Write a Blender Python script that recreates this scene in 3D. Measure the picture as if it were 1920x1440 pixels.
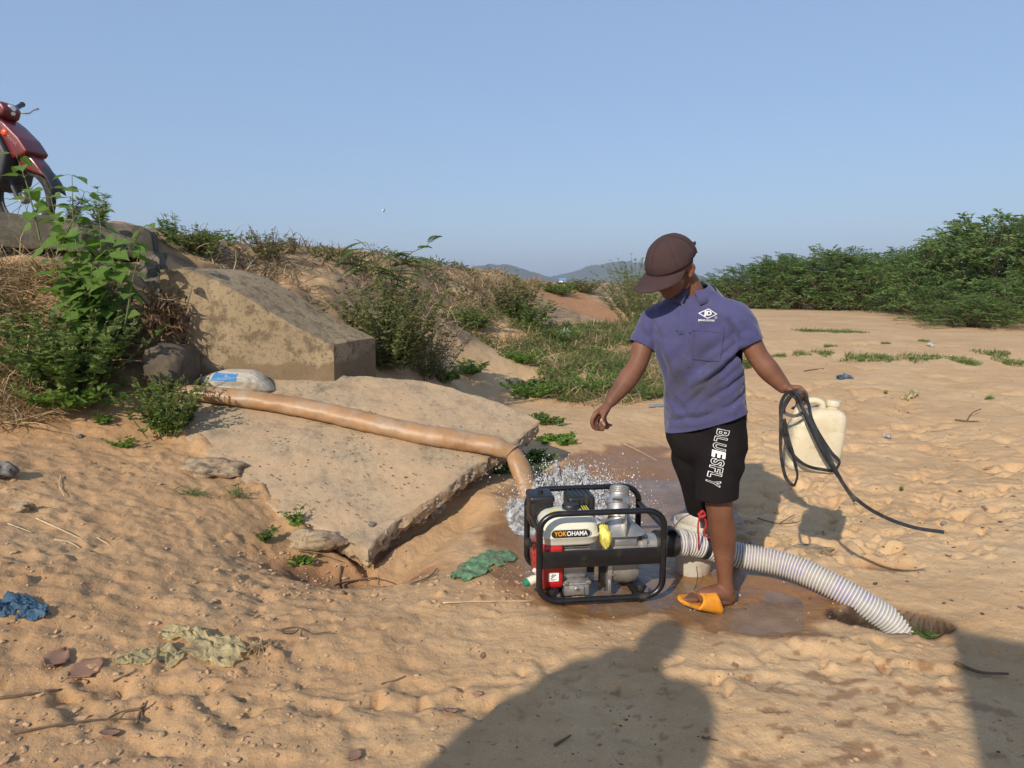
import bpy, bmesh, math, random
import numpy as np
from mathutils import Vector, Matrix
from mathutils.bvhtree import BVHTree
from math import radians as R, sin, cos, pi

# ---------------------------------------------------------------- camera, sky, sun, exposure
scene = bpy.context.scene
for o in list(bpy.data.objects):
    bpy.data.objects.remove(o)
COL = scene.collection
FPX = 1331.0                       # focal length in pixels of a 1920 px wide frame
PITCH = math.atan(190.0 / FPX)
CAMZ = 1.42
cam_d = bpy.data.cameras.new('camera')
cam_d.sensor_width = 36.0
cam_d.lens = 36.0 * FPX / 1920.0
cam_d.clip_start = 0.05
cam_d.clip_end = 20000
cam = bpy.data.objects.new('camera', cam_d)
cam.location = (0, 0, CAMZ)
cam.rotation_euler = (pi / 2 - PITCH, 0, 0)
COL.objects.link(cam)
scene.camera = cam

SUN_EL, SUN_AZ = R(31), R(27)      # sun stands behind the camera, to its left
world = bpy.data.worlds.new('World')
scene.world = world
world.use_nodes = True
nt = world.node_tree
bg = nt.nodes['Background']
sky = nt.nodes.new('ShaderNodeTexSky')
sky.sky_type = 'NISHITA'
sky.sun_disc = False
sky.sun_elevation = SUN_EL
sky.sun_rotation = pi + SUN_AZ
sky.altitude = 50
sky.air_density = 1.0
sky.dust_density = 1.6
sky.ozone_density = 2.0
hm = nt.nodes.new('ShaderNodeMix')          # a hazy, evenly pale blue sky
hm.data_type = 'RGBA'
hm.inputs[0].default_value = 0.62
hm.inputs[7].default_value = (2.20, 3.25, 5.15, 1)
nt.links.new(sky.outputs[0], hm.inputs[6])
nt.links.new(hm.outputs[2], bg.inputs[0])
bg.inputs[1].default_value = 0.145
sd = bpy.data.lights.new('sun', 'SUN')
sd.energy = 4.7
sd.angle = R(0.53)
sd.color = (1.0, 0.90, 0.76)
sun = bpy.data.objects.new('sun', sd)
tosun = Vector((-sin(SUN_AZ) * cos(SUN_EL), -cos(SUN_AZ) * cos(SUN_EL), sin(SUN_EL)))
sun.rotation_euler = tosun.to_track_quat('Z', 'Y').to_euler()
sun.location = tosun * 50
COL.objects.link(sun)
vs = scene.view_settings
vs.view_transform = 'Standard'
vs.look = 'None'
vs.exposure = 0.0
vs.gamma = 1.0
vs.use_curve_mapping = False
scene.render.engine = 'CYCLES'
scene.cycles.use_denoising = True
scene.cycles.use_adaptive_sampling = True
scene.cycles.adaptive_threshold = 0.02
scene.cycles.max_bounces = 6
scene.cycles.transparent_max_bounces = 16
scene.cycles.volume_bounces = 0

random.seed(7)
rng = np.random.default_rng(7)

# ---------------------------------------------------------------- helpers
def at(u, v, d):
    """the point at distance d (metres along Y) that the photograph shows at pixel (u, v)"""
    dx = (u - 960) / FPX
    dy = -(v - 720) / FPX
    ry = cos(PITCH) + dy * sin(PITCH)
    rz = -sin(PITCH) + dy * cos(PITCH)
    k = d / ry
    return Vector((dx * k, d, CAMZ + rz * k))

def atz(u, v, z):
    p = at(u, v, 1.0)
    k = (z - CAMZ) / (p.z - CAMZ)
    return at(u, v, k)

def frame_of(loc, rz=0.0):
    return Matrix.Translation(Vector(loc)) @ Matrix.Rotation(rz, 4, 'Z')

FR = {}

def tag(o, label=None, cat=None, group=None, kind=None):
    if label: o['label'] = label
    if cat: o['category'] = cat
    if group: o['group'] = group
    if kind: o['kind'] = kind
    return o

def thing(name, label, cat, loc=(0, 0, 0), rz=0.0, group=None):
    o = bpy.data.objects.new(name, None)
    o.empty_display_size = 0.05
    COL.objects.link(o)
    o.location = loc
    o.rotation_euler = (0, 0, rz)
    FR[o.name] = frame_of(loc, rz)
    return tag(o, label, cat, group)

def link(name, me, mat, parent=None, world=False):
    """link a mesh as one object; world=True: its vertices are in world space"""
    o = bpy.data.objects.new(name, me)
    if mat is not None:
        me.materials.clear()
        me.materials.append(mat)
    COL.objects.link(o)
    if parent is not None:
        o.parent = parent
        if world:
            inv = Matrix()
            q = parent
            chain = []
            while q is not None:
                chain.append(q)
                q = q.parent
            m = Matrix()
            for q in reversed(chain):
                m = m @ FR.get(q.name, Matrix())
            me.transform(m.inverted())
    return o

def np_mesh(name, V, F, smooth=True):
    """V (n,3) array; F (m,k) array of equal sized faces, or list of such arrays"""
    me = bpy.data.meshes.new(name)
    Fs = F if isinstance(F, list) else [F]
    Fs = [np.asarray(f, dtype=np.int32) for f in Fs if len(f)]
    nv = len(V)
    me.vertices.add(nv)
    me.vertices.foreach_set('co', np.asarray(V, dtype=np.float32).ravel())
    loops = np.concatenate([f.ravel() for f in Fs])
    tot = np.concatenate([np.full(len(f), f.shape[1], dtype=np.int32) for f in Fs])
    start = np.concatenate([[0], np.cumsum(tot)[:-1]]).astype(np.int32)
    me.loops.add(len(loops))
    me.loops.foreach_set('vertex_index', loops)
    me.polygons.add(len(tot))
    me.polygons.foreach_set('loop_start', start)
    me.polygons.foreach_set('loop_total', tot)
    me.update(calc_edges=True)
    me.validate()
    me.polygons.foreach_set('use_smooth', np.full(len(me.polygons), smooth, dtype=bool))
    return me

def catmull(pts, n):
    """resample a polyline through its points (any dimension) with n samples"""
    P = np.array([list(p) for p in pts], dtype=float)
    if len(P) == 2:
        t = np.linspace(0, 1, n)[:, None]
        return P[0] * (1 - t) + P[1] * t
    seg = np.maximum(np.linalg.norm(np.diff(P[:, :3], axis=0), axis=1), 1e-6)
    s = np.concatenate([[0], np.cumsum(seg)])
    t = np.linspace(0, s[-1], n)
    # finite difference tangents
    m = np.zeros_like(P)
    m[0] = (P[1] - P[0]) / seg[0]
    m[-1] = (P[-1] - P[-2]) / seg[-1]
    for i in range(1, len(P) - 1):
        d0 = (P[i] - P[i - 1]) / seg[i - 1]
        d1 = (P[i + 1] - P[i]) / seg[i]
        m[i] = (d0 * seg[i] + d1 * seg[i - 1]) / (seg[i] + seg[i - 1])
    i = np.clip(np.searchsorted(s, t, side='right') - 1, 0, len(P) - 2)
    h = seg[i][:, None]
    x = ((t - s[i])[:, None]) / h
    return ((2*x**3 - 3*x**2 + 1) * P[i] + (x**3 - 2*x**2 + x) * h * m[i]
            + (-2*x**3 + 3*x**2) * P[i+1] + (x**3 - x**2) * h * m[i+1])

def rot_frames(C, ref=None):
    """parallel transported normal / binormal along the polyline C"""
    T = np.gradient(C, axis=0)
    T /= np.maximum(np.linalg.norm(T, axis=1), 1e-9)[:, None]
    N = np.zeros_like(C)
    r = np.array(ref if ref is not None else (0, 0, 1.0), dtype=float)
    if abs(np.dot(r, T[0])) > 0.95:
        r = np.array((1.0, 0, 0)) if abs(T[0][0]) < 0.9 else np.array((0, 1.0, 0))
    n = r - T[0] * np.dot(r, T[0])
    N[0] = n / np.linalg.norm(n)
    for i in range(1, len(C)):
        n = N[i-1] - T[i] * np.dot(N[i-1], T[i])
        N[i] = n / max(np.linalg.norm(n), 1e-9)
    return T, N, np.cross(T, N)

class MB:
    """collects shapes for one mesh"""
    def __init__(self):
        self.V = []
        self.F = []
        self.n = 0
    def add(self, V, F):
        V = np.asarray(V, dtype=float)
        self.V.append(V)
        self.F.extend([tuple(int(k) + self.n for k in f) for f in F])
        self.n += len(V)
        return self
    def bm(self, b, M=None):
        b.verts.index_update()
        V = [(M @ v.co if M is not None else v.co)[:] for v in b.verts]
        F = [[v.index for v in f.verts] for f in b.faces]
        b.free()
        return self.add(V, F)
    def box(self, lo, hi, bev=0.0, seg=2, M=None):
        b = bmesh.new()
        bmesh.ops.create_cube(b, size=1.0)
        lo = Vector(lo); hi = Vector(hi)
        for v in b.verts:
            v.co = Vector([lo[k] + (v.co[k] + 0.5) * (hi[k] - lo[k]) for k in range(3)])
        if bev > 0:
            bmesh.ops.bevel(b, geom=list(b.edges), offset=bev, segments=seg, profile=0.5, affect='EDGES')
        return self.bm(b, M)
    def grid_loop(self, rings, close_u=True, cap0=True, cap1=True):
        k = len(rings[0]); V = np.concatenate(rings); F = []
        for i in range(len(rings) - 1):
            for j in range(k if close_u else k - 1):
                a = i * k + j; b = i * k + (j + 1) % k
                F.append((a, b, b + k, a + k))
        if cap0: F.append(tuple(reversed(range(k))))
        if cap1: F.append(tuple(range((len(rings) - 1) * k, len(rings) * k)))
        return self.add(V, F)
    def tube(self, pts, r, seg=10, n=None, closed=False, caps=True, smooth=True, ref=None):
        C = np.array([list(p) for p in pts], dtype=float)
        rr = np.full(len(C), r, dtype=float) if np.isscalar(r) else np.array(r, dtype=float)
        if n:
            D = catmull(np.column_stack([C, rr]), n)
            C, rr = D[:, :3], D[:, 3]
        if closed:
            Cx = np.vstack([C[-1:], C, C[:1]])
            T = Cx[2:] - Cx[:-2]
            T /= np.linalg.norm(T, axis=1)[:, None]
            pn = np.cross(C[0] - C[len(C)//3], C[0] - C[2*len(C)//3]); pn /= np.linalg.norm(pn)
            N = np.tile(pn, (len(C), 1)); B = np.cross(T, N)
        else:
            T, N, B = rot_frames(C, ref)
        a = np.linspace(0, 2 * pi, seg, endpoint=False)
        rings = [C[i] + rr[i] * (np.cos(a)[:, None] * N[i] + np.sin(a)[:, None] * B[i]) for i in range(len(C))]
        if closed:
            rings.append(rings[0].copy())
            return self.grid_loop(rings, True, False, False)
        return self.grid_loop(rings, True, caps, caps)
    def ribbon(self, pts, w, t, side, n=None):
        """flat strip of width w and thickness t; side: its width direction at each point"""
        C = np.array([list(p) for p in pts], dtype=float)
        S = np.array([list(p) for p in side], dtype=float) if np.ndim(side[0]) else np.tile(np.array(side, float), (len(C), 1))
        if n:
            D = catmull(np.column_stack([C, S]), n)
            C, S = D[:, :3], D[:, 3:6]
        T = np.gradient(C, axis=0); T /= np.linalg.norm(T, axis=1)[:, None]
        S = S - T * np.sum(S * T, axis=1)[:, None]
        S /= np.maximum(np.linalg.norm(S, axis=1), 1e-9)[:, None]
        U = np.cross(T, S)
        rings = [np.array([C[i] - S[i]*w/2 - U[i]*t/2, C[i] + S[i]*w/2 - U[i]*t/2,
                           C[i] + S[i]*w/2 + U[i]*t/2, C[i] - S[i]*w/2 + U[i]*t/2]) for i in range(len(C))]
        return self.grid_loop(rings)
    def lathe(self, prof, seg=24, M=None, caps=True):
        """prof: list of (radius, height) about the local z axis"""
        a = np.linspace(0, 2 * pi, seg, endpoint=False)
        rings = [np.column_stack([r * np.cos(a), r * np.sin(a), np.full(seg, h)]) for r, h in prof]
        if M is not None:
            rings = [np.array([(M @ Vector(p))[:] for p in q]) for q in rings]
        return self.grid_loop(rings, True, caps, caps)
    def ellipsoid(self, c, rad, M=None, seg=16, rings=10):
        prof = []
        V = []
        for i in range(1, rings):
            th = pi * i / rings
            a = np.linspace(0, 2 * pi, seg, endpoint=False)
            V.append(np.column_stack([np.sin(th) * np.cos(a) * rad[0], np.sin(th) * np.sin(a) * rad[1], np.full(seg, -np.cos(th) * rad[2])]))
        c = Vector(c)
        V = [np.array([((M @ Vector(p)) if M is not None else Vector(p)) + c for p in q]) for q in V]
        return self.grid_loop(V)
    def prism(self, poly, h0, h1, M=None):
        """poly (x, y) extruded along local z"""
        n = len(poly)
        V = [(x, y, h0) for x, y in poly] + [(x, y, h1) for x, y in poly]
        if M is not None: V = [(M @ Vector(p))[:] for p in V]
        F = [tuple(reversed(range(n))), tuple(range(n, 2*n))] + [(i, (i+1) % n, n + (i+1) % n, n + i) for i in range(n)]
        return self.add(V, F)
    def mesh(self, name, smooth=True, angle=40):
        me = bpy.data.meshes.new(name)
        V = np.concatenate(self.V)
        me.from_pydata(V.tolist(), [], self.F)
        me.update()
        b = bmesh.new(); b.from_mesh(me)
        bmesh.ops.recalc_face_normals(b, faces=b.faces)
        b.to_mesh(me); b.free()
        if smooth:
            me.polygons.foreach_set('use_smooth', np.full(len(me.polygons), True, dtype=bool))
            if angle < 180:
                me.set_sharp_from_angle(angle=R(angle))
        return me
    def build(self, name, mat, parent=None, world=False, smooth=True, angle=40):
        return link(name, self.mesh(name, smooth, angle), mat, parent, world)

def rounded_rect(w, h, r, seg=8):
    """outline of a rounded rectangle centred on the origin"""
    pts = []
    for cx, cy, a0 in ((w/2 - r, h/2 - r, 0), (-w/2 + r, h/2 - r, 90), (-w/2 + r, -h/2 + r, 180), (w/2 - r, -h/2 + r, 270)):
        for k in range(seg + 1):
            a = R(a0 + 90 * k / seg)
            pts.append((cx + r * cos(a), cy + r * sin(a)))
    return pts

# numpy gradient noise
def _hash(ix, iy, s):
    h = (ix * 374761393 + iy * 668265263 + s * 1442695041) & 0xffffffff
    h = ((h ^ (h >> 13)) * 1274126177) & 0xffffffff
    return (h ^ (h >> 16)) & 0xffff

def pnoise(x, y, s=0):
    x = np.asarray(x, float); y = np.asarray(y, float)
    ix = np.floor(x).astype(np.int64); iy = np.floor(y).astype(np.int64)
    fx = x - ix; fy = y - iy
    ux = fx**3 * (fx * (fx * 6 - 15) + 10); uy = fy**3 * (fy * (fy * 6 - 15) + 10)
    def g(i, j):
        a = _hash(ix + i, iy + j, s) * (2 * pi / 65536.0)
        return np.cos(a) * (fx - i) + np.sin(a) * (fy - j)
    n0 = g(0, 0) * (1 - ux) + g(1, 0) * ux
    n1 = g(0, 1) * (1 - ux) + g(1, 1) * ux
    return (n0 * (1 - uy) + n1 * uy) * 1.4

def fbm(x, y, oct=4, s=0, gain=0.5):
    z = 0; a = 1.0; f = 1.0
    for k in range(oct):
        z = z + a * pnoise(x * f, y * f, s + k)
        a *= gain; f *= 2.03
    return z

def sstep(a, b, x):
    t = np.clip((x - a) / (b - a), 0, 1)
    return t * t * (3 - 2 * t)

# ---------------------------------------------------------------- materials
def new_mat(name):
    m = bpy.data.materials.new(name)
    m.use_nodes = True
    n = m.node_tree
    b = n.nodes['Principled BSDF']
    return m, n, b

def N(n, t, **kw):
    k = n.nodes.new(t)
    for a, v in kw.items():
        if a in ('ins',):
            for i, x in v.items(): k.inputs[i].default_value = x
        else:
            setattr(k, a, v)
    return k

def ramp(n, fac, stops, interp='LINEAR'):
    r = n.nodes.new('ShaderNodeValToRGB')
    r.color_ramp.interpolation = interp
    e = r.color_ramp.elements
    while len(e) < len(stops): e.new(0.5)
    for k, (p, c) in enumerate(stops):
        e[k].position = p
        e[k].color = (*c, 1) if len(c) == 3 else c
    n.links.new(fac, r.inputs[0])
    return r.outputs[0]

def mixc(n, fac, a, b, mode='MIX'):
    k = n.nodes.new('ShaderNodeMix')
    k.data_type = 'RGBA'
    k.blend_type = mode
    for sock, v in ((k.inputs[0], fac), (k.inputs[6], a), (k.inputs[7], b)):
        if isinstance(v, (int, float)): sock.default_value = v
        elif isinstance(v, tuple): sock.default_value = (*v, 1) if len(v) == 3 else v
        else: n.links.new(v, sock)
    return k.outputs[2]

def noise_n(n, scale, detail=4, rough=0.55, coord=None, dist=0.0, dim='3D'):
    k = n.nodes.new('ShaderNodeTexNoise')
    k.inputs['Scale'].default_value = scale
    k.inputs['Detail'].default_value = detail
    k.inputs['Roughness'].default_value = rough
    k.inputs['Distortion'].default_value = dist
    if coord is not None: n.links.new(coord, k.inputs['Vector'])
    return k.outputs[0]

def bump(n, b, h, strength=0.3, dist=0.01, prev=None):
    k = n.nodes.new('ShaderNodeBump')
    k.inputs['Strength'].default_value = strength
    k.inputs['Distance'].default_value = dist
    n.links.new(h, k.inputs['Height'])
    if prev is not None: n.links.new(prev, k.inputs['Normal'])
    if b is not None: n.links.new(k.outputs[0], b.inputs['Normal'])
    return k.outputs[0]

def simple_mat(name, col, rough=0.6, metal=0.0, var=0.15, scale=30, bmp=0.0, bscale=200, dirt=None, dirt_amt=0.0, dirt_scale=12, coat=0.0):
    m, n, b = new_mat(name)
    tc = N(n, 'ShaderNodeTexCoord').outputs['Object']
    nz = noise_n(n, scale, 5, 0.6, tc)
    lo = tuple(c * (1 - var) for c in col); hi = tuple(min(1, c * (1 + var)) for c in col)
    c = ramp(n, nz, [(0.3, lo), (0.7, hi)])
    if dirt:
        dn = noise_n(n, dirt_scale, 6, 0.65, tc)
        f = ramp(n, dn, [(0.5 - 0.25 * dirt_amt, (0, 0, 0)), (0.75 - 0.2 * dirt_amt, (1, 1, 1))])
        c = mixc(n, f, c, dirt)
    n.links.new(c, b.inputs['Base Color'])
    b.inputs['Roughness'].default_value = rough
    b.inputs['Metallic'].default_value = metal
    b.inputs['Coat Weight'].default_value = coat
    rr = ramp(n, nz, [(0.3, (rough * 0.85,) * 3), (0.7, (min(1, rough * 1.15),) * 3)])
    n.links.new(rr, b.inputs['Roughness'])
    if bmp:
        bump(n, b, noise_n(n, bscale, 4, 0.6, tc), bmp, 0.002)
    return m

def leaf_mat(name, cols, trans=0.35, rough=0.55, spec=0.3):
    """leaf surface: a colour per leaf from cols, some light passing through"""
    m, n, b = new_mat(name)
    g = N(n, 'ShaderNodeNewGeometry')
    k = len(cols)
    c = ramp(n, g.outputs['Random Per Island'], [((i + 0.5) / k, col) for i, col in enumerate(cols)])
    tc = N(n, 'ShaderNodeTexCoord').outputs['Object']
    nz = noise_n(n, 3.0, 3, 0.6, tc)
    c = mixc(n, 1.0, c, ramp(n, nz, [(0.3, (0.75, 0.75, 0.75)), (0.7, (1.15, 1.15, 1.1))]), 'MULTIPLY')
    n.links.new(c, b.inputs['Base Color'])
    b.inputs['Roughness'].default_value = rough
    b.inputs['Specular IOR Level'].default_value = spec
    t = N(n, 'ShaderNodeBsdfTranslucent')
    n.links.new(mixc(n, 1.0, c, (1.35, 1.4, 0.75), 'MULTIPLY'), t.inputs[0])
    mx = N(n, 'ShaderNodeMixShader')
    mx.inputs[0].default_value = trans
    n.links.new(b.outputs[0], mx.inputs[1]); n.links.new(t.outputs[0], mx.inputs[2])
    n.links.new(mx.outputs[0], n.nodes['Material Output'].inputs[0])
    return m
# ---------------------------------------------------------------- ground
# slab plane (a broken concrete apron that has settled towards the stream)
SLN, SLR, SLL = at(690, 1032, 3.62), at(1010, 788, 5.0), at(380, 765, 4.75)
SNOR = (SLR - SLN).cross(SLL - SLN).normalized()
if SNOR.z < 0: SNOR = -SNOR
def slab_z(x, y):
    return SLN.z - (SNOR.x * (x - SLN.x) + SNOR.y * (y - SLN.y)) / SNOR.z
def on_slab(u, v, up=0.0):
    p0 = Vector((0, 0, CAMZ)); d = at(u, v, 1.0) - p0
    k = (SLN - p0).dot(SNOR) / d.dot(SNOR)
    return p0 + d * k + SNOR * up

SLAB_PX = [(690, 1032), (712, 1006), (745, 975), (800, 942), (858, 897), (884, 876), (935, 846), (960, 832), (1012, 788), (930, 752), (800, 714), (700, 706), (560, 700), (380, 700), (330, 745), (330, 800), (372, 842), (430, 878), (470, 925), (540, 972), (600, 990), (640, 1004)]
SLAB_XY = np.array([on_slab(u, v)[:2] for u, v in SLAB_PX])

def poly_sd(x, y, P):
    """signed distance to polygon P, negative inside"""
    x = np.asarray(x, float); y = np.asarray(y, float)
    d = np.full(x.shape, 1e9); ins = np.zeros(x.shape, bool)
    n = len(P)
    for i in range(n):
        ax, ay = P[i]; bx, by = P[(i + 1) % n]
        ex, ey = bx - ax, by - ay
        t = np.clip(((x - ax) * ex + (y - ay) * ey) / (ex * ex + ey * ey), 0, 1)
        d = np.minimum(d, np.hypot(x - ax - t * ex, y - ay - t * ey))
        c = ((ay > y) != (by > y)) & (x < ex * (y - ay) / (by - ay + 1e-12) + ax)
        ins ^= c
    return np.where(ins, -d, d)

CP = []
def cz(v, *uz):
    for u, z in uz: CP.append(atz(u, v, z)[:])
def cd(u, v, d): CP.append(at(u, v, d)[:])
cz(1440, (0, .06), (480, 0), (960, 0), (1440, 0), (1920, 0))
cz(1300, (0, .11), (480, .02), (960, 0), (1440, 0), (1920, 0))
cz(1150, (0, .22), (300, .11), (640, .01), (1120, 0), (1500, 0), (1920, .02))
cz(1060, (0, .29), (250, .19), (430, .09), (560, .0), (640, -.06), (800, .0), (950, .0), (1300, 0), (1500, 0), (1900, .04))
cz(960, (0, .37), (200, .29), (380, .23), (900, .06), (1100, .0), (1400, .0), (1900, .06))
cz(850, (0, .49), (150, .43), (300, .40), (1050, .07), (1200, .07), (1600, .08), (1900, .1))
cz(780, (1080, .13), (1240, .13), (1600, .15), (1900, .17))
cz(720, (870, .30), (980, .24), (1150, .22), (1500, .24), (1900, .26))
cz(650, (880, .48), (1000, .44), (1150, .38), (1500, .40), (1900, .42))
cz(605, (1150, .52), (1300, .5), (1500, .5), (1700, .5), (1900, .52))
cd(1500, 577, 27); cd(1700, 585, 22); cd(1900, 596, 17.5); cd(1300, 574, 27)
# road embankment: crest, face, plateau
for u, v, d in ((290, 436, 6.2), (420, 466, 6.8), (520, 474, 7.6), (600, 478, 8.6), (740, 491, 11), (850, 503, 14), (940, 512, 18), (1010, 526, 23), (1130, 530, 36),
                (760, 690, 6.7), (700, 640, 6.6), (880, 625, 9.2), (800, 580, 8.4), (900, 560, 12), (700, 540, 7.6), (560, 505, 7.0), (480, 520, 6.5), (1000, 600, 12.5),
                (1000, 555, 17.5), (1060, 560, 20), (1130, 592, 17.5), (1200, 545, 30), (1100, 540, 27),
                (0, 455, 5.3), (60, 474, 5.3), (150, 495, 5.32), (-120, 452, 5.25), (100, 505, 5.25), (0, 540, 5.1), (60, 620, 4.95), (0, 700, 4.6), (150, 640, 5.0), (200, 735, 4.75), (0, 800, 4.3), (120, 745, 4.6), (290, 700, 5.1)):
    cd(u, v, d)
cd(90, 442, 6.15); cd(-60, 440, 6.1); cd(-300, 440, 6.1); cd(120, 440, 6.7)
for p in ((-6.5, 7.5, 1.85), (-3.4, 8.2, 1.82), (-5, 13, 1.76), (-7, 22, 1.7), (-3, 22, 1.62), (0, 34, 1.42), (-20, 20, 1.75), (-20, 45, 1.6), (-8, 60, 1.4), (5, 60, 1.4),
          (-5.5, 5.2, 1.7), (-4.6, 3.4, .95), (-3.4, 1.6, .3), (-6, 1, .7), (-4, -3, .9), (-1.35, -1, .90), (-1.95, -1.4, .97), (0, -1.1, .6), (2, -1.2, .45), (0, -3, 1.0), (6, -3, .3), (-.8, .5, .12), (.5, .5, .08), (-2, .3, .2), (8, 3, .03), (11, 9, .25), (16, 20, .55),  # ground behind the camera raised into an added bank for the shadow casters
          (26, 30, .7), (12, 45, .85), (40, 60, .9), (60, 20, .7), (-40, 0, 1.2), (-30, -30, .5), (40, -30, .3)):
    CP.append(p)
CP = np.array(CP)
def _ker(r): return -np.sqrt(r * r + 0.09)
_A = _ker(np.hypot(CP[:, None, 0] - CP[None, :, 0], CP[:, None, 1] - CP[None, :, 1]))
_n = len(CP)
_M = np.zeros((_n + 1, _n + 1)); _M[:_n, :_n] = _A + np.eye(_n) * 0.02; _M[:_n, _n] = 1; _M[_n, :_n] = 1
_W = np.linalg.solve(_M, np.concatenate([CP[:, 2], [0]]))

def gauss(x, y, c, sx, sy=None, a=0.0):
    sy = sy or sx
    dx = x - c[0]; dy = y - c[1]
    ux = dx * cos(a) + dy * sin(a); uy = -dx * sin(a) + dy * cos(a)
    return np.exp(-(ux / sx)**2 - (uy / sy)**2)

def base_z(x, y):
    z = np.full(np.shape(x), _W[_n])
    for i in range(_n):
        z = z + _W[i] * _ker(np.hypot(x - CP[i, 0], y - CP[i, 1]))
    far = sstep(45, 90, np.hypot(x, y))
    return z * (1 - far) + 0.9 * far

HOLE = atz(1668, 1160, 0.0)          # pit that swallows the suction hose
HOLE2 = atz(1650, 1060, 0.0)
POOL = atz(1060, 985, 0.0)           # where the hose discharges
PIT_N = atz(660, 1075, -.05)         # washed out hollow under the slab corner
WATER_Z = 0.0

def path_mask(x, y):
    a = at(1015, 530, 22.5); b = at(1130, 596, 16.5)
    ex, ey = b.x - a.x, b.y - a.y
    t = np.clip(((x - a.x) * ex + (y - a.y) * ey) / (ex * ex + ey * ey), -0.3, 1.1)
    d = np.hypot(x - a.x - t * ex, y - a.y - t * ey)
    return 1 - sstep(0.8, 1.4, d)

def ground_z(x, y, z0):
    x = np.asarray(x, float); y = np.asarray(y, float)
    z = z0.copy()
    detail = True
    r = np.hypot(x, y)
    # slab: ground drops under it, hollow along its broken edge
    sdist = poly_sd(x, y, SLAB_XY)
    sz = slab_z(x, y)
    under = sstep(0.02, -0.10, sdist)
    z = z * (1 - under) + np.minimum(z, sz - 0.20) * under
    # bank kept below the coping of the headwall
    fq = sstep(5.95, 5.8, y) * sstep(4.6, 5.1, y) * sstep(-2.6, -2.8, x)
    z = z + fq * (np.minimum(z, 1.66 - .045 * (x + 4.9) - .55 * np.maximum(0, 5.42 - y)) - z)
    # sand drifted over the near left edge of the slab
    for (u0, v0), (u1, v1), wd in (((335, 790), (440, 885), .16), ((440, 885), (560, 975), .11)):
        ea, eb = on_slab(u0, v0), on_slab(u1, v1)
        ex, ey = eb.x - ea.x, eb.y - ea.y
        t_ = np.clip(((x - ea.x) * ex + (y - ea.y) * ey) / (ex * ex + ey * ey), 0, 1)
        dd = np.hypot(x - ea.x - t_ * ex, y - ea.y - t_ * ey)
        wq = np.exp(-(dd / wd)**2)
        top_ = sz + .012 + .035 * fbm(x * 5, y * 5, 3, 97) - .10 * np.maximum(0, sdist)
        z = np.where((sdist < .35) & (r < 7), z + wq * np.maximum(0, top_ - z), z)
    # pits
    z = z - 0.11 * gauss(x, y, PIT_N, .42, .15, 0.0)
    ea, eb = on_slab(700, 1030), on_slab(872, 890)                      # scour along the broken edge
    ex, ey = eb.x - ea.x, eb.y - ea.y
    t_ = np.clip(((x - ea.x) * ex + (y - ea.y) * ey) / (ex * ex + ey * ey), 0, 1)
    z = z - 0.13 * np.exp(-(np.hypot(x - ea.x - t_ * ex - .07, y - ea.y - t_ * ey + .03) / .15)**2)
    z = z + 0.10 * gauss(x, y, atz(912, 940, .06), .11, .15, 0.6)      # mound by the outfall
    pw = poly_sd(x, y, WETP)
    z = z - 0.05 * gauss(x, y, POOL, .45, .42) - 0.02 * sstep(0.1, -0.15, pw)
    hd = gauss(x, y, HOLE, .21, .095, -0.25)
    z = z - 0.42 * sstep(.25, .6, hd * (1 + .25 * pnoise(x * 14, y * 14, 53)))
    z = z + 0.03 * gauss(x, y, atz(1560, 1205, 0), .25, .07, -0.15)
    z = z - 0.05 * sstep(.3, .7, gauss(x, y, HOLE2, .20, .085, -0.15))
    if detail:
        fade = 1 - 0.7 * sstep(12, 40, r)
        lump = sstep(0.3, -1.6, x) * sstep(7, 3, y)          # the trodden left side is lumpier
        wetk = sstep(0.15, -0.1, pw)
        big = fbm(x * 0.9, y * 0.9, 3, 11)
        mid = fbm(x * 3.1 + 3, y * 3.1, 3, 21)
        fine = fbm(x * 11 + 0.5 * mid, y * 11, 3, 31)
        tiny = fbm(x * 38, y * 38, 2, 41)
        rid = np.abs(pnoise(x * 7.5 + 0.8 * mid, y * 7.5, 51))
        k = fade * (1 - 0.15 * wetk)
        z = z + k * (0.020 * big + 0.009 * (1 + 0.9 * lump) * mid + 0.0042 * (1 + 1.7 * lump) * fine + 0.0022 * (1 + 1.2 * lump) * tiny - 0.016 * lump * np.maximum(0, .25 - rid))
        clod = np.maximum(0, pnoise(x * 17, y * 17, 61) - 0.42) * np.maximum(0, pnoise(x * 2.2, y * 2.2, 62) + .35)
        z = z + k * (0.05 + .06 * lump) * clod
        bank = sstep(0.55, 1.0, z) * sstep(30, 8, r)
        z = z + bank * 0.05 * fbm(x * 2.6, y * 2.6, 3, 71)
    return z

# wet sand round the outfall and down to the foot of the pump
WETP = np.array([atz(u, v, 0)[:2] for u, v in ((930, 1000), (990, 905), (1080, 868), (1180, 850), (1270, 868), (1330, 905), (1400, 985), (1440, 1075), (1560, 1120), (1540, 1180), (1440, 1190), (1330, 1180), (1255, 1150), (1100, 1150), (1010, 1150), (940, 1075))])

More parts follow.
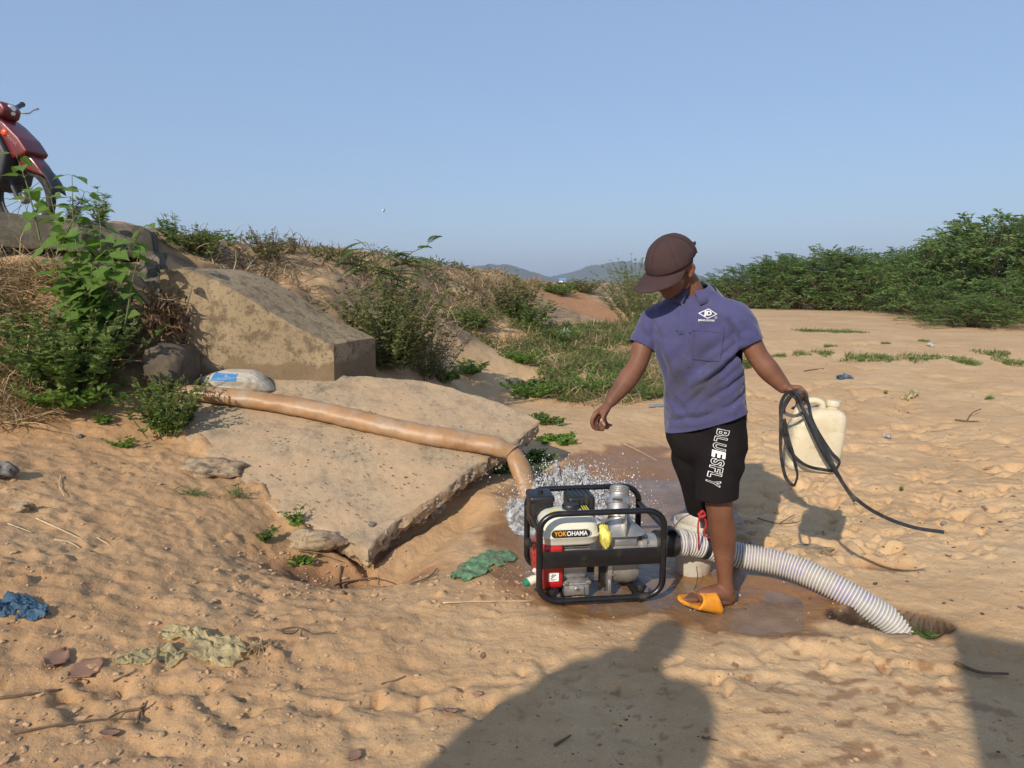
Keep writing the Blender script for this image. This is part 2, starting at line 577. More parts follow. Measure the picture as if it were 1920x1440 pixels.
_r = random.Random(5)
DENTS = []
for k in range(70):
    u, v = _r.uniform(-50, 1950), _r.uniform(1150, 1460)
    c = atz(u, v, 0)
    DENTS.append(((c.x, c.y), _r.uniform(0, pi), _r.uniform(.035, .11), _r.uniform(.025, .05), _r.uniform(.003, .010)))
for k in range(230):
    u, v = _r.uniform(1380, 1940), _r.uniform(640, 1020)
    c = atz(u, v, .1)
    s_ = 1 + .12 * c.y * .5
    DENTS.append(((c.x, c.y), _r.gauss(1.2, .7), _r.uniform(.07, .15) * s_, _r.uniform(.04, .07) * s_, _r.uniform(.006, .020) * s_))
for k in range(26):      # a line of footprints crossing in front
    c = atz(60 + 72 * k + _r.uniform(-15, 15), 1345 - 6 * k + (34 if k % 2 else 0) + _r.uniform(-12, 12), 0)
    DENTS.append(((c.x, c.y), _r.gauss(-.15, .2), .115, .045, _r.uniform(.010, .018)))
for k in range(40):
    u, v = _r.uniform(0, 620), _r.uniform(1000, 1180)
    c = atz(u, v, .15)
    DENTS.append(((c.x, c.y), _r.uniform(0, pi), _r.uniform(.04, .11), _r.uniform(.03, .05), _r.uniform(.004, .012)))

def grow(start, step, g, end, cap=1e9):
    out = []; x = start
    while x < end:
        x += step; step = min(step * g, cap); out.append(x)
    return out
S0 = 0.0135
xs = np.arange(-2.2, 2.2, S0)
def grow2(s, g1, mid, g2):
    a = grow(s, S0, g1, mid); return np.array(a + grow(a[-1], a[-1] - a[-2], g2, 5000))
xs = np.concatenate([-grow2(2.2, 1.018, 6, 1.08)[::-1], xs, grow2(xs[-1], 1.016, 6.5, 1.08)])
ys = np.arange(1.95, 4.9, S0)
ys = np.concatenate([-np.array(grow(-1.95, .03, 1.09, 60))[::-1], ys, grow2(ys[-1], 1.012, 12, 1.05)])
GX, GY = np.meshgrid(xs, ys)
gx, gy = GX.ravel(), GY.ravel()
zs = base_z(gx, gy)
gz = ground_z(gx, gy, zs)
def window(c, rad):
    i0, i1 = np.searchsorted(xs, (c[0] - rad, c[0] + rad)); j0, j1 = np.searchsorted(ys, (c[1] - rad, c[1] + rad))
    return slice(j0, j1), slice(i0, i1)
Zg = gz.reshape(GX.shape)
for c, a, sx, sy, dp in DENTS:
    w_ = window(c, 2.2 * max(sx, sy)); x, y = GX[w_], GY[w_]
    if not x.size: continue
    q = ((x - c[0]) * cos(a) + (y - c[1]) * sin(a)) / sx
    w = (-(x - c[0]) * sin(a) + (y - c[1]) * cos(a)) / sy
    d2 = (q**2 + w**2) * (1 + .9 * pnoise(x * 14, y * 14, 77))**2
    Zg[w_] += dp * (-np.exp(-d2 * d2) + 0.25 * np.exp(-((np.sqrt(d2) - 1.25) / .4)**2))
gz = Zg.ravel()
nx, ny = len(xs), len(ys)
ii = (np.arange(ny - 1)[:, None] * nx + np.arange(nx - 1)[None, :]).ravel()
gf = np.column_stack([ii, ii + 1, ii + 1 + nx, ii + nx])
gme = np_mesh('ground', np.column_stack([gx, gy, gz]), gf)

def fattr(me, name, arr):
    a = me.attributes.new(name, 'FLOAT', 'POINT')
    a.data.foreach_set('value', np.asarray(arr, dtype=np.float32))
pw = poly_sd(gx, gy, WETP)
wn = fbm(gx * 4.5, gy * 4.5, 4, 81)
wet = sstep(0.10, -0.06, pw + 0.13 * wn)
# splashed drops and trickles in front of the suction hose
spl = np.zeros_like(GX)
sn = 1 + .9 * pnoise(gx * 30, gy * 30, 91).reshape(GX.shape)
def splat(c, sx, sy, a):
    w_ = window(c, 2 * sx)
    spl[w_] = np.maximum(spl[w_], sstep(.35, .55, gauss(GX[w_], GY[w_], c, sx, sy, a) * sn[w_]))
_r2 = random.Random(12)
for k in range(85):
    u, v = _r2.gauss(1580, 130), _r2.uniform(1195, 1460)
    c = atz(u, v, 0); a = _r2.uniform(-.6, .6); sx = _r2.uniform(.012, .045); sy = sx * _r2.uniform(.35, .7)
    if _r2.random() < .22: sx *= 2.3
    splat((c.x, c.y), sx, sy, a)
for k in range(26):
    u, v = _r2.uniform(1040, 1330), _r2.uniform(1260, 1420)
    c = atz(u, v, 0); sx = _r2.uniform(.008, .02)
    splat((c.x, c.y), sx, sx * .6, _r2.uniform(0, 3))
wet = np.maximum(wet, .8 * sstep(.3, .7, gauss(gx, gy, HOLE2, .20, .085, -0.15))); wet = np.maximum(wet, .7 * sstep(.1, .5, gauss(gx, gy, HOLE, .24, .12, -.25)))
wet = np.maximum(wet, 0.75 * spl.ravel())
fattr(gme, 'wet', wet)
# soil: reddish earth on the ramp, in the washed hollows; dry brown litter on the bank
red = np.clip(path_mask(gx, gy) + sstep(.35, .75, gauss(gx, gy, PIT_N, .6, .25)) * .8 + .6 * gauss(gx, gy, at(130, 760, 4.7), .35, .25), 0, 1)
bank = sstep(.5, .85, zs) * sstep(-12, -1, -np.hypot(gx, gy) + 30) * (1 - path_mask(gx, gy)) * sstep(6.5, 3.0, gx - 0.12 * gy)
pit_mask = np.maximum(sstep(.17, .30, gauss(gx, gy, HOLE, .21, .095, -.25) * (1 + .25 * pnoise(gx * 14, gy * 14, 53))), sstep(.2, .6, gauss(gx, gy, PIT_N, .40, .12)) * .6)  # hose pit shade put into the soil colour; slab hollow darkened too
fattr(gme, 'pit_shade', pit_mask)
earth = sstep(.35, -1.0, gx + .12 * fbm(gx * 2, gy * 2, 3, 95)) * sstep(7, 4.5, gy)
fattr(gme, 'earth', earth)
fattr(gme, 'red', red)
fattr(gme, 'bank', bank)

gm, n, b = new_mat('sandy_earth')
tc = N(n, 'ShaderNodeTexCoord').outputs['Object']
def attr(n, name): return N(n, 'ShaderNodeAttribute', attribute_name=name).outputs['Fac']
c = ramp(n, noise_n(n, 1.3, 4, .6, tc), [(.25, (.44, .275, .138)), (.5, (.525, .347, .185)), (.75, (.60, .42, .237))])
c = mixc(n, ramp(n, noise_n(n, 9, 4, .65, tc), [(.45, (0, 0, 0)), (.72, (.55, .55, .55))]), c, (.44, .265, .13))
c = mixc(n, ramp(n, noise_n(n, 0.5, 2, .6, tc), [(.5, (0, 0, 0)), (.7, (.4, .4, .4))]), c, (.50, .30, .155))
grain = noise_n(n, 330, 2, .7, tc)
c = mixc(n, 1.0, c, ramp(n, grain, [(.3, (.72, .70, .66)), (.5, (1, 1, 1)), (.75, (1.16, 1.15, 1.12))]), 'MULTIPLY')
v = N(n, 'ShaderNodeTexVoronoi', ins={'Scale': 70.0}); n.links.new(tc, v.inputs['Vector'])
spk = ramp(n, v.outputs['Distance'], [(.06, (1, 1, 1)), (.14, (0, 0, 0))])
spk = mixc(n, 1.0, spk, ramp(n, noise_n(n, 21, 1, .6, tc), [(.5, (0, 0, 0)), (.6, (1, 1, 1))]), 'MULTIPLY')
c = mixc(n, spk, c, (.16, .10, .06))
v2 = N(n, 'ShaderNodeTexVoronoi', ins={'Scale': 150.0}); n.links.new(tc, v2.inputs['Vector'])
c = mixc(n, ramp(n, v2.outputs['Distance'], [(.05, (.8, .8, .8)), (.12, (0, 0, 0))]), c, (.66, .56, .42))
c = mixc(n, attr(n, 'earth'), c, mixc(n, 1.0, c, (.84, .78, .74), 'MULTIPLY'))
c = mixc(n, attr(n, 'red'), c, mixc(n, noise_n(n, 6, 3, .6, tc), (.33, .15, .065), (.46, .245, .115)))
bk = mixc(n, ramp(n, noise_n(n, 5, 4, .7, tc), [(.38, (0, 0, 0)), (.62, (1, 1, 1))]), (.30, .20, .115), (.15, .105, .06))
fb = N(n, 'ShaderNodeMath', operation='MULTIPLY'); n.links.new(attr(n, 'bank'), fb.inputs[0]); n.links.new(ramp(n, noise_n(n, 2.2, 2, .6, tc), [(.36, (0, 0, 0)), (.5, (1, 1, 1))]), fb.inputs[1])
c = mixc(n, fb.outputs[0], c, bk)
c = mixc(n, attr(n, 'pit_shade'), c, (.065, .042, .027))  # pit shade mixed in as a dark soil colour
wv = attr(n, 'wet')
c = mixc(n, wv, c, mixc(n, 1.0, c, (.52, .40, .29), 'MULTIPLY'))
n.links.new(c, b.inputs['Base Color'])
n.links.new(ramp(n, wv, [(0, (.95,) * 3), (.5, (.6,) * 3), (1, (.28,) * 3)]), b.inputs['Roughness'])
b.inputs['Specular IOR Level'].default_value = .35
h0 = bump(n, None, noise_n(n, 8, 3, .6, tc), .45, .03)
h1 = bump(n, None, noise_n(n, 45, 4, .7, tc), .45, .012, h0)
h2 = bump(n, None, grain, .35, .003, h1)
h3 = bump(n, b, v.outputs['Distance'], .12, .006, h2)
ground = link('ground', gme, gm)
tag(ground, 'sandy earth ground with trodden dry sand and wet patches', 'ground', kind='structure')

gbm = BVHTree.FromPolygons([], []) if False else None
def gz1(x, y):
    """ground height at one point, read from the finished sheet"""
    i = int(np.clip(np.searchsorted(xs, x) - 1, 0, nx - 2)); j = int(np.clip(np.searchsorted(ys, y) - 1, 0, ny - 2))
    fx = (x - xs[i]) / (xs[i+1] - xs[i]); fy = (y - ys[j]) / (ys[j+1] - ys[j])
    Z = gz.reshape(ny, nx)
    return float((Z[j, i] * (1 - fx) + Z[j, i+1] * fx) * (1 - fy) + (Z[j+1, i] * (1 - fx) + Z[j+1, i+1] * fx) * fy)
GZ2 = gz.reshape(ny, nx)
def gzv(x, y):
    i = np.clip(np.searchsorted(xs, x) - 1, 0, nx - 2); j = np.clip(np.searchsorted(ys, y) - 1, 0, ny - 2)
    fx = (x - xs[i]) / (xs[i+1] - xs[i]); fy = (y - ys[j]) / (ys[j+1] - ys[j])
    return (GZ2[j, i] * (1 - fx) + GZ2[j, i+1] * fx) * (1 - fy) + (GZ2[j+1, i] * (1 - fx) + GZ2[j+1, i+1] * fx) * fy
def ong(u, v, lo=1.5, hi=80.0):
    """where the sight line through pixel (u, v) meets the ground"""
    ds = np.geomspace(lo, hi, 900)
    P = np.array([at(u, v, 1.0)[:]]) ; o = np.array((0, 0, CAMZ))
    L = o + (P - o) * ds[:, None]
    dz = L[:, 2] - gzv(L[:, 0], L[:, 1])
    k = np.argmax(dz < 0)
    if dz[k] >= 0: return Vector(L[-1])
    if k == 0: return Vector(L[0])
    t = dz[k-1] / (dz[k-1] - dz[k])
    p = L[k-1] + (L[k] - L[k-1]) * t
    return Vector((p[0], p[1], gz1(p[0], p[1])))
def ground_n(x, y, e=0.04):
    return Vector((gz1(x - e, y) - gz1(x + e, y), gz1(x, y - e) - gz1(x, y + e), 2 * e)).normalized()

# ---------------------------------------------------------------- concrete of the culvert
def concrete(name, c0, c1, stain, moss=None, sand=0.0, tide=False):
    m, n, b = new_mat(name)
    tc = N(n, 'ShaderNodeTexCoord').outputs['Object']
    c = ramp(n, noise_n(n, 2.5, 6, .6, tc), [(.3, c0), (.7, c1)])
    c = mixc(n, ramp(n, noise_n(n, 9, 5, .7, tc), [(.5, (0, 0, 0)), (.62, (.85, .85, .85))]), c, stain)
    c = mixc(n, ramp(n, noise_n(n, 40, 4, .75, tc), [(.52, (0, 0, 0)), (.66, (.75, .75, .75))]), c, tuple(k * .6 for k in stain))
    if sand:
        c = mixc(n, ramp(n, noise_n(n, 1.7, 6, .65, tc), [(.5 - .2 * sand, (0, 0, 0)), (.62, (.9, .9, .9))]), c, (.50, .34, .20))
    if tide:      # damp stain left by the stream on the foot of the wall
        sz_ = N(n, 'ShaderNodeSeparateXYZ'); n.links.new(tc, sz_.inputs[0])
        ad = N(n, 'ShaderNodeMath', operation='MULTIPLY_ADD'); n.links.new(noise_n(n, 5, 5, .65, tc), ad.inputs[0]); ad.inputs[1].default_value = .30; n.links.new(sz_.outputs[2], ad.inputs[2])
        c = mixc(n, ramp(n, ad.outputs[0], [(.98, (.85, .85, .85)), (1.0, (0, 0, 0))]), c, mixc(n, noise_n(n, 7, 5, .65, tc), (.13, .085, .048), (.27, .185, .105)))
    g = noise_n(n, 260, 2, .7, tc)
    c = mixc(n, 1.0, c, ramp(n, g, [(.3, (.75, .74, .72)), (.7, (1.12, 1.12, 1.1))]), 'MULTIPLY')
    if moss:
        nz = N(n, 'ShaderNodeNewGeometry')
        c = mixc(n, ramp(n, noise_n(n, 4, 6, .7, tc), [(.42, (0, 0, 0)), (.6, (1, 1, 1))]), c, moss)
    n.links.new(c, b.inputs['Base Color'])
    b.inputs['Roughness'].default_value = .92
    h = bump(n, None, noise_n(n, 22, 6, .7, tc), .5, .012)
    bump(n, b, g, .4, .003, h)
    return m
M_slab = concrete('slab_concrete', (.33, .255, .17), (.44, .345, .225), (.185, .148, .105), sand=.6)
M_wing = concrete('wingwall_concrete', (.27, .20, .118), (.37, .28, .165), (.14, .10, .06), tide=True)
M_head = concrete('headwall_concrete', (.12, .105, .085), (.20, .17, .13), (.05, .045, .038), moss=(.06, .057, .04))

# apron slab: a thick plate with a ragged broken rim
rim = []
for i in range(len(SLAB_XY)):
    a, b2 = SLAB_XY[i], SLAB_XY[(i + 1) % len(SLAB_XY)]
    L = np.hypot(*(b2 - a)); k = max(2, int(L / .018))
    for t in np.linspace(0, 1, k, endpoint=False): rim.append(a + (b2 - a) * t)
rim = np.array(rim)
cen = rim.mean(axis=0)
s_arc = np.concatenate([[0], np.cumsum(np.linalg.norm(np.diff(rim, axis=0), axis=1))])
rg = np.array([0.012 * pnoise(np.array(s * 9.0), np.array(0.3), 5) + .006 * pnoise(np.array(s * 30.0), np.array(1.3), 6) for s in s_arc])
dirs = (cen - rim) / np.linalg.norm(cen - rim, axis=1)[:, None]
rings = []
nin = 46
th = 0.125
def ring(off, dz, jit=0.0, seed=0):
    P = rim + dirs * (off + rg[:, None])
    if jit: P = P + dirs * (jit * np.array([pnoise(np.array(s * 16.0), np.array(seed + .5), 9) for s in s_arc]))[:, None]
    z = slab_z(P[:, 0], P[:, 1]) + dz
    if jit: z = z + .6 * jit * np.array([pnoise(np.array(s * 21.0), np.array(seed + 7.5), 12) for s in s_arc])
    return np.column_stack([P, z])
rings.append(ring(.16, -th - .01, .03, 3)); rings.append(ring(.05, -th, .028, 2)); rings.append(ring(.018, -th * .8, .028, 1)); rings.append(ring(.008, -th * .62, .026, 8)); rings.append(ring(.0, -th * .42, .022, 0)); rings.append(ring(.002, -th * .25, .018, 6)); rings.append(ring(0.0, -.010, .010, 4)); rings.append(ring(.006, .0, .004, 9)); rings.append(ring(.014, .001))
for t in np.linspace(.03, 1, nin)[:-1]:
    P = rim + (cen - rim) * t + dirs * (rg[:, None] + .012) * (1 - t)
    z = slab_z(P[:, 0], P[:, 1]) + .006 * fbm(P[:, 0] * 5, P[:, 1] * 5, 3, 15) + .003 * fbm(P[:, 0] * 25, P[:, 1] * 25, 2, 17)
    # drifted sand lying on the lower middle of the slab
    q = poly_sd(P[:, 0], P[:, 1], SLAB_XY)
    z = z + .02 * gauss(P[:, 0], P[:, 1], on_slab(780, 850), .45, .22, -.5) + .016 * gauss(P[:, 0], P[:, 1], on_slab(520, 850), .5, .3)
    rings.append(np.column_stack([P, z]))
mb = MB(); mb.grid_loop(rings, True, True, True)
slab = mb.build('concrete_apron', M_slab, angle=32)
tag(slab, 'broken tilted concrete apron slab under the brown discharge hose', 'concrete slab')

M_agg = leaf_mat('aggregate_stone', [(.22, .18, .14), (.34, .28, .21), (.15, .13, .11), (.42, .34, .25)], .0, .9)
_ra = np.random.default_rng(77)
sel_ = [i for i in range(len(rim)) if i < int(len(rim) * .42)]
AV, AF = [], []
_b = bmesh.new(); bmesh.ops.create_icosphere(_b, subdivisions=1, radius=1); _b.verts.index_update()
_iv = np.array([v.co[:] for v in _b.verts]); _if = np.array([[v.index for v in f.verts] for f in _b.faces]); _b.free()
for k in range(420):
    i = sel_[_ra.integers(len(sel_))]; h_ = _ra.uniform(.012, th)
    c_ = np.array((*(rim[i] + dirs[i] * (rg[i] + .004 + .05 * max(0, h_ / th - .55))), slab_z(*rim[i]) - h_))
    s_ = .004 * (4.0 ** _ra.uniform(0, 1)**1.6)
    AV.append(c_ + _iv * s_ * _ra.uniform(.7, 1.3, (len(_iv), 1)) * _ra.uniform(.7, 1.3, 3)); AF.append(_if + k * len(_iv))
ag = link('aggregate', np_mesh('aggregate', np.concatenate(AV), np.concatenate(AF), smooth=False), M_agg, slab); ag['kind'] = 'stuff'

# sloping wing wall
dB = 5.35
def wing(u, v, d): return at(u, v, d)
fl, fr = on_slab(340, 706), on_slab(626, 716)                      # front foot, left and right
br = on_slab(704, 703)
ax = (fr - fl); ax.z = 0; axl = ax.normalized()
dep = Vector((.20, .575, 0))
prof = [(0, 505), (.12, 503), (.28, 517), (.45, 548), (.62, 582), (.8, 615), (1.0, 645)]
V = []; F = []
nS = 90; tops = []
for i in range(nS + 1):
    t = i / nS
    u = 300 + (626 - 300) * t
    vt = np.interp(t, [p[0] for p in prof], [p[1] for p in prof])
    base = fl + (fr - fl) * ((u - 340) / 286.0)
    d = base.y
    top = at(u, vt, d + .02)
    tops.append((base, top))
rings = []
for i, (bs, tp) in enumerate(tops):
    col = []
    w = dep
    nn = 8
    for k in range(nn + 1):
        f = k / nn
        p = Vector((bs.x, bs.y, bs.z - .15)).lerp(Vector((tp.x, tp.y, tp.z)), f)
        col.append(p)
    bk = tp + dep * 1.0
    col.append(tp + dep * .5 + Vector((0, 0, .004))); col.append(bk)
    col.append(Vector((bs.x, bs.y, bs.z - .15)) + dep)
    j = [Vector((0.006 * pnoise(np.array(p.x * 6), np.array(p.z * 6), 3), 0.010 * pnoise(np.array(p.x * 5), np.array(p.z * 7), 4), 0)) for p in col]
    chip = float(pnoise(np.array(i * .31), np.array(.4), 7)); chip2 = max(0., float(pnoise(np.array(i * .17), np.array(2.4), 8)) - .25)
    j[nn] += Vector((0, .012 * abs(chip) + .05 * chip2, -.010 * abs(chip) - .045 * chip2)); j[nn - 1] += Vector((0, .006 * chip, 0))
    rings.append(np.array([(p + q)[:] for p, q in zip(col, j)]))
mb = MB(); mb.grid_loop(rings, True, True, True)
ww = mb.build('wing_wall', M_wing, angle=35)
tag(ww, 'sloping tan concrete wing wall behind the sack', 'wall')

# headwall beam on top of the culvert, with the pipe mouth below
hw = thing('culvert_headwall', 'dark weathered concrete culvert headwall under the parked motorcycle', 'headwall', at(150, 500, 5.6)[:])
def hwbox(name, px, d0, d1, mat, bev=.02, rough=.012):
    """front face outline in pixels at d0, extruded back to d1"""
    b = bmesh.new()
    vs0 = [b.verts.new(at(u, v, d0 + dd)) for u, v, dd in px]
    f = b.faces.new(vs0)
    r = bmesh.ops.extrude_face_region(b, geom=[f])
    for v in r['geom']:
        if isinstance(v, bmesh.types.BMVert): v.co += Vector((-.12, d1 - d0, 0))
    bmesh.ops.recalc_face_normals(b, faces=b.faces)
    bmesh.ops.bevel(b, geom=list(b.edges), offset=bev, segments=2, profile=.5, affect='EDGES')
    bmesh.ops.subdivide_edges(b, edges=[e for e in b.edges if e.calc_length() > .12], cuts=6, use_grid_fill=True)
    for v in b.verts:
        p = v.co
        v.co += Vector((pnoise(np.array(p.x * 9), np.array(p.z * 9 + p.y * 5), 3), pnoise(np.array(p.x * 8), np.array(p.z * 8 + p.y * 3), 4), pnoise(np.array(p.x * 8 + 3), np.array(p.y * 8), 5))) * rough
    m = MB(); m.bm(b)
    return m.build(name, mat, hw, world=True, angle=35)
hwbox('coping_beam', [(-160, 385, -.15), (-160, 455, -.15), (130, 470, 0), (272, 486, .12), (290, 470, .14), (286, 436, .14), (262, 424, .12), (130, 408, 0)], 5.55, 5.88, M_head, .02)
hwbox('abutment', [(262, 470, .1), (258, 720, -.1), (318, 720, -.1), (300, 505, .05), (294, 470, .1)], 5.5, 6.0, M_head, .015, .015)
hwbox('face_wall', [(-160, 470, -.1), (-160, 720, -.1), (205, 720, 0), (205, 480, 0)], 5.65, 6.05, M_head, .01)
hwbox('pipe_surround', [(203, 524, 0), (203, 720, 0), (262, 720, 0), (262, 524, 0)], 5.62, 6.0, M_head, .01)
# rounded broken concrete lump at the foot of the abutment
mb = MB()
b = bmesh.new(); bmesh.ops.create_icosphere(b, subdivisions=4, radius=1)
c0 = at(325, 690, 4.95)
for v in b.verts:
    p = v.co.copy(); q = Vector((np.sign(p.x) * abs(p.x)**.7, np.sign(p.y) * abs(p.y)**.7, np.sign(p.z) * abs(p.z)**.75))
    s = 1 + .12 * float(fbm(np.array(p.x * 2 + p.z), np.array(p.y * 2 - p.z), 3, 8))
    v.co = c0 + Vector((q.x * .15 * s, q.y * .22 * s, q.z * .17 * s))
mb.bm(b)
lump = mb.build('concrete_lump', simple_mat('shaded_concrete', (.085, .065, .045), .95, 0, .4, 8, .6, 40, dirt=(.16, .11, .065), dirt_amt=.1, dirt_scale=6), angle=180)  # shade of the surrounding plants worked into the lump's base colour
tag(lump, 'dark rounded concrete lump beside the sack, half hidden by weeds', 'concrete')
# ---------------------------------------------------------------- text as flat meshes
def text_mesh(body, size=1.0, bold=0.0, extrude=0.0, outline=0.0, space=1.0, shear=0.0):
    cu = bpy.data.curves.new('lettering', 'FONT')
    cu.body = body; cu.size = size; cu.offset = bold; cu.extrude = extrude
    cu.space_character = space; cu.shear = shear
    cu.align_x = 'CENTER'; cu.align_y = 'CENTER'
    cu.resolution_u = 4
    if outline:
        cu.fill_mode = 'NONE'; cu.bevel_depth = outline; cu.bevel_resolution = 0
    o = bpy.data.objects.new('lettering', cu)
    COL.objects.link(o)
    dg = bpy.context.evaluated_depsgraph_get()
    me = bpy.data.meshes.new_from_object(o.evaluated_get(dg))
    bpy.data.objects.remove(o); bpy.data.curves.remove(cu)
    return me

# ---------------------------------------------------------------- water pump
M_black = simple_mat('black_frame_paint', (.010, .010, .011), .32, 0, .2, 20, .05, 300, dirt=(.10, .07, .045), dirt_amt=-.35, dirt_scale=9)
M_blackp = simple_mat('black_plastic', (.014, .014, .015), .45, 0, .2, 30, .08, 400, dirt=(.08, .06, .04), dirt_amt=-.2, dirt_scale=14)
M_cream = simple_mat('cream_tank_paint', (.70, .67, .55), .28, 0, .04, 8, dirt=(.42, .32, .2), dirt_amt=-.42, dirt_scale=7, coat=.3)
M_red = simple_mat('red_engine_paint', (.50, .016, .016), .3, 0, .1, 10, dirt=(.30, .10, .06), dirt_amt=-.3, dirt_scale=10, coat=.3)
M_alu = simple_mat('cast_aluminium', (.50, .49, .47), .42, .75, .12, 40, .25, 260, dirt=(.30, .25, .19), dirt_amt=-.05, dirt_scale=10)
M_gun = simple_mat('grey_pump_casting', (.33, .30, .27), .5, .45, .15, 30, .2, 240, dirt=(.28, .20, .13), dirt_amt=.0, dirt_scale=9)
M_steel = simple_mat('bolt_steel', (.62, .61, .58), .28, .9, .1, 60)
M_white = simple_mat('white_print', (.82, .82, .80), .5, 0, .03)
M_orange = simple_mat('orange_print', (.85, .34, .02), .5, 0, .03)
M_yellow = simple_mat('yellow_sticker', (.80, .66, .03), .45, 0, .04)
M_ylplastic = simple_mat('yellow_plastic', (.72, .62, .14), .4, 0, .12, 25, .1, 60)
M_green = simple_mat('green_cap', (.02, .22, .13), .4)

PD = 3.02
p0 = at(1127, 1141, PD)
PZ = -.012
pump = thing('water_pump', 'petrol water pump with cream fuel tank in a black tube frame', 'water pump', (p0.x, p0.y, PZ), R(7))
pump.scale = (1.09, 1.04, .965)
FR[pump.name] = FR[pump.name] @ Matrix.Diagonal((1.09, 1.04, .965, 1))
FW, FH, FD, TR = .545, .445, .37, .0138
def pump_part(name, mb, mat, parent=pump, **k): return mb.build(name, mat, parent, **k)
# tube frame: two rounded loops and the rails that join them
def loop_pts(y):
    return [(x, y, z + FH / 2 + TR) for x, z in rounded_rect(FW - 2 * TR, FH - 2 * TR, .078, 8)]
for y in (0.0, FD):
    pump_part('frame_loop', MB().tube(loop_pts(y), TR, 14, closed=True), M_black)
for sx in (-1, 1):
    x = sx * (FW / 2 - TR)
    pump_part('frame_rail', MB().tube([(x, 0, .36), (x, FD, .36)], TR * .8, 12), M_black)
    pump_part('frame_rail', MB().tube([(x * .62, 0, TR), (x * .62, FD, TR)], TR * .8, 12), M_black)
pl = MB().box((-FW/2 + .012, -.006, .188), (FW/2 - .012, .002, .268), .002)
band = pump_part('frame_panel', pl, M_black)
for sx in (-1, 1):
    pump_part('rivet', MB().lathe([(.0, .0), (.006, .0), (.006, .002), (.003, .004), (0, .0045)], 10, Matrix.Translation((sx * .252, -.006, .228)) @ Matrix.Rotation(R(90), 4, 'X')), M_black, band)
# lower mounting plates with rubber feet and bolts
for x in (-.19, .185):
    ft = pump_part('mount_foot', MB().box((x - .032, .03, .018), (x + .032, .33, .03), .003).lathe([(.02, .03), (.024, .036), (.022, .055), (.016, .06)], 14, Matrix.Translation((x, .06, 0))), M_blackp)
    for y in (.045, .30):
        pump_part('bolt', MB().lathe([(.011, .03), (.011, .034), (.0085, .034), (.0085, .042), (.004, .043)], 6, Matrix.Translation((x + .018, y, 0))), M_steel, ft)
# fuel tank
def squircle(w, h, e=4.0, n=48):
    a = np.linspace(0, 2 * pi, n, endpoint=False)
    c, s = np.cos(a), np.sin(a)
    return np.column_stack([w * np.sign(c) * np.abs(c)**(2/e), h * np.sign(s) * np.abs(s)**(2/e)])
tx, ty = -.118, .165
secs = [(.098, .082, .262), (.116, .100, .266), (.122, .106, .276), (.124, .108, .300), (.128, .112, .303), (.129, .113, .309), (.1245, .1085, .312), (.122, .106, .345), (.117, .101, .368), (.104, .090, .388), (.086, .075, .400), (.06, .052, .405), (.02, .018, .407)]
rings = []
for w, h, z in secs:
    q = squircle(w, h, 5.0 if z < .37 else 4.0)
    rings.append(np.column_stack([q[:, 0] + tx, q[:, 1] + ty, np.full(len(q), z)]))
tank = pump_part('fuel_tank', MB().grid_loop(rings), M_cream, angle=60)
cap = pump_part('tank_cap', MB().lathe([(.012, .402), (.034, .404), (.037, .408), (.037, .424), (.033, .43), (.012, .432), (.0, .432)], 28, Matrix.Translation((tx + .02, ty + .01, 0))), M_blackp, tank)
# badge: black rounded plate with white rim and lettering, on the tank's front
bz, by = .329, ty - .1075
def plate(w, h, r, y0, y1, cz, cx, name, mat, par):
    M = Matrix.Translation((cx, 0, cz)) @ Matrix.Rotation(R(90), 4, 'X')
    return pump_part(name, MB().prism(rounded_rect(w, h, r, 6), -y1, -y0, M), mat, par)
plate(.168, .041, .0195, by - .006, by, bz, tx - .002, 'badge_rim', M_cream, tank)
plate(.163, .037, .018, by - .0072, by - .0058, bz, tx - .002, 'badge', M_blackp, tank)
def stick_text(body, size, cx, cz, y, mat, par, bold=.0, width=None, name='lettering', space=1.0, rot=0.0, sx=1.0):
    me = text_mesh(body, size, bold, .0003, space=space)
    M = Matrix.Translation((cx, y, cz)) @ Matrix.Rotation(R(90), 4, 'X') @ Matrix.Rotation(rot, 4, 'Z') @ Matrix.Scale(sx, 4, (1, 0, 0))
    me.transform(M)
    return link(name, me, mat, par)
me1 = text_mesh('YOK', .031, .0007, .0003); me2 = text_mesh('OHAMA', .031, .0007, .0003)
def xb(me): return min(v.co.x for v in me.vertices), max(v.co.x for v in me.vertices)
(l1, r1), (l2, r2) = xb(me1), xb(me2)
w1, w2 = r1 - l1, r2 - l2
k = .140 / (w1 + w2 + .0012)
for me, x0, l_, mt in ((me1, -.07, l1, M_orange), (me2, -.07 + (w1 + .0012) * k, l2, M_white)):
    me.transform(Matrix.Translation((tx - .002 + x0 - l_ * k, by - .0078, bz)) @ Matrix.Rotation(R(90), 4, 'X') @ Matrix.Scale(k, 4, (1, 0, 0)))
    link('lettering', me, mt, tank)
# warning stickers on the tank shoulder
def shoulder_sticker(x0, x1, y0, y1, mat, name):
    V = []
    for x in (x0, x1):
        for y in (y0, y1):
            V.append((x, y, .4105 - 2.2 * max(0, abs(y - ty) - .05)**1.3 * .35))
    m = MB().add([V[0], V[1], V[3], V[2], *[(p[0], p[1], p[2] - .012) for p in (V[0], V[1], V[3], V[2])]], [(0, 1, 2, 3), (7, 6, 5, 4), (0, 4, 5, 1), (1, 5, 6, 2), (2, 6, 7, 3), (3, 7, 4, 0)])
    return pump_part(name, m, mat, tank, smooth=False)
shoulder_sticker(-.195, -.155, ty - .07, ty - .02, M_yellow, 'warning_sticker')
s2 = shoulder_sticker(-.055, -.022, ty - .065, ty + .04, M_blackp, 'instruction_sticker')
for q in range(3):
    pump_part('sticker_stripe', MB().box((-.050 + .010 * q, ty - .055, .408), (-.046 + .010 * q, ty + .03, .4114)), M_yellow, s2)
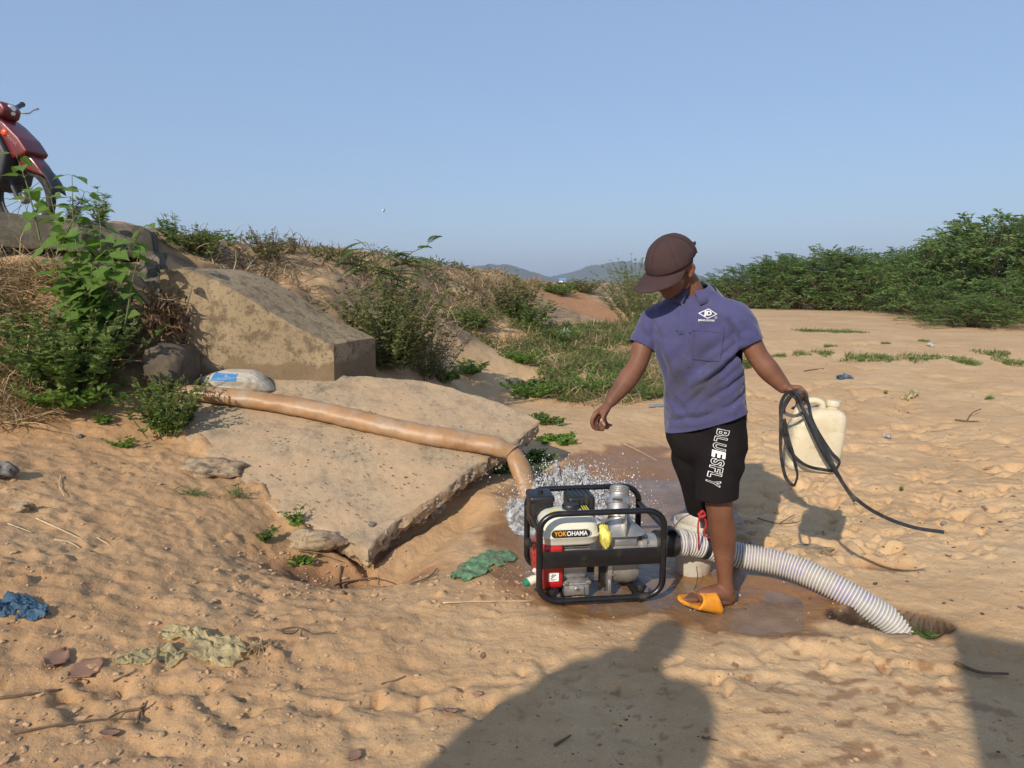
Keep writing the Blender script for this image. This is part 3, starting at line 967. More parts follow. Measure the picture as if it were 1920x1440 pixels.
# air cleaner and muffler guard behind the tank
ac = pump_part('air_cleaner', MB().box((-.268, .20, .30), (-.165, .335, .455), .018, 3), M_blackp)
pump_part('air_cleaner_lid', MB().box((-.272, .196, .425), (-.161, .339, .462), .014, 3).lathe([(.012, .455), (.012, .474), (.006, .478), (0, .478)], 10, Matrix.Translation((-.215, .262, 0))), M_blackp, ac)
mu = MB().box((-.10, .215, .30), (.02, .345, .445), .012, 3)
muf = pump_part('muffler_guard', mu, M_blackp)
for q in range(5):
    pump_part('guard_slat', MB().box((-.088 + .021 * q, .209, .35), (-.076 + .021 * q, .218, .436), .002).box((-.088 + .021 * q, .225, .443), (-.076 + .021 * q, .335, .449), .002), M_blackp, muf)
# engine: red shroud with recoil housing, cylinder block with fins, crankcase
def yz_prism(poly, x0, x1, bev=.01):
    b = bmesh.new()
    f = b.faces.new([b.verts.new((x0, y, z)) for y, z in poly])
    r = bmesh.ops.extrude_face_region(b, geom=[f])
    for v in r['geom']:
        if isinstance(v, bmesh.types.BMVert): v.co.x = x1
    bmesh.ops.recalc_face_normals(b, faces=b.faces)
    if bev: bmesh.ops.bevel(b, geom=list(b.edges), offset=bev, segments=3, profile=.5, affect='EDGES')
    return b
shp = [(.06, .07), (.085, .045), (.25, .045), (.30, .09), (.30, .24), (.26, .30), (.10, .30), (.06, .255)]
shr = pump_part('fan_shroud', MB().bm(yz_prism(shp, -.235, -.148, .014)), M_red)
rot_x = Matrix.Rotation(R(-90), 4, 'Y')
rec = pump_part('recoil_housing', MB().lathe([(.0, .03), (.06, .03), (.085, .022), (.098, .004), (.1, -.012)], 28, Matrix.Translation((-.232, .18, .165)) @ rot_x), M_red, shr)
for q in range(10):
    a = 2 * pi * q / 10
    pump_part('vent_slot', MB().box((-.262, .18 + .06 * cos(a) - .006, .165 + .06 * sin(a) - .006), (-.258, .18 + .06 * cos(a) + .006, .165 + .06 * sin(a) + .006), .001), M_blackp, rec)
pump_part('starter_grip', MB().tube([(-.285, .10, .262), (-.285, .155, .262)], [.014, .016], 12).tube([(-.285, .128, .262), (-.25, .128, .262)], .006, 8), M_blackp, rec)
st = plate(.043, .040, .002, .0545, .0585, .118, -.19, 'sticker', M_white, shr)
pump_part('sticker_mark', MB().box((-.203, .0537, .108), (-.179, .0546, .1095)).box((-.203, .0537, .103), (-.186, .0546, .1045)).add([(-.204, .0540, .113), (-.199, .0540, .112), (-.178, .0540, .131), (-.182, .0540, .133)], [(0, 1, 2, 3)]).add([(-.202, .0540, .124), (-.199, .0540, .121), (-.188, .0540, .133), (-.192, .0540, .134)], [(0, 1, 2, 3)]), M_blackp, st, smooth=False)
blk = pump_part('cylinder_block', MB().lathe([(.0, -.145), (.07, -.145), (.078, -.14), (.078, -.05), (.07, -.04), (0, -.04)], 28, Matrix.Translation((0, .17, .135)) @ Matrix.Rotation(R(90), 4, 'Y')), M_alu)
for q in range(6):
    pump_part('cooling_fin', MB().box((-.146, .085 - .0, .205 + .014 * q), (-.03, .27, .210 + .014 * q), .001), M_alu, blk)
crk = pump_part('crankcase', MB().box((-.142, .072, .012), (-.034, .28, .075), .006).box((-.148, .066, .066), (-.028, .286, .078), .003).box((-.118, .062, .020), (-.058, .075, .06), .003), M_alu)
for x in (-.136, -.088, -.04):
    pump_part('bolt', MB().lathe([(.012, 0), (.012, .003), (.009, .003), (.009, .010), (.0, .011)], 6, Matrix.Translation((x, .066, .052 if x == -.088 else .082)) @ Matrix.Rotation(R(90), 4, 'X')), M_steel, crk)
pump_part('drain_spout', MB().tube([(-.235, .12, .09), (-.27, .11, .085), (-.288, .105, .078)], [.019, .021, .021], 14).tube([(-.25, .115, .12), (-.262, .11, .135)], .012, 10), M_cream, shr)
pump_part('drain_cap', MB().tube([(-.286, .1055, .079), (-.308, .099, .071)], .0165, 14), M_green, shr)
pump_part('throttle_linkage', MB().tube([(-.03, .09, .16), (-.005, .085, .158), (.02, .085, .17)], .006, 8).tube([(-.06, .10, .155), (-.02, .08, .157)], .008, 8).box((-.012, .08, .08), (.006, .09, .20), .002), M_steel)
pump_part('coupling_bell', MB().lathe([(.045, -.035), (.05, -.03), (.05, .03), (.062, .045)], 24, Matrix.Translation((0, .17, .135)) @ Matrix.Rotation(R(90), 4, 'Y')).box((.012, .10, .03), (.045, .115, .19), .003), M_blackp)
# pump casing
Mx = Matrix.Translation((0, .175, .135)) @ Matrix.Rotation(R(90), 4, 'Y')
cas = pump_part('pump_casing', MB().lathe([(.05, .06), (.098, .062), (.103, .066), (.103, .12), (.108, .14), (.108, .165), (.100, .180), (.07, .188), (0, .19)], 36, Mx), M_gun)
pump_part('casing_flange', MB().lathe([(.04, .042), (.112, .042), (.115, .045), (.115, .060), (.112, .063), (.05, .063)], 32, Mx).box((.045, .068, .022), (.060, .282, .08), .004), M_alu, cas)
for q in range(8):
    a = 2 * pi * (q + .3) / 8
    pump_part('bolt', MB().lathe([(.008, .063), (.008, .071), (.004, .073)], 6, Mx @ Matrix.Translation((.105 * cos(a), .105 * sin(a), 0))), M_steel, cas)
# outlet: flanged block, tapered neck, ribbed hose coupling turned up and back
ox, oy = .118, .165
outl = pump_part('outlet_block', MB().box((ox - .060, oy - .06, .235), (ox + .060, oy + .06, .272), .005).box((ox - .066, oy - .066, .272), (ox + .066, oy + .066, .283), .003).box((ox - .055, oy - .055, .18), (ox + .055, oy + .055, .24), .01), M_alu)
pump_part('outlet_flange', MB().box((ox - .066, oy - .066, .285), (ox + .066, oy + .066, .295), .003), M_alu, outl)
for sx in (-1, 1):
    for sy in (-1, 1):
        pump_part('bolt', MB().lathe([(.0095, .295), (.0095, .302), (.006, .304)], 6, Matrix.Translation((ox + sx * .056, oy + sy * .056, 0))), M_steel, outl)
rings = []
for t in np.linspace(0, 1, 14):
    w = .056 * (1 - t)**2.2 + .040; 
    a = np.linspace(0, 2 * pi, 32, endpoint=False)
    e = 4 - 2 * min(1, t * 1.6)
    q = squircle(w, w, e, 32)
    rings.append(np.column_stack([q[:, 0] + ox - .006 * t, q[:, 1] + oy, np.full(32, .294 + .105 * t)]))
pump_part('outlet_neck', MB().grid_loop(rings).box((ox - .004, oy - .098, .296), (ox + .004, oy - .04, .40), .002), M_alu, outl, angle=60)
el = Matrix.Translation((ox - .012, oy + .0, .392)) @ Matrix.Rotation(R(-20), 4, 'Z') @ Matrix.Rotation(R(-38), 4, 'X')
pump_part('hose_coupling', MB().lathe([(.04, -.04), (.046, -.01), (.046, .02), (.053, .024), (.053, .04), (.049, .044), (.049, .056), (.044, .058), (.044, .066), (.0405, .068), (.0405, .076), (.044, .079), (.0405, .086), (.044, .089), (.0405, .096), (.044, .099), (.0405, .106), (.044, .109), (.041, .116), (.036, .116), (.036, .02), (0, .02)], 32, el, caps=False), M_alu, outl, angle=50)
pump_part('clamp_lever', MB().tube([el @ Vector(p) for p in ((-.054, 0, .025), (-.075, 0, .03), (-.078, 0, .075), (-.058, 0, .08), (-.054, 0, .05))], .0028, 8), M_steel, outl)
pump_part('coupling_gasket', MB().box((-.02, -.056, .026), (.02, -.046, .04), .002, M=el), M_blackp, outl)
# inlet on the right hand end
Mi = Matrix.Translation((0, .17, .215)) @ Matrix.Rotation(R(90), 4, 'Y')
inl = pump_part('inlet_port', MB().lathe([(.05, .15), (.056, .17), (.05, .2), (.062, .205), (.062, .222), (.05, .225), (.048, .30), (0, .30)], 28, Mi), M_alu)
for q in range(6):
    a = 2 * pi * q / 6
    pump_part('bolt', MB().lathe([(.008, .222), (.008, .232), (.004, .233)], 6, Mi @ Matrix.Translation((.056 * cos(a), .056 * sin(a), 0))), M_steel, inl)
# yellow plastic wrap stuffed beside the tank
b = bmesh.new(); bmesh.ops.create_icosphere(b, subdivisions=4, radius=1)
for v in b.verts:
    p = v.co.copy()
    f = 1 + .28 * float(fbm(np.array(p.x * 2.3 + p.z), np.array(p.y * 2.3 + p.z * .7), 3, 33))
    v.co = Vector((.036 + p.x * .026 * f - .22 * p.z * .04, .10 + p.y * .045 * f, .292 + p.z * .058 * f))
fun = MB().bm(b).build('plastic_wrap', M_ylplastic, None, angle=180)
fun.matrix_world = FR[pump.name]
tag(fun, 'crumpled yellow plastic wrap stuck between fuel tank and outlet of the pump', 'plastic')

# ---------------------------------------------------------------- suction hose
PM = FR[pump.name]
i0 = PM @ Vector((.272, .17, .215)); i1 = PM @ Vector((.36, .17, .210)); i2 = PM @ Vector((.43, .175, .203))
hp = [i1, i2, at(1385, 1041, 3.27), at(1470, 1058, 3.2), at(1550, 1092, 3.09), at(1625, 1136, 3.0), at(1676, 1172, 2.96), at(1704, 1202, 2.94) + Vector((0, 0, -.02)), at(1712, 1225, 2.94) + Vector((0, 0, -.10)), at(1714, 1240, 2.94) + Vector((0, 0, -.25))]
sh = thing('suction_hose', 'white ribbed suction hose running from the pump into a hole in the sand', 'hose', i1[:])
C = catmull(hp, 900)
arc = np.concatenate([[0], np.cumsum(np.linalg.norm(np.diff(C, axis=0), axis=1))])
PITCHR = .0145
ph = np.mod(arc / PITCHR, 1.0)
prof_r = .057 + .0044 * np.clip(1.25 * np.cos(2 * pi * ph), -1, .9)
mb = MB().tube(C, prof_r, 26)
M_hose, n, b = new_mat('ribbed_hose_plastic')
tcn = N(n, 'ShaderNodeTexCoord').outputs['Object']
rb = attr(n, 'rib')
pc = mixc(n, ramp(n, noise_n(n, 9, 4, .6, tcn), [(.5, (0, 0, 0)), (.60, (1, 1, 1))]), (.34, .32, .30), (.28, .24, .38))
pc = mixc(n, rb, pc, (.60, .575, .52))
pc = mixc(n, ramp(n, noise_n(n, 14, 6, .7, tcn), [(.56, (0, 0, 0)), (.75, (.5, .5, .5))]), pc, (.45, .34, .22))
n.links.new(pc, b.inputs['Base Color'])
b.inputs['Roughness'].default_value = .38
b.inputs['Subsurface Weight'].default_value = .08
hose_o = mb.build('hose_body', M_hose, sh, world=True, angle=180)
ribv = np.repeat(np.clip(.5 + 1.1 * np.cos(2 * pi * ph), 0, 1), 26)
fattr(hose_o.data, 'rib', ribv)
M_rub = simple_mat('black_rubber', (.016, .016, .017), .5, 0, .3, 18, .25, 90, dirt=(.10, .08, .06), dirt_amt=-.1, dirt_scale=12)
sl = [i0, i0.lerp(i1, .5), i1, i2.lerp(i1, .85)]
slv = MB().tube([p for p in sl], [.060, .065, .065, .063], 26, n=26)
Vs = slv.V[-1]; Vs += .004 * np.column_stack([pnoise(Vs[:, 0] * 30, Vs[:, 2] * 30, 1), pnoise(Vs[:, 0] * 30 + 9, Vs[:, 2] * 30, 2), pnoise(Vs[:, 1] * 30, Vs[:, 0] * 30, 3)])
slv.build('rubber_sleeve', M_rub, sh, world=True, angle=180)
# torn flap of the sleeve standing up
MB().ribbon([i1 + Vector((-.05, -.02, .052)), i1 + Vector((-.02, -.02, .085)), i1 + Vector((.0, -.02, .075)), i1 + Vector((.02, -.03, .05))], .05, .003, (0, 1, 0), n=12).build('rubber_flap', M_rub, sh, world=True)
q = int(900 * .105)
MB().tube(C[q - 4:q + 12], .0635, 26, caps=False).build('hose_clamp', M_rub, sh, world=True, angle=180)
for q2 in (16, 40):
    MB().tube([C[q2] + .063 * (cos(a) * np.array((0, 0, 1)) + sin(a) * np.array((0, 1, 0))) for a in np.linspace(0, 2 * pi, 30, endpoint=False)], .0022, 6, closed=True).build('wire_tie', M_steel, sh, world=True)

# ---------------------------------------------------------------- discharge hose
def slab_at(u, v, h):
    p_0 = Vector((0, 0, CAMZ)); d = at(u, v, 1.0) - p_0
    k = (SLN + SNOR * h - p_0).dot(SNOR) / d.dot(SNOR)
    return p_0 + d * k
HR = .062
dh = [slab_at(330, 733, HR), slab_at(380, 738, HR), slab_at(450, 746, HR), slab_at(560, 763, HR), slab_at(680, 789, HR), slab_at(790, 814, HR), slab_at(880, 828, HR), slab_at(938, 840, HR)]
kink = slab_at(958, 846, HR * .75)
dh += [kink + Vector((.012, -.018, -.012)), kink + Vector((.045, -.065, -.060)), kink + Vector((.082, -.12, -.15)), kink + Vector((.112, -.165, -.25)), kink + Vector((.135, -.20, -.36))]
rr = [.048, .053, .058, .064, .067, .066, .067, .064, .053, .062, .060, .056, .05]
dho = thing('discharge_hose', 'fat brown layflat hose full of water lying across the concrete apron', 'hose', dh[3][:])
M_lay, n, b = new_mat('brown_layflat_hose')
tcn = N(n, 'ShaderNodeTexCoord').outputs['Object']
c = ramp(n, noise_n(n, 5, 5, .6, tcn), [(.3, (.285, .150, .062)), (.7, (.40, .225, .10))])
c = mixc(n, ramp(n, noise_n(n, 7, 6, .72, tcn), [(.46, (0, 0, 0)), (.66, (.8, .8, .8))]), c, (.37, .275, .19))
n.links.new(c, b.inputs['Base Color'])
b.inputs['Roughness'].default_value = .48
b.inputs['Subsurface Weight'].default_value = .15
b.inputs['Subsurface Radius'].default_value = (.03, .015, .005)
bump(n, b, noise_n(n, 25, 4, .6, tcn), .25, .004)
def lay(pts, rad, name, nn):
    D = catmull(np.column_stack([np.array([p[:] for p in pts]), rad]), nn)
    Cc, rd = D[:, :3], D[:, 3]
    T, Nn, B = rot_frames(Cc, SNOR[:])
    a = np.linspace(0, 2 * pi, 28, endpoint=False)
    rings = []
    s = np.concatenate([[0], np.cumsum(np.linalg.norm(np.diff(Cc, axis=0), axis=1))])
    for i in range(nn):
        wr = 1 + .03 * np.sin(a * 2 + s[i] * 5) * float(pnoise(np.array(s[i] * 4), np.array(.3), 4)) + .075 * float(pnoise(np.array(s[i] * 3.3), np.array(.7), 6)) + .055 * pnoise(np.full(28, s[i] * 13), a * 1.3, 9) + .022 * pnoise(np.full(28, s[i] * 45), a * .9, 19)
        cc, ss = np.cos(a), np.sin(a)
        rings.append(Cc[i] + rd[i] * ((cc * wr * .92)[:, None] * Nn[i] + (ss * wr * 1.12)[:, None] * B[i]))
    return MB().grid_loop(rings).build(name, M_lay, dho, world=True, angle=180)
lay(dh, rr, 'hose_run', 230)
fold = kink + Vector((.010, -.014, -.006))
Td = (dh[9] - dh[7]).normalized(); Sd = Td.cross(Vector((0, 0, 1))).normalized(); Ud = Sd.cross(Td)
MB().tube([(fold + (Sd * cos(a_) * 1.15 + Ud * sin(a_)) * .0565)[:] for a_ in np.linspace(-.2, pi + .2, 18)], [.002 + .006 * sin(max(0, min(pi, a_))) for a_ in np.linspace(-.2, pi + .2, 18)], 8).build('fold_crease', M_lay, dho, world=True, angle=180)
# cut lip of the hose with the dark inside showing
# ---------------------------------------------------------------- the man
def remeshed(mb, voxel, smooth_it, name, factor=.5):
    me = mb.mesh(name, angle=180)
    o = bpy.data.objects.new(name, me)
    COL.objects.link(o)
    m = o.modifiers.new('r', 'REMESH'); m.mode = 'VOXEL'; m.voxel_size = voxel; m.use_smooth_shade = True
    if smooth_it:
        s = o.modifiers.new('s', 'SMOOTH'); s.factor = factor; s.iterations = smooth_it
    dg = bpy.context.evaluated_depsgraph_get()
    out = bpy.data.meshes.new_from_object(o.evaluated_get(dg))
    bpy.data.objects.remove(o)
    out.name = name
    out.polygons.foreach_set('use_smooth', np.full(len(out.polygons), True, dtype=bool))
    return out

def limb(mb, pts, rad, seg=14, n=None, flat=1.0, ref=None):
    """closed tapering tube with rounded ends"""
    C = np.array([p[:] for p in pts], float); r = np.array(rad, float)
    n = n or max(8, 6 * len(pts))
    D = catmull(np.column_stack([C, r]), n)
    C, r = D[:, :3], D[:, 3]
    T, Nn, B = rot_frames(C, ref)
    C2, r2, N2, B2 = [], [], [], []
    for k in (0.95, .8, .5):
        C2.append(C[0] - T[0] * r[0] * k * .8); r2.append(r[0] * math.sqrt(1 - k * k)); N2.append(Nn[0]); B2.append(B[0])
    C2 += list(C); r2 += list(r); N2 += list(Nn); B2 += list(B)
    for k in (.5, .8, .95):
        C2.append(C[-1] + T[-1] * r[-1] * k * .8); r2.append(r[-1] * math.sqrt(1 - k * k)); N2.append(Nn[-1]); B2.append(B[-1])
    a = np.linspace(0, 2 * pi, seg, endpoint=False)
    rings = [C2[i] + r2[i] * (np.cos(a)[:, None] * N2[i] * flat + np.sin(a)[:, None] * B2[i]) for i in range(len(C2))]
    mb.grid_loop(rings)

def torso(mb, secs, Lax, Fax, seg=40, e=2.4, twist=0.0):
    rings = []
    D = catmull([(*at(u, v, d)[:], hw, hd) for v, u, hw, hd, d in secs], 40)
    a = np.linspace(0, 2 * pi, seg, endpoint=False)
    ca, sa = np.cos(a), np.sin(a)
    cx = np.sign(ca) * np.abs(ca)**(2 / e); sx = np.sign(sa) * np.abs(sa)**(2 / e)
    for q in D:
        rings.append(q[:3] + q[3] * cx[:, None] * np.array(Lax) + q[4] * sx[:, None] * np.array(Fax))
    mb.grid_loop(rings)

def person_dirs(yaw):
    f = Vector((-sin(yaw), -cos(yaw), 0)); return f, Vector((cos(yaw), -sin(yaw), 0))

M_skin, n, b = new_mat('skin')
tcn = N(n, 'ShaderNodeTexCoord').outputs['Object']
c = ramp(n, noise_n(n, 9, 5, .6, tcn), [(.3, (.125, .052, .029)), (.7, (.215, .095, .054))])
c = mixc(n, ramp(n, noise_n(n, 35, 5, .65, tcn), [(.55, (0, 0, 0)), (.75, (.45, .45, .45))]), c, (.10, .045, .028))
n.links.new(c, b.inputs['Base Color'])
b.inputs['Roughness'].default_value = .55
b.inputs['Specular IOR Level'].default_value = .35
b.inputs['Subsurface Weight'].default_value = .06
b.inputs['Subsurface Radius'].default_value = (.02, .006, .003)
hk = bump(n, None, noise_n(n, 28, 3, .6, tcn), .28, .006)
bump(n, b, noise_n(n, 170, 4, .65, tcn), .35, .002, hk)
M_nail = simple_mat('finger_nail', (.42, .25, .19), .35)
M_hair = simple_mat('black_hair', (.012, .010, .009), .6, 0, .3, 90, .5, 300)

def cloth_mat(name, col, var, stains, weave=900, rough=.9, wr=.3):
    m, n, b = new_mat(name)
    tcn = N(n, 'ShaderNodeTexCoord').outputs['Object']
    c = ramp(n, noise_n(n, 4, 5, .6, tcn), [(.3, tuple(k * (1 - var) for k in col)), (.7, tuple(k * (1 + var) for k in col))])
    for scale, lo, hi, amt, sc in stains:
        c = mixc(n, ramp(n, noise_n(n, scale, 6, .65, tcn), [(lo, (0, 0, 0)), (hi, (amt,) * 3)]), c, sc)
    g = noise_n(n, weave, 2, .7, tcn)
    c = mixc(n, 1.0, c, ramp(n, g, [(.3, (.85,) * 3), (.7, (1.1,) * 3)]), 'MULTIPLY')
    n.links.new(c, b.inputs['Base Color'])
    b.inputs['Roughness'].default_value = rough
    b.inputs['Specular IOR Level'].default_value = .2
    h = bump(n, None, noise_n(n, 14, 4, .6, tcn, 1.2), wr, .012)
    bump(n, b, g, .25, .0012, h)
    return m
M_cap = cloth_mat('brown_cap_cloth', (.055, .032, .032), .15, [(6, .5, .7, .5, (.075, .05, .045))], wr=.15)
M_short = cloth_mat('black_shorts_cloth', (.0095, .0075, .008), .2, [(5, .55, .75, .4, (.024, .020, .018))], wr=.6)

MYAW = R(20)
MF, ML = person_dirs(MYAW)
root = at(1335, 1120, 3.1); root.z = 0
man = thing('person', 'man in blue polo shirt, brown cap and black shorts stepping past the pump', 'person', root[:])
body = MB()
torso(body, [(815, 1326, .15, .10, 3.05), (770, 1325, .15, .10, 3.05), (700, 1316, .145, .095, 3.05), (640, 1306, .15, .095, 3.05), (606, 1303, .14, .085, 3.05), (582, 1302, .095, .07, 3.05), (562, 1299, .065, .058, 3.045), (548, 1296, .058, .056, 3.04), (525, 1287, .054, .056, 3.03), (505, 1275, .05, .055, 3.01)], ML, MF)
# head
yh, ph_ = R(57), R(31)
fh = Vector((-sin(yh) * cos(ph_), -cos(yh) * cos(ph_), -sin(ph_)))
uh = (Vector((0, 0, 1)) - fh * fh.z).normalized()
lh = uh.cross(fh)
uh = (uh + lh * .10).normalized(); lh = uh.cross(fh).normalized()
HC = at(1258, 499, 2.98)
def hd(f, l, u): return HC + fh * f + lh * l + uh * u
HM = Matrix((fh, lh, uh)).transposed()
body.ellipsoid(hd(-.008, 0, .022), (.098, .077, .098), HM, 28, 18)
body.ellipsoid(hd(.028, 0, -.052), (.062, .060, .072), HM, 24, 14)
body.ellipsoid(hd(.054, 0, -.096), (.030, .034, .026), HM, 16, 10)
for s in (-1, 1):
    body.ellipsoid(hd(.052, s * .036, -.030), (.032, .028, .026), HM, 14, 10)      # cheek bones
    body.ellipsoid(hd(.072, s * .028, .010), (.018, .026, .010), HM, 12, 8)        # brows
    limb(body, [hd(-.004, s * .072, .002), hd(-.022, s * .085, .004), hd(-.032, s * .089, -.014), hd(-.024, s * .085, -.034), hd(-.008, s * .076, -.048)], [.007, .0085, .009, .008, .009], 10, 22)
    body.ellipsoid(hd(-.018, s * .077, -.018), (.018, .007, .026), HM, 12, 8)
limb(body, [hd(.085, 0, .008), hd(.097, 0, -.016), hd(.107, 0, -.034)], [.009, .011, .013], 12, 16)
for s in (-1, 1): body.ellipsoid(hd(.092, s * .013, -.036), (.012, .009, .009), HM, 10, 8)
limb(body, [hd(.070, -.024, -.068), hd(.088, -.008, -.063), hd(.088, .008, -.063), hd(.070, .024, -.068)], [.005, .007, .007, .005], 10, 16)
limb(body, [hd(.068, -.022, -.076), hd(.083, 0, -.077), hd(.068, .022, -.076)], [.005, .008, .005], 10, 14)
# arms
def A(*p): return [at(*q) for q in p]
limb(body, A((1240, 585, 3.11), (1226, 598, 3.12), (1208, 640, 3.10), (1195, 684, 3.06), (1176, 712, 3.03), (1157, 737, 2.995), (1145, 752, 2.975)), [.040, .045, .046, .042, .044, .034, .028], 16, 46)
limb(body, A((1365, 580, 2.99), (1382, 592, 2.97), (1404, 635, 2.95), (1424, 672, 2.93), (1441, 694, 2.915), (1459, 714, 2.90), (1470, 726, 2.89)), [.040, .045, .047, .043, .0445, .036, .029], 16, 46)
def hand(mb, wrist, fingers, thumb, rf=.0088):
    for k, fpts in enumerate(fingers):
        F = A(*fpts)
        s = (1.0, 1.04, .98, .86)[k]
        limb(mb, [wrist, wrist.lerp(F[0], .55), F[0]], [.016, .0135, .0122], 10, 14)
        limb(mb, F, [.0108 * s, .0098 * s, .009 * s, .0076 * s], 10, 22)
    T = A(*thumb)
    limb(mb, [wrist.lerp(T[0], .2)] + T, [.017, .0145, .0115, .0092], 10, 20)
rw = at(1145, 754, 2.973)
rfing = [[(1117, 775, 2.930), (1110, 789, 2.922), (1113, 801, 2.93), (1120, 806, 2.938)],
         [(1121, 779, 2.948), (1116, 794, 2.944), (1122, 804, 2.952), (1131, 806, 2.96)],
         [(1127, 780, 2.964), (1125, 794, 2.964), (1132, 802, 2.97), (1140, 802, 2.978)],
         [(1133, 779, 2.98), (1135, 790, 2.982), (1141, 797, 2.986), (1147, 797, 2.992)]]
rth = [(1138, 766, 2.942), (1132, 777, 2.925), (1129, 788, 2.916)]
hand(body, rw, rfing, rth)
lw = at(1470, 727, 2.888)
lfing = [[(1499, 727, 2.868), (1510, 737, 2.862), (1511, 750, 2.875), (1503, 757, 2.89)],
         [(1496, 730, 2.888), (1507, 743, 2.886), (1507, 757, 2.897), (1498, 762, 2.905)],
         [(1491, 734, 2.906), (1502, 749, 2.908), (1500, 761, 2.917), (1491, 765, 2.922)],
         [(1486, 738, 2.922), (1495, 752, 2.926), (1493, 763, 2.934), (1485, 766, 2.938)]]
lth = [(1478, 729, 2.862), (1486, 734, 2.845), (1490, 745, 2.842)]
hand(body, lw, lfing, lth)
# legs and feet
limb(body, A((1352, 812, 3.01), (1350, 870, 2.98), (1347, 935, 2.955), (1350, 962, 2.96), (1355, 1000, 2.99), (1358, 1045, 3.005), (1359, 1082, 3.012), (1362, 1108, 3.02)), [.09, .078, .059, .056, .0575, .044, .034, .035], 18, 60)
limb(body, A((1368, 1118, 3.035), (1358, 1112, 3.02), (1335, 1112, 3.0), (1312, 1116, 2.985)), [.032, .036, .034, .024], 14, 26)
limb(body, A((1366, 1128, 3.03), (1340, 1126, 3.0), (1316, 1122, 2.98), (1302, 1120, 2.972)), [.022, .028, .032, .026], 14, 24, .62, (0, 0, 1))
for k in range(5):
    o_ = (k - 2) * .0155
    p = at(1304 + abs(k - 1) * 1.5, 1119, 2.972) + Vector((.25, 1, 0)).normalized() * o_
    q = at(1284 + k * 2.6, 1120 + k * .3, 2.955) + Vector((.25, 1, 0)).normalized() * o_
    limb(body, [p, q], [.012, .0105 if k else .013], 8, 8)
limb(body, A((1297, 812, 3.1), (1304, 880, 3.13), (1320, 940, 3.17), (1334, 975, 3.24), (1350, 1015, 3.36), (1366, 1046, 3.45), (1376, 1062, 3.48)), [.09, .078, .06, .053, .048, .036, .034], 16, 50)
limb(body, A((1384, 1072, 3.49), (1374, 1068, 3.47), (1352, 1074, 3.44), (1332, 1082, 3.41)), [.03, .034, .03, .02], 14, 24)
body_me = remeshed(body, .0042, 5, 'body')
bo = link('body', body_me, M_skin, man, world=True)
# nails
def ellip_at(p, r3, mat, name, par):
    m = MB().ellipsoid(p, r3, None, 10, 8); return m.build(name, mat, par, world=True)
ellip_at(at(1128, 788.5, 2.909), (.0065, .004, .0085), M_nail, 'finger_nail', bo)
ellip_at(at(1489.5, 742, 2.836), (.006, .004, .008), M_nail, 'finger_nail', bo)
# eyes, under the brim
M_eye = simple_mat('eye', (.35, .30, .26), .2)
for s in (-1, 1): ellip_at(hd(.068, s * .031, -.008), (.011, .011, .008), M_eye, 'eye', bo)
# hair: a short shell round the back of the skull below the cap
b = bmesh.new(); bmesh.ops.create_icosphere(b, subdivisions=4, radius=1)
dl = [v for v in b.verts if not (v.co.x < .30 - max(0, -v.co.z) * .95 and v.co.z > -.82)]
bmesh.ops.delete(b, geom=dl, context='VERTS')
for v in b.verts:
    p = v.co
    v.co = hd(-.010 + p.x * .101, p.y * .0795, .020 + p.z * .098)
MB().bm(b).build('hair', M_hair, man, world=True, angle=180)

# ---- shirt
def cut_mesh(me, cuts):
    """cuts: (point, outward normal, radius, reach): drop what lies beyond the plane inside that cylinder"""
    b = bmesh.new(); b.from_mesh(me)
    for p, nn, rad, reach in cuts:
        def inside(f, lo):
            q = f.calc_center_median() - p
            t = q.dot(nn)
            return lo < t < reach and (q - nn * t).length < rad
        g = [f for f in b.faces if inside(f, -.03)]
        vs = set(v for f in g for v in f.verts); es = set(e for f in g for e in f.edges)
        bmesh.ops.bisect_plane(b, geom=list(vs) + list(es) + g, plane_co=p, plane_no=nn, dist=1e-6)
        bmesh.ops.delete(b, geom=[f for f in b.faces if inside(f, 0)], context='FACES')
    # keep the largest island only
    b.faces.ensure_lookup_table()
    seen = set(); best = []
    for f in b.faces:
        if f.index in seen: continue
        st = [f]; isl = []; seen.add(f.index)
        while st:
            g = st.pop(); isl.append(g)
            for e in g.edges:
                for h in e.link_faces:
                    if h.index not in seen: seen.add(h.index); st.append(h)
        if len(isl) > len(best): best = isl
    keep = set(best)
    bmesh.ops.delete(b, geom=[f for f in b.faces if f not in keep], context='FACES')
    b.to_mesh(me); b.free(); me.update()
    return me

def wrinkle(me, fn):
    nv = len(me.vertices)
    co = np.empty(nv * 3, np.float32); me.vertices.foreach_get('co', co); co = co.reshape(-1, 3).astype(float)
    no = np.empty(nv * 3, np.float32); me.vertices.foreach_get('normal', no); no = no.reshape(-1, 3).astype(float)
    global NRM
    NRM = no
    co += no * fn(co)[:, None]
    me.vertices.foreach_set('co', co.astype(np.float32).ravel()); me.update()

def thicken(o, t):
    m = o.modifiers.new('thickness', 'SOLIDIFY'); m.thickness = t; m.offset = 1.0
    dg = bpy.context.evaluated_depsgraph_get()
    me = bpy.data.meshes.new_from_object(o.evaluated_get(dg))
    o.modifiers.clear(); old = o.data; o.data = me; bpy.data.meshes.remove(old)
    me.polygons.foreach_set('use_smooth', np.full(len(me.polygons), True, dtype=bool))
    return o

M_shirt, n, b = new_mat('blue_polo_cloth')
tcn = N(n, 'ShaderNodeTexCoord').outputs['Object']
c = ramp(n, noise_n(n, 5, 5, .6, tcn), [(.3, (.052, .053, .135)), (.7, (.076, .077, .178))])
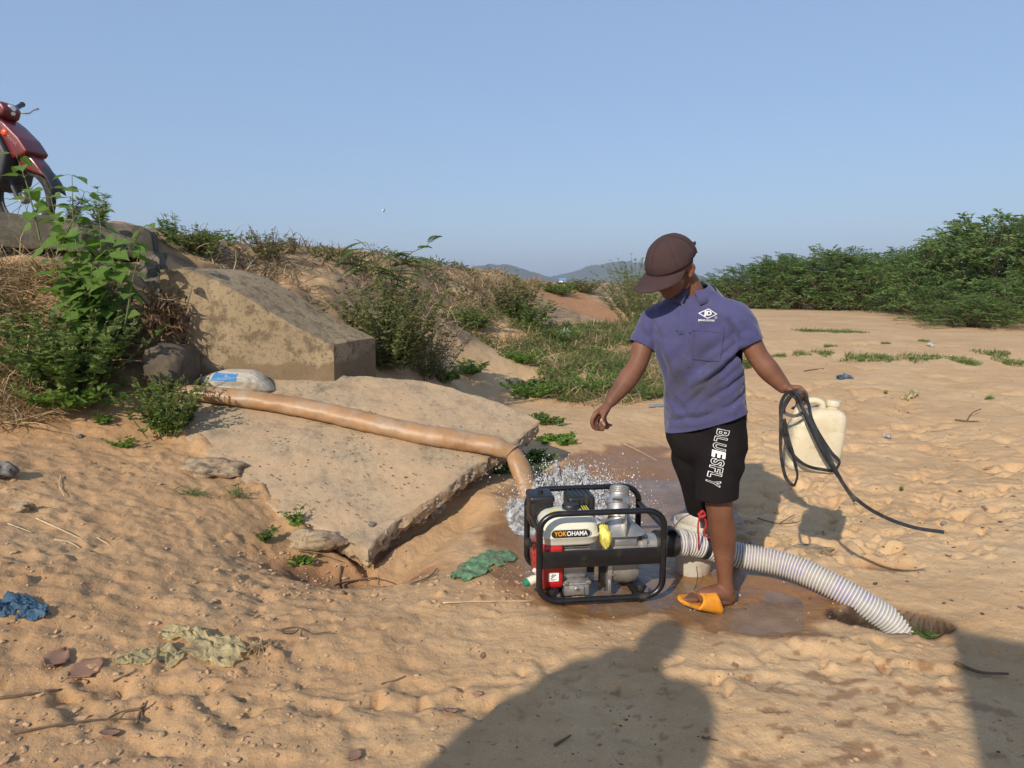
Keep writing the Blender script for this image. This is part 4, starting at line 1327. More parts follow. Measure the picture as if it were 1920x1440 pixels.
# grime over the belly: a real stain on the cloth
sp = N(n, 'ShaderNodeVectorMath', operation='DISTANCE'); n.links.new(tcn, sp.inputs[0])
bl = at(1290, 715, 2.93) - root
sp.inputs[1].default_value = bl[:]
near = ramp(n, sp.outputs['Value'], [(.06, (1, 1, 1)), (.26, (0, 0, 0))])
gr = mixc(n, 1.0, near, ramp(n, noise_n(n, 13, 6, .7, tcn), [(.38, (0, 0, 0)), (.62, (.9, .9, .9))]), 'MULTIPLY')
c = mixc(n, gr, c, (.055, .050, .062))
c = mixc(n, ramp(n, noise_n(n, 7, 6, .7, tcn), [(.56, (0, 0, 0)), (.74, (.55, .55, .55))]), c, (.10, .09, .15))
sp2 = N(n, 'ShaderNodeTexVoronoi', ins={'Scale': 22.0}); n.links.new(tcn, sp2.inputs['Vector'])
dk = mixc(n, 1.0, ramp(n, sp2.outputs['Distance'], [(.05, (1, 1, 1)), (.10, (0, 0, 0))]), near, 'MULTIPLY')
c = mixc(n, dk, c, (.02, .018, .03))
g = noise_n(n, 800, 2, .7, tcn)
c = mixc(n, 1.0, c, ramp(n, g, [(.3, (.86,) * 3), (.7, (1.1,) * 3)]), 'MULTIPLY')
n.links.new(c, b.inputs['Base Color'])
b.inputs['Roughness'].default_value = .92; b.inputs['Specular IOR Level'].default_value = .15; b.inputs['Sheen Weight'].default_value = .2
h = bump(n, None, noise_n(n, 11, 4, .6, tcn, 1.0), .35, .012)
bump(n, b, g, .3, .0012, h)

sm = MB()
torso(sm, [(850, 1328, .186, .142, 3.05), (815, 1327, .185, .140, 3.05), (770, 1325, .178, .132, 3.05), (725, 1319, .168, .124, 3.05), (680, 1312, .178, .126, 3.05), (640, 1307, .190, .124, 3.05), (606, 1304, .190, .112, 3.05), (578, 1304, .168, .098, 3.05), (561, 1304, .128, .086, 3.055), (546, 1303, .092, .078, 3.055), (532, 1301, .072, .070, 3.055), (515, 1296, .068, .068, 3.05)], ML, MF)
limb(sm, A((1255, 596, 3.10), (1232, 604, 3.11), (1212, 630, 3.11), (1203, 648, 3.10)), [.080, .073, .062, .056], 20, 40)
limb(sm, A((1352, 594, 3.0), (1377, 600, 2.98), (1397, 628, 2.955), (1407, 646, 2.945)), [.083, .076, .064, .058], 20, 40)
shirt_me = remeshed(sm, .0055, 9, 'shirt')
cutR = at(1202, 648, 3.10); dR = (at(1190, 676, 3.09) - at(1212, 632, 3.11)).normalized()
cutL = at(1406, 645, 2.95); dL = (at(1420, 675, 2.94) - at(1397, 630, 2.96)).normalized()
ha, hb = at(1252, 806, 3.08), at(1400, 768, 3.0)
hn = (hb - ha).cross(Vector((0, 1, 0))).normalized()
if hn.z > 0: hn = -hn
shirt_me = cut_mesh(shirt_me, [(cutR, dR, .075, .08), (cutL, dL, .075, .08), (ha.lerp(hb, .5), hn, .40, .4), (at(1302, 541, 3.055), Vector((-.12, -.35, 1)).normalized(), .14, .15)])
rm = np.array(root[:])
arm_pit = np.array(at(1375, 640, 2.93)[:]); belly = np.array(at(1300, 715, 2.92)[:])
CREASES = [((at(*a0, 2.95), at(*a1, 2.95)), dp) for a0, a1, dp in (((1380, 640), (1308, 692), .011), ((1388, 655), (1290, 738), .013), ((1396, 700), (1325, 748), .010), ((1398, 738), (1345, 768), .009), ((1252, 738), (1302, 790), .008), ((1260, 792), (1335, 774), .009), ((1238, 650), (1262, 722), .007), ((1350, 690), (1280, 770), .007), ((1228, 598), (1242, 640), .008), ((1362, 600), (1378, 640), .009), ((1205, 615), (1222, 640), .006), ((1385, 605), (1410, 632), .006))]
def shirt_wr(co):
    nrm_y = NRM[:, 1]
    x, y, z = co[:, 0], co[:, 1], co[:, 2]
    s = (x - arm_pit[0]) * .72 + (z - arm_pit[2]) * -.69            # across the drag folds that run armpit -> belly
    t = (x - arm_pit[0]) * -.69 + (z - arm_pit[2]) * -.72
    w = np.exp(-((t - .10) / .13)**2 - ((s + .02) / .11)**2)
    d = .0105 * w * np.sin(s * 70 + 2.0 * pnoise(t * 6, s * 6, 3))
    d += .0065 * fbm(x * 9 + z * 3, z * 6 + y * 5, 3, 14) + .0035 * pnoise(x * 22 + z * 9, z * 12 + y * 10, 19)
    fr = sstep(.0, -.5, nrm_y)
    for (a0, a1), dep in CREASES:
        ex, ez = a1.x - a0.x, a1.z - a0.z
        tq = np.clip(((x - a0.x) * ex + (z - a0.z) * ez) / (ex * ex + ez * ez), 0, 1)
        wob = .006 * pnoise(tq * 4, np.full_like(tq, dep * 900), 6)
        ds = np.hypot(x - a0.x - tq * ex, z - a0.z - tq * ez + wob)
        fade_ = np.sin(pi * np.clip(tq * .9 + .08, 0, 1))**.7
        d += fr * fade_ * dep * (-np.exp(-(ds / .009)**2) + .75 * np.exp(-((ds - .024) / .013)**2))
    hem = np.exp(-np.abs((z - .80) / .06))
    d += hem * .006 * np.sin(x * 60 + y * 40 + 2 * pnoise(x * 8, y * 8, 4))
    return d
wrinkle(shirt_me, shirt_wr)
shirt = thicken(link('polo_shirt', shirt_me, M_shirt, man, world=True), .0022)

def bvh_world(o, parent):
    Mw = FR[parent.name]
    return BVHTree.FromPolygons([Mw @ v.co for v in o.data.vertices], [p.vertices[:] for p in o.data.polygons])
SB = bvh_world(shirt, man)
def drape_pt(bv, p, d, off):
    h = bv.ray_cast(p - d * .5, d)
    if h[0] is None: return p
    nn = h[1] if h[1].dot(d) < 0 else -h[1]
    return h[0] + nn * off
def drape_mesh(me, O, Ax, Bx, bv, d, off):
    """lay a flat mesh (x, y) on a surface: O origin, Ax/Bx world axes, d the direction it is pressed along"""
    for v in me.vertices:
        v.co = drape_pt(bv, O + Ax * v.co.x + Bx * v.co.y, d, off + v.co.z)
    me.update(); return me
def patch(w, h, nx_, ny_, O, Ax, Bx, bv, d, off, name, mat, par, thick=.002, hole=None):
    V, F = [], []
    for lay_ in (0, 1):
        for j in range(ny_ + 1):
            for i in range(nx_ + 1):
                x, y = (i / nx_ - .5) * w, (j / ny_ - .5) * h
                V.append(drape_pt(bv, O + Ax * x + Bx * y, d, off + (thick if lay_ else -.004))[:])
    k = (nx_ + 1) * (ny_ + 1)
    for j in range(ny_):
        for i in range(nx_):
            a = j * (nx_ + 1) + i
            F.append((k + a, k + a + 1, k + a + nx_ + 2, k + a + nx_ + 1))
    edge = [(i, i + 1) for i in range(nx_)] + [(j * (nx_ + 1) + nx_, (j + 1) * (nx_ + 1) + nx_) for j in range(ny_)] + [(ny_ * (nx_ + 1) + i + 1, ny_ * (nx_ + 1) + i) for i in range(nx_)] + [((j + 1) * (nx_ + 1), j * (nx_ + 1)) for j in range(ny_)]
    for a, b_ in edge: F.append((a, b_, k + b_, k + a))
    return MB().add(V, F).build(name, mat, par, world=True, angle=50)
dpress = -MF * 1.0
px = .00229
Xa = ML.copy(); Za = Vector((0, 0, 1))
# placket, pocket and its flap
patch(.030, .13, 4, 14, at(1276, 592, 2.9), (Xa + Za * -.05).normalized(), (Za + Xa * -.06).normalized(), SB, dpress, .0005, 'placket', M_shirt, shirt)
patch(.112, .148, 10, 12, at(1327, 643, 2.9), (Xa + Za * -.08).normalized(), (Za + Xa * .06).normalized(), SB, dpress, .0005, 'chest_pocket', M_shirt, shirt, .0035)
patch(.116, .026, 10, 4, at(1325, 617, 2.9), (Xa + Za * -.08).normalized(), (Za + Xa * .06).normalized(), SB, dpress, .0036, 'pocket_hem', M_shirt, shirt, .003)
M_seam = simple_mat('dark_seam', (.035, .035, .09), .9)
def seam(pts, name, r=.0011):
    MB().tube([drape_pt(SB, p, dpress, .0034)[:] for p in pts], r, 6).build(name, M_seam, shirt, world=True)
pa, pb = (Xa + Za * -.08).normalized(), (Za + Xa * .06).normalized()
pc_ = at(1327, 643, 2.9)
seam([pc_ + pa * x + pb * y for x, y in [(-.056, t) for t in np.linspace(.07, -.062, 16)] + [(x, -.074) for x in np.linspace(-.046, .046, 12)] + [(.056, t) for t in np.linspace(-.062, .07, 16)]], 'pocket_seam')
M_logo = simple_mat('white_logo_print', (.72, .72, .72), .7, 0, .04)
lo = at(1326, 589, 2.9)
dia = text_mesh('JD', .022, .0011, 0)
La, Lb = (Xa + Za * -.03).normalized(), (Za + Xa * .03).normalized()
dia.transform(Matrix.Scale(1.25, 4, (1, 0, 0)))
link('logo_letters', drape_mesh(dia, lo + Lb * .001, La, Lb, SB, dpress, .0036), M_logo, shirt, world=True)
V, F = [], []
for k in range(4):
    p, q = [((.038, 0), (0, .020), (-.038, 0), (0, -.020))[j % 4] for j in (k, k + 1)]
    for t in np.linspace(0, 1, 9)[:-1]:
        o_ = (p[0] + (q[0] - p[0]) * t, p[1] + (q[1] - p[1]) * t)
        V += [o_, (o_[0] * .84, o_[1] * .84)]
nV = len(V)
me = bpy.data.meshes.new('logo_diamond'); me.from_pydata([(x, y, 0) for x, y in V], [], [(i, (i + 2) % nV, (i + 3) % nV, i + 1) for i in range(0, nV, 2)]); me.update()
link('logo_diamond', drape_mesh(me, lo, La, Lb, SB, dpress, .0036), M_logo, shirt, world=True)
link('logo_name', drape_mesh(text_mesh('JIANG DONG', .0105, .0003, 0), lo - Lb * .027 - La * .004, La, Lb, SB, dpress, .0036), M_logo, shirt, world=True)
link('logo_mark', drape_mesh(text_mesh('R', .006, .0001, 0), lo - Lb * .014 + La * .033, La, Lb, SB, dpress, .0036), M_logo, shirt, world=True)
cm = MB().tube([drape_pt(SB, lo - Lb * .014 + La * .033 + (La * cos(a) + Lb * sin(a)) * .0048, dpress, .003) for a in np.linspace(0, 2 * pi, 16, endpoint=False)], .0005, 5, closed=True)
cm.build('logo_ring', M_logo, shirt, world=True)
# torn end of the placket and a hole below it
M_tear = simple_mat('torn_thread', (.03, .03, .09), .9)
tr = MB()
for k in range(7):
    o_ = at(1276 + random.uniform(-12, 12), 624 + random.uniform(-2, 3), 2.9)
    p = drape_pt(SB, o_, dpress, .002); q = p + Xa * random.uniform(-.02, .02) + Za * random.uniform(-.012, .008) - dpress * random.uniform(.004, .010)
    tr.ribbon([p, p.lerp(q, .5) - dpress * .004, q], .006, .001, (0, 0, 1), n=6)
tr.build('torn_threads', M_shirt, shirt, world=True)
patch(.011, .005, 4, 3, at(1279, 673, 2.9), Xa, Za, SB, dpress, .0008, 'hole', M_skin, shirt, .0012)
btn = drape_pt(SB, at(1275, 573, 2.9), dpress, .004)
MB().ellipsoid(btn, (.005, .003, .005), None, 10, 6).build('button', M_white, shirt, world=True)

# collar: stand and two folded leaves
cr = []
nC = 40
Cn = at(1302, 537, 3.055)
for i in range(nC + 1):
    a = -pi + 2 * pi * i / nC                      # a = 0 at the throat
    dirv = MF * cos(a) + ML * sin(a)
    drop = .040 * (0.5 + .5 * cos(a))**1.4 
    base = Cn + dirv * (.072 + .014 * cos(a) * 1.0) + Vector((0, 0, -.012 - drop))
    top = Cn + dirv * (.060 + .014 * cos(a)) + Vector((0, 0, .020 - drop * 1.0)) + Vector((-.006, -.01, 0))
    fold = Cn + dirv * (.068 + .014 * cos(a)) + Vector((0, 0, .018 - drop * 1.0)) + Vector((-.006, -.01, 0))
    spread = .034 + .020 * (0.5 + .5 * cos(a))
    out = Cn + dirv * (.090 + .018 * cos(a)) + Vector((0, 0, -.022 - drop * 1.15))
    if abs(a) < .9:
        s_ = np.sign(a) if a != 0 else 1
        out = out + ML * s_ * .022 * (1 - abs(a) / .9) - Vector((0, 0, .008 * (1 - abs(a) / .9)))
    cr.append([base, top, fold, fold.lerp(out, .55) + dirv * .006, out])
V = [p[:] for r_ in cr for p in r_]; F = []
for i in range(nC):
    a0, a1 = -pi + 2 * pi * i / nC, -pi + 2 * pi * (i + 1) / nC
    if abs((a0 + a1) / 2) < .12: continue          # open at the throat
    for j in range(4): F.append((i * 5 + j, (i + 1) * 5 + j, (i + 1) * 5 + j + 1, i * 5 + j + 1))
co_ = MB().add(V, F).build('collar', M_shirt, shirt, angle=60)
co_.data.transform(FR[man.name].inverted())
thicken(co_, .003)

# ---- shorts
sm = MB()
torso(sm, [(755, 1324, .160, .112, 3.05), (790, 1325, .166, .118, 3.05), (820, 1325, .170, .120, 3.05), (850, 1325, .15, .11, 3.05), (870, 1325, .09, .08, 3.06)], ML, MF)
limb(sm, A((1352, 825, 3.01), (1350, 855, 2.99), (1345, 900, 2.955), (1343, 936, 2.945)), [.100, .102, .094, .088], 22, 50)
limb(sm, A((1300, 830, 3.10), (1302, 860, 3.11), (1312, 905, 3.14), (1320, 955, 3.19)), [.100, .098, .088, .078], 22, 50)
short_me = remeshed(sm, .0065, 8, 'shorts')
cl = at(1343, 930, 2.955); cdl = (Vector((0, 0, -1)) + Vector((.10, 0, 0))).normalized()
cr_ = at(1318, 955, 3.17); cdr = (at(1330, 985, 3.23) - at(1312, 905, 3.14)).normalized()
short_me = cut_mesh(short_me, [(cl, cdl, .105, .2), (cr_, cdr, .10, .2)])
def short_wr(co):
    x, y, z = co[:, 0], co[:, 1], co[:, 2]
    return .006 * fbm(x * 7 + z * 2, z * 5 + y * 6, 3, 44) + .005 * np.sin(z * 45 + x * 25 + 3 * pnoise(x * 6, z * 6, 5)) * np.exp(-((z - .72) / .12)**2)
wrinkle(short_me, short_wr)
shorts = thicken(link('shorts', short_me, M_short, man, world=True), .003)
HB = bvh_world(shorts, man)
# lettering down the thigh: outlined letters, one of them solid
ta, tb = at(1359, 806, 2.9), at(1333, 908, 2.9)
rd = (tb - ta).normalized(); upd = Vector((0, 1, 0)).cross(rd).normalized()
if upd.x < 0: upd = -upd
length = (tb - ta).length
word = 'BLUESFLY'
adv = [1.0, .86, 1.0, .92, .95, .84, .84, .95]
tot = sum(adv); pos = 0
for ch, w in zip(word, adv):
    cx = (pos + w / 2) / tot * length; pos += w
    solid = ch == 'E'
    me = text_mesh(ch, .046, .0022 if solid else .0016, 0, 0 if solid else .0011)
    xs_ = [v.co.x for v in me.vertices]; ys_ = [v.co.y for v in me.vertices]
    kx = (w / tot * length * .86) / (max(xs_) - min(xs_)); ky = .052 / (max(ys_) - min(ys_))
    mx_, my_ = (max(xs_) + min(xs_)) / 2, (max(ys_) + min(ys_)) / 2
    for v in me.vertices:
        v.co = Vector(((v.co.x - mx_) * kx, (v.co.y - my_) * ky, v.co.z * .5))
    drape_mesh(me, ta + rd * cx, rd, upd, HB, Vector((0, 1, 0)), .0042)
    link('lettering', me, M_white, shorts, world=True)
# pocket seam tag
patch(.006, .020, 2, 4, at(1377, 768, 2.9), Xa, Za, HB, Vector((0, 1, 0)), .003, 'pocket_tag', M_white, shorts, .001)

# ---- cap
cap_o = bpy.data.objects.new('cap', None); COL.objects.link(cap_o); cap_o.parent = man
b = bmesh.new(); bmesh.ops.create_uvsphere(b, u_segments=48, v_segments=32, radius=1)
bmesh.ops.delete(b, geom=[v for v in b.verts if v.co.z < -.13 + .16 * max(0, -v.co.x)], context='VERTS')
RX, RY, RZ = .115, .094, .105
def cap_pt(p):
    z = p.z
    k = 1.0 + (.02 if z < .3 else 0)
    return hd(-.010 + p.x * RX * k + .012 * max(0, z) * 0, p.y * RY * k, .022 + z * RZ)
for v in b.verts:
    ang = math.atan2(v.co.y, v.co.x)
    seam = .0015 * max(0, 1 - abs(((ang + pi / 6) % (pi / 3)) - pi / 6) / .05)
    p = v.co * (1 - seam / .1)
    f = 1 + .012 * float(fbm(np.array(p.x * 3 + p.z), np.array(p.y * 3), 2, 28))
    v.co = cap_pt(Vector((p.x * f, p.y * f, p.z)))
cr2 = MB().bm(b).build('cap_crown', M_cap, cap_o, angle=180)
cr2.data.transform(FR[man.name].inverted())
thicken(cr2, .0025)
rows = []
for j in range(9):
    t = j / 8
    row = []
    for i in range(41):
        a = R(-78 + 156 * i / 40)
        out = .098 * t * max(0.0, cos(a * .98))**.55
        x = -.010 + (RX * 1.02 + 0) * cos(a) + out * 1.0
        y = RY * 1.02 * sin(a) * (1 + .03 * t)
        z = .013 - .12 * out - .012 * (sin(a)**2) * (1 + 1.2 * t) - .006 * t
        row.append(hd(x, y, z))
    rows.append(row)
V = [p[:] for r_ in rows for p in r_]
F = [(j * 41 + i, j * 41 + i + 1, (j + 1) * 41 + i + 1, (j + 1) * 41 + i) for j in range(8) for i in range(40)]
br_ = MB().add(V, F).build('cap_brim', M_cap, cap_o, angle=180); br_.data.transform(FR[man.name].inverted()); thicken(br_, .004)
def cap_child(mb, name):
    o = mb.build(name, M_cap, cap_o, angle=60); o.data.transform(FR[man.name].inverted()); return o
cap_child(MB().ellipsoid(hd(-.010, 0, .022 + RZ), (.009, .009, .005), HM, 12, 8), 'cap_button')
cap_child(MB().ribbon([hd(-.010 + RX * 1.03 * cos(a), RY * 1.03 * sin(a), .018) for a in np.linspace(R(140), R(220), 12)], .02, .003, uh[:]), 'cap_strap')
cap_child(MB().ribbon([hd(-.110, .022, .030), hd(-.128, .030, .034), hd(-.142, .028, .030)], .014, .003, uh[:], n=8), 'strap_end')
for q in range(6):
    a = q * pi / 3 + pi / 6 * 0
    cap_child(MB().tube([cap_pt(Vector((cos(a) * cos(e), sin(a) * cos(e), sin(e)))) + (cap_pt(Vector((cos(a) * cos(e), sin(a) * cos(e), sin(e)))) - HC).normalized() * .0025 for e in np.linspace(0, pi / 2, 14)], .0012, 6), 'cap_seam')

# ---- flip-flops (worn, moving with the feet)
M_flip = simple_mat('orange_foam', (.72, .27, .012), .55, 0, .1, 14, .15, 200, dirt=(.30, .17, .07), dirt_amt=.1, dirt_scale=16)
def sandal(heel, toe, side, w0, w1, strap_t, up_t):
    s = bpy.data.objects.new('flip_flop', None); COL.objects.link(s); s.parent = man
    ax = (toe - heel); Ls = ax.length; ax.normalize()
    sd_ = (side - ax * side.dot(ax)).normalized(); up = sd_.cross(ax)
    if up.z < 0: up = -up
    out = []
    nn = 40
    for k in range(nn):
        a = 2 * pi * k / nn
        t = .5 + .5 * cos(a)
        w = (w0 + (w1 - w0) * t) * abs(sin(a))**.75 * np.sign(sin(a)) * (1 - .16 * math.exp(-((t - .42) / .16)**2))
        out.append((t * Ls, w))
    rings = []
    for h_, sc in ((0, .96), (.004, 1), (.013, 1), (.016, .97)):
        rings.append(np.array([(heel + ax * (Ls / 2 + (x - Ls / 2) * sc) + sd_ * y * sc + up * h_)[:] for x, y in out]))
    MB().grid_loop(rings).build('sole', M_flip, s, world=True)
    rows = []
    for kk in np.linspace(0, 1, 9):
        row = []
        for q in range(15):
            a = pi * q / 14
            top_t = strap_t[0] + .04 + (strap_t[1] - strap_t[0] - .16) * kk
            side_t = strap_t[0] - .14 + (strap_t[1] + .10 - strap_t[0]) * kk
            t = side_t + (top_t - side_t) * sin(a)**.9
            wv = w0 + (w1 - w0) * t
            hgt = (.040 + .030 * (1 - kk)) * up_t
            row.append((heel + ax * Ls * t + sd_ * wv * cos(a) * .98 + up * (.006 + hgt * sin(a)**.8))[:])
        rows.append(row)
    V = [p for r_ in rows for p in r_]; F = [(j * 15 + i, j * 15 + i + 1, (j + 1) * 15 + i + 1, (j + 1) * 15 + i) for j in range(8) for i in range(14)]
    o = MB().add(V, F).build('strap', M_flip, s, world=True, angle=180)
    thicken(o, .006)
    return s
sandal(at(1381, 1151, 3.035), at(1270, 1125, 2.93), Vector((.15, 1, .10)), .036, .046, (.45, .80), 1.0)
sandal(at(1394, 1082, 3.50), at(1318, 1090, 3.39), Vector((.7, 1, 0)), .036, .046, (.42, .74), 1.0)

# ---------------------------------------------------------------- jerrycan in his hand
M_can, n, b = new_mat('cream_jerrycan_plastic')
tcn = N(n, 'ShaderNodeTexCoord').outputs['Object']
c = ramp(n, noise_n(n, 6, 5, .6, tcn), [(.3, (.58, .50, .34)), (.7, (.68, .61, .45))])
c = mixc(n, ramp(n, noise_n(n, 18, 6, .7, tcn), [(.55, (0, 0, 0)), (.75, (.75, .75, .75))]), c, (.40, .27, .13))
c = mixc(n, ramp(n, noise_n(n, 60, 4, .7, tcn), [(.6, (0, 0, 0)), (.75, (.5, .5, .5))]), c, (.35, .25, .14))
n.links.new(c, b.inputs['Base Color']); b.inputs['Roughness'].default_value = .45
b.inputs['Subsurface Weight'].default_value = .2; b.inputs['Subsurface Radius'].default_value = (.02, .015, .008)
DJ = 2.905
jo = at(1516, 880, DJ)
jyaw = R(-6)
can = thing('jerrycan', 'cream plastic jerrycan hanging from the hand of the man', 'jerrycan', jo[:], jyaw)
CWx, CHt, CDp = .106, .262, .072
rings = []
for h_, kx, ky in ((0, .86, .80), (.006, .95, .92), (.018, .99, .98), (.030, 1.0, 1.0), (.034, .985, .975), (.040, 1.0, 1.0), (.10, 1.015, 1.02), (.175, 1.005, 1.0), (.18, .992, .985), (.186, 1.0, .995), (.225, .985, .97), (.245, .94, .92), (.258, .84, .82), (.266, .70, .68), (.270, .5, .5)):
    q = squircle(CWx * kx, CDp * ky, 4.5, 56)
    sh_ = 0.006 * (h_ / .26)
    # shoulder slopes down under the handle side
    zz = h_ - (np.clip((-q[:, 0] - .0) / CWx, 0, 1)**1.3) * .055 * sstep(.17, .25, np.array(h_))
    rings.append(np.column_stack([q[:, 0] + sh_, q[:, 1], zz]))
can.rotation_euler = (0, R(5), jyaw)
MB().grid_loop(rings).build('can_body', M_can, can, angle=70)
# handle: an arch over the sloping shoulder
hp_ = [(-.085, 0, .185), (-.082, 0, .235), (-.066, 0, .272), (-.040, 0, .288), (-.010, 0, .292), (.010, 0, .285), (.018, 0, .262)]
D = catmull(hp_, 40)
T, Nn, B = rot_frames(D, (0, 1, 0))
a = np.linspace(0, 2 * pi, 16, endpoint=False)
MB().grid_loop([D[i] + .019 * np.cos(a)[:, None] * Nn[i] + .0145 * np.sin(a)[:, None] * B[i] for i in range(40)]).build('handle', M_can, can, angle=70)
nk = MB().lathe([(.0235, .250), (.0235, .278), (.025, .28)], 24, Matrix.Translation((.058, 0, 0))).build('neck', M_can, can)
MB().lathe([(.0275, .278), (.0285, .28), (.0285, .299), (.027, .302), (.0, .303)], 30, Matrix.Translation((.058, 0, 0))).build('screw_cap', M_can, can)

# ---------------------------------------------------------------- rubber strap looped over the hand
M_strap = simple_mat('black_rubber_strap', (.020, .020, .022), .48, 0, .25, 20, .1, 150, dirt=(.12, .10, .08), dirt_amt=-.05, dirt_scale=10)
strap_px = [(1510, 772, 2.80), (1488, 780, 2.80), (1470, 772, 2.81), (1478, 750, 2.82), (1492, 736, 2.825), (1505, 735, 2.82), (1514, 752, 2.81), (1522, 785, 2.80), (1540, 820, 2.795), (1560, 850, 2.79), (1574, 868, 2.79), (1566, 880, 2.79), (1540, 880, 2.79), (1510, 872, 2.79), (1485, 850, 2.79), (1470, 815, 2.79), (1464, 780, 2.80), (1466, 752, 2.81), (1476, 737, 2.82), (1489, 733, 2.822)]
strapo = thing('rubber_strap', 'long flat black rubber strap looped over the hand holding the jerrycan', 'strap', at(1500, 760, 2.8)[:])
nrm = (0, 0.25, 0)
def strap(px_, name, w=.0135, side=None, n=120):
    P = A(*px_)
    C = catmull([p[:] for p in P], n)
    T = np.gradient(C, axis=0); T /= np.linalg.norm(T, axis=1)[:, None]
    S = np.cross(T, np.array((0.25, -1.0, .12))); S /= np.linalg.norm(S, axis=1)[:, None]
    tw = .7 * np.array([float(pnoise(np.array(i * .04), np.array(.5), len(px_))) for i in range(n)])[:, None]
    S = S * np.cos(tw) + np.cross(T, S) * np.sin(tw)
    MB().ribbon(C, w, .0035, S).build(name, M_strap, strapo, world=True)
strap(strap_px, 'strap_loop')
strap([(1489, 734, 2.815), (1496, 742, 2.795), (1510, 780, 2.775), (1530, 825, 2.77), (1552, 865, 2.77), (1568, 888, 2.77), (1590, 920, 2.765), (1620, 947, 2.755), (1660, 970, 2.745), (1710, 988, 2.735), (1770, 998, 2.725)], 'strap_tail', .0145)
strap([(1492, 736, 2.805), (1505, 765, 2.785), (1528, 806, 2.765), (1556, 860, 2.758), (1578, 902, 2.755), (1603, 940, 2.755)], 'strap_tail', .0145)
strap([(1480, 742, 2.81), (1468, 765, 2.79), (1464, 815, 2.785), (1467, 870, 2.785), (1478, 902, 2.785), (1488, 910, 2.785), (1494, 898, 2.785), (1490, 865, 2.785), (1478, 820, 2.785), (1470, 785, 2.785)], 'strap_loop', .0135)
# ---------------------------------------------------------------- vegetation
TPL = {
    'dia': (np.array([(0, 0, 0), (.42, .5, .10), (1, 0, -.06), (.42, -.5, .10)]), [(0, 1, 2), (0, 2, 3)]),
    'oval': (np.array([(0, 0, 0), (.28, .44, .10), (.68, .38, .04), (1, 0, -.10), (.68, -.38, .04), (.28, -.44, .10)]), [(0, 1, 2, 3), (0, 3, 4, 5)]),
    'heart': (np.array([(0, 0, 0), (-.07, .26, .03), (.08, .47, .05), (.32, .48, .03), (.62, .28, -.03), (.85, .10, -.12), (1.02, 0, -.2),
                        (.85, -.10, -.12), (.62, -.28, -.03), (.32, -.48, .03), (.08, -.47, .05), (-.07, -.26, .03), (.32, 0, -.06), (.64, 0, -.09)]),
              [(0, 1, 2, 12), (2, 3, 12), (3, 4, 13, 12), (4, 5, 6, 13), (13, 6, 7, 8), (12, 13, 8, 9), (12, 9, 10), (0, 12, 10, 11)]),
    'blade': (np.array([(0, .5, 0), (0, -.5, 0), (.35, -.42, .10), (.35, .42, .10), (.72, -.28, .06), (.72, .28, .06), (1, 0, -.16)]), [(0, 1, 2, 3), (3, 2, 4, 5), (5, 4, 6)]),
}
def unit(a): return a / np.maximum(np.linalg.norm(a, axis=-1, keepdims=True), 1e-9)
class Leaves:
    def __init__(self): self.P, self.D, self.N, self.L, self.W = [], [], [], [], []
    def add(self, p, d, nrm, l, w):
        p = np.atleast_2d(np.asarray(p, float)); k = len(p)
        self.P.append(p); self.D.append(np.broadcast_to(np.asarray(d, float), (k, 3))); self.N.append(np.broadcast_to(np.asarray(nrm, float), (k, 3)))
        self.L.append(np.broadcast_to(np.asarray(l, float), (k,))); self.W.append(np.broadcast_to(np.asarray(w, float), (k,)))
    def mesh(self, name, tpl):
        P, D, Nn = np.concatenate(self.P), unit(np.concatenate(self.D)), np.concatenate(self.N)
        L, W = np.concatenate(self.L), np.concatenate(self.W)
        S = unit(np.cross(Nn, D)); Nn = np.cross(D, S)
        T, F = TPL[tpl]
        V = (P[:, None] + D[:, None] * (T[None, :, 0:1] * L[:, None, None]) + S[:, None] * (T[None, :, 1:2] * W[:, None, None]) + Nn[:, None] * (T[None, :, 2:3] * L[:, None, None])).reshape(-1, 3)
        k = len(T); off = np.arange(len(P)) * k
        Fs = []
        for q in (3, 4):
            f = [x for x in F if len(x) == q]
            if f: Fs.append((off[:, None, None] + np.array(f)[None]).reshape(-1, q))
        return np_mesh(name, V, Fs)
def tubes_mesh(name, paths, seg=4):
    """many thin tapering stems as one mesh: list of (points (n,3), r0, r1)"""
    V, F, off = [], [], 0
    a = np.linspace(0, 2 * pi, seg, endpoint=False)
    for C, r0, r1 in paths:
        C = np.asarray(C, float); m = len(C)
        T = unit(np.gradient(C, axis=0)); ref = np.where(np.abs(T[:, 2:3]) > .9, np.array([[1., 0, 0]]), np.array([[0, 0, 1.]]))
        A_ = unit(np.cross(T, ref)); B_ = np.cross(T, A_)
        r = np.linspace(r0, r1, m)[:, None, None]
        V.append((C[:, None] + r * (np.cos(a)[None, :, None] * A_[:, None] + np.sin(a)[None, :, None] * B_[:, None])).reshape(-1, 3))
        i = np.arange(m - 1)[:, None] * seg; j = np.arange(seg)[None]; j2 = (j + 1) % seg
        F.append(np.stack([i + j, i + j2, i + seg + j2, i + seg + j], -1).reshape(-1, 4) + off)
        off += m * seg
    return np_mesh(name, np.concatenate(V), np.concatenate(F))

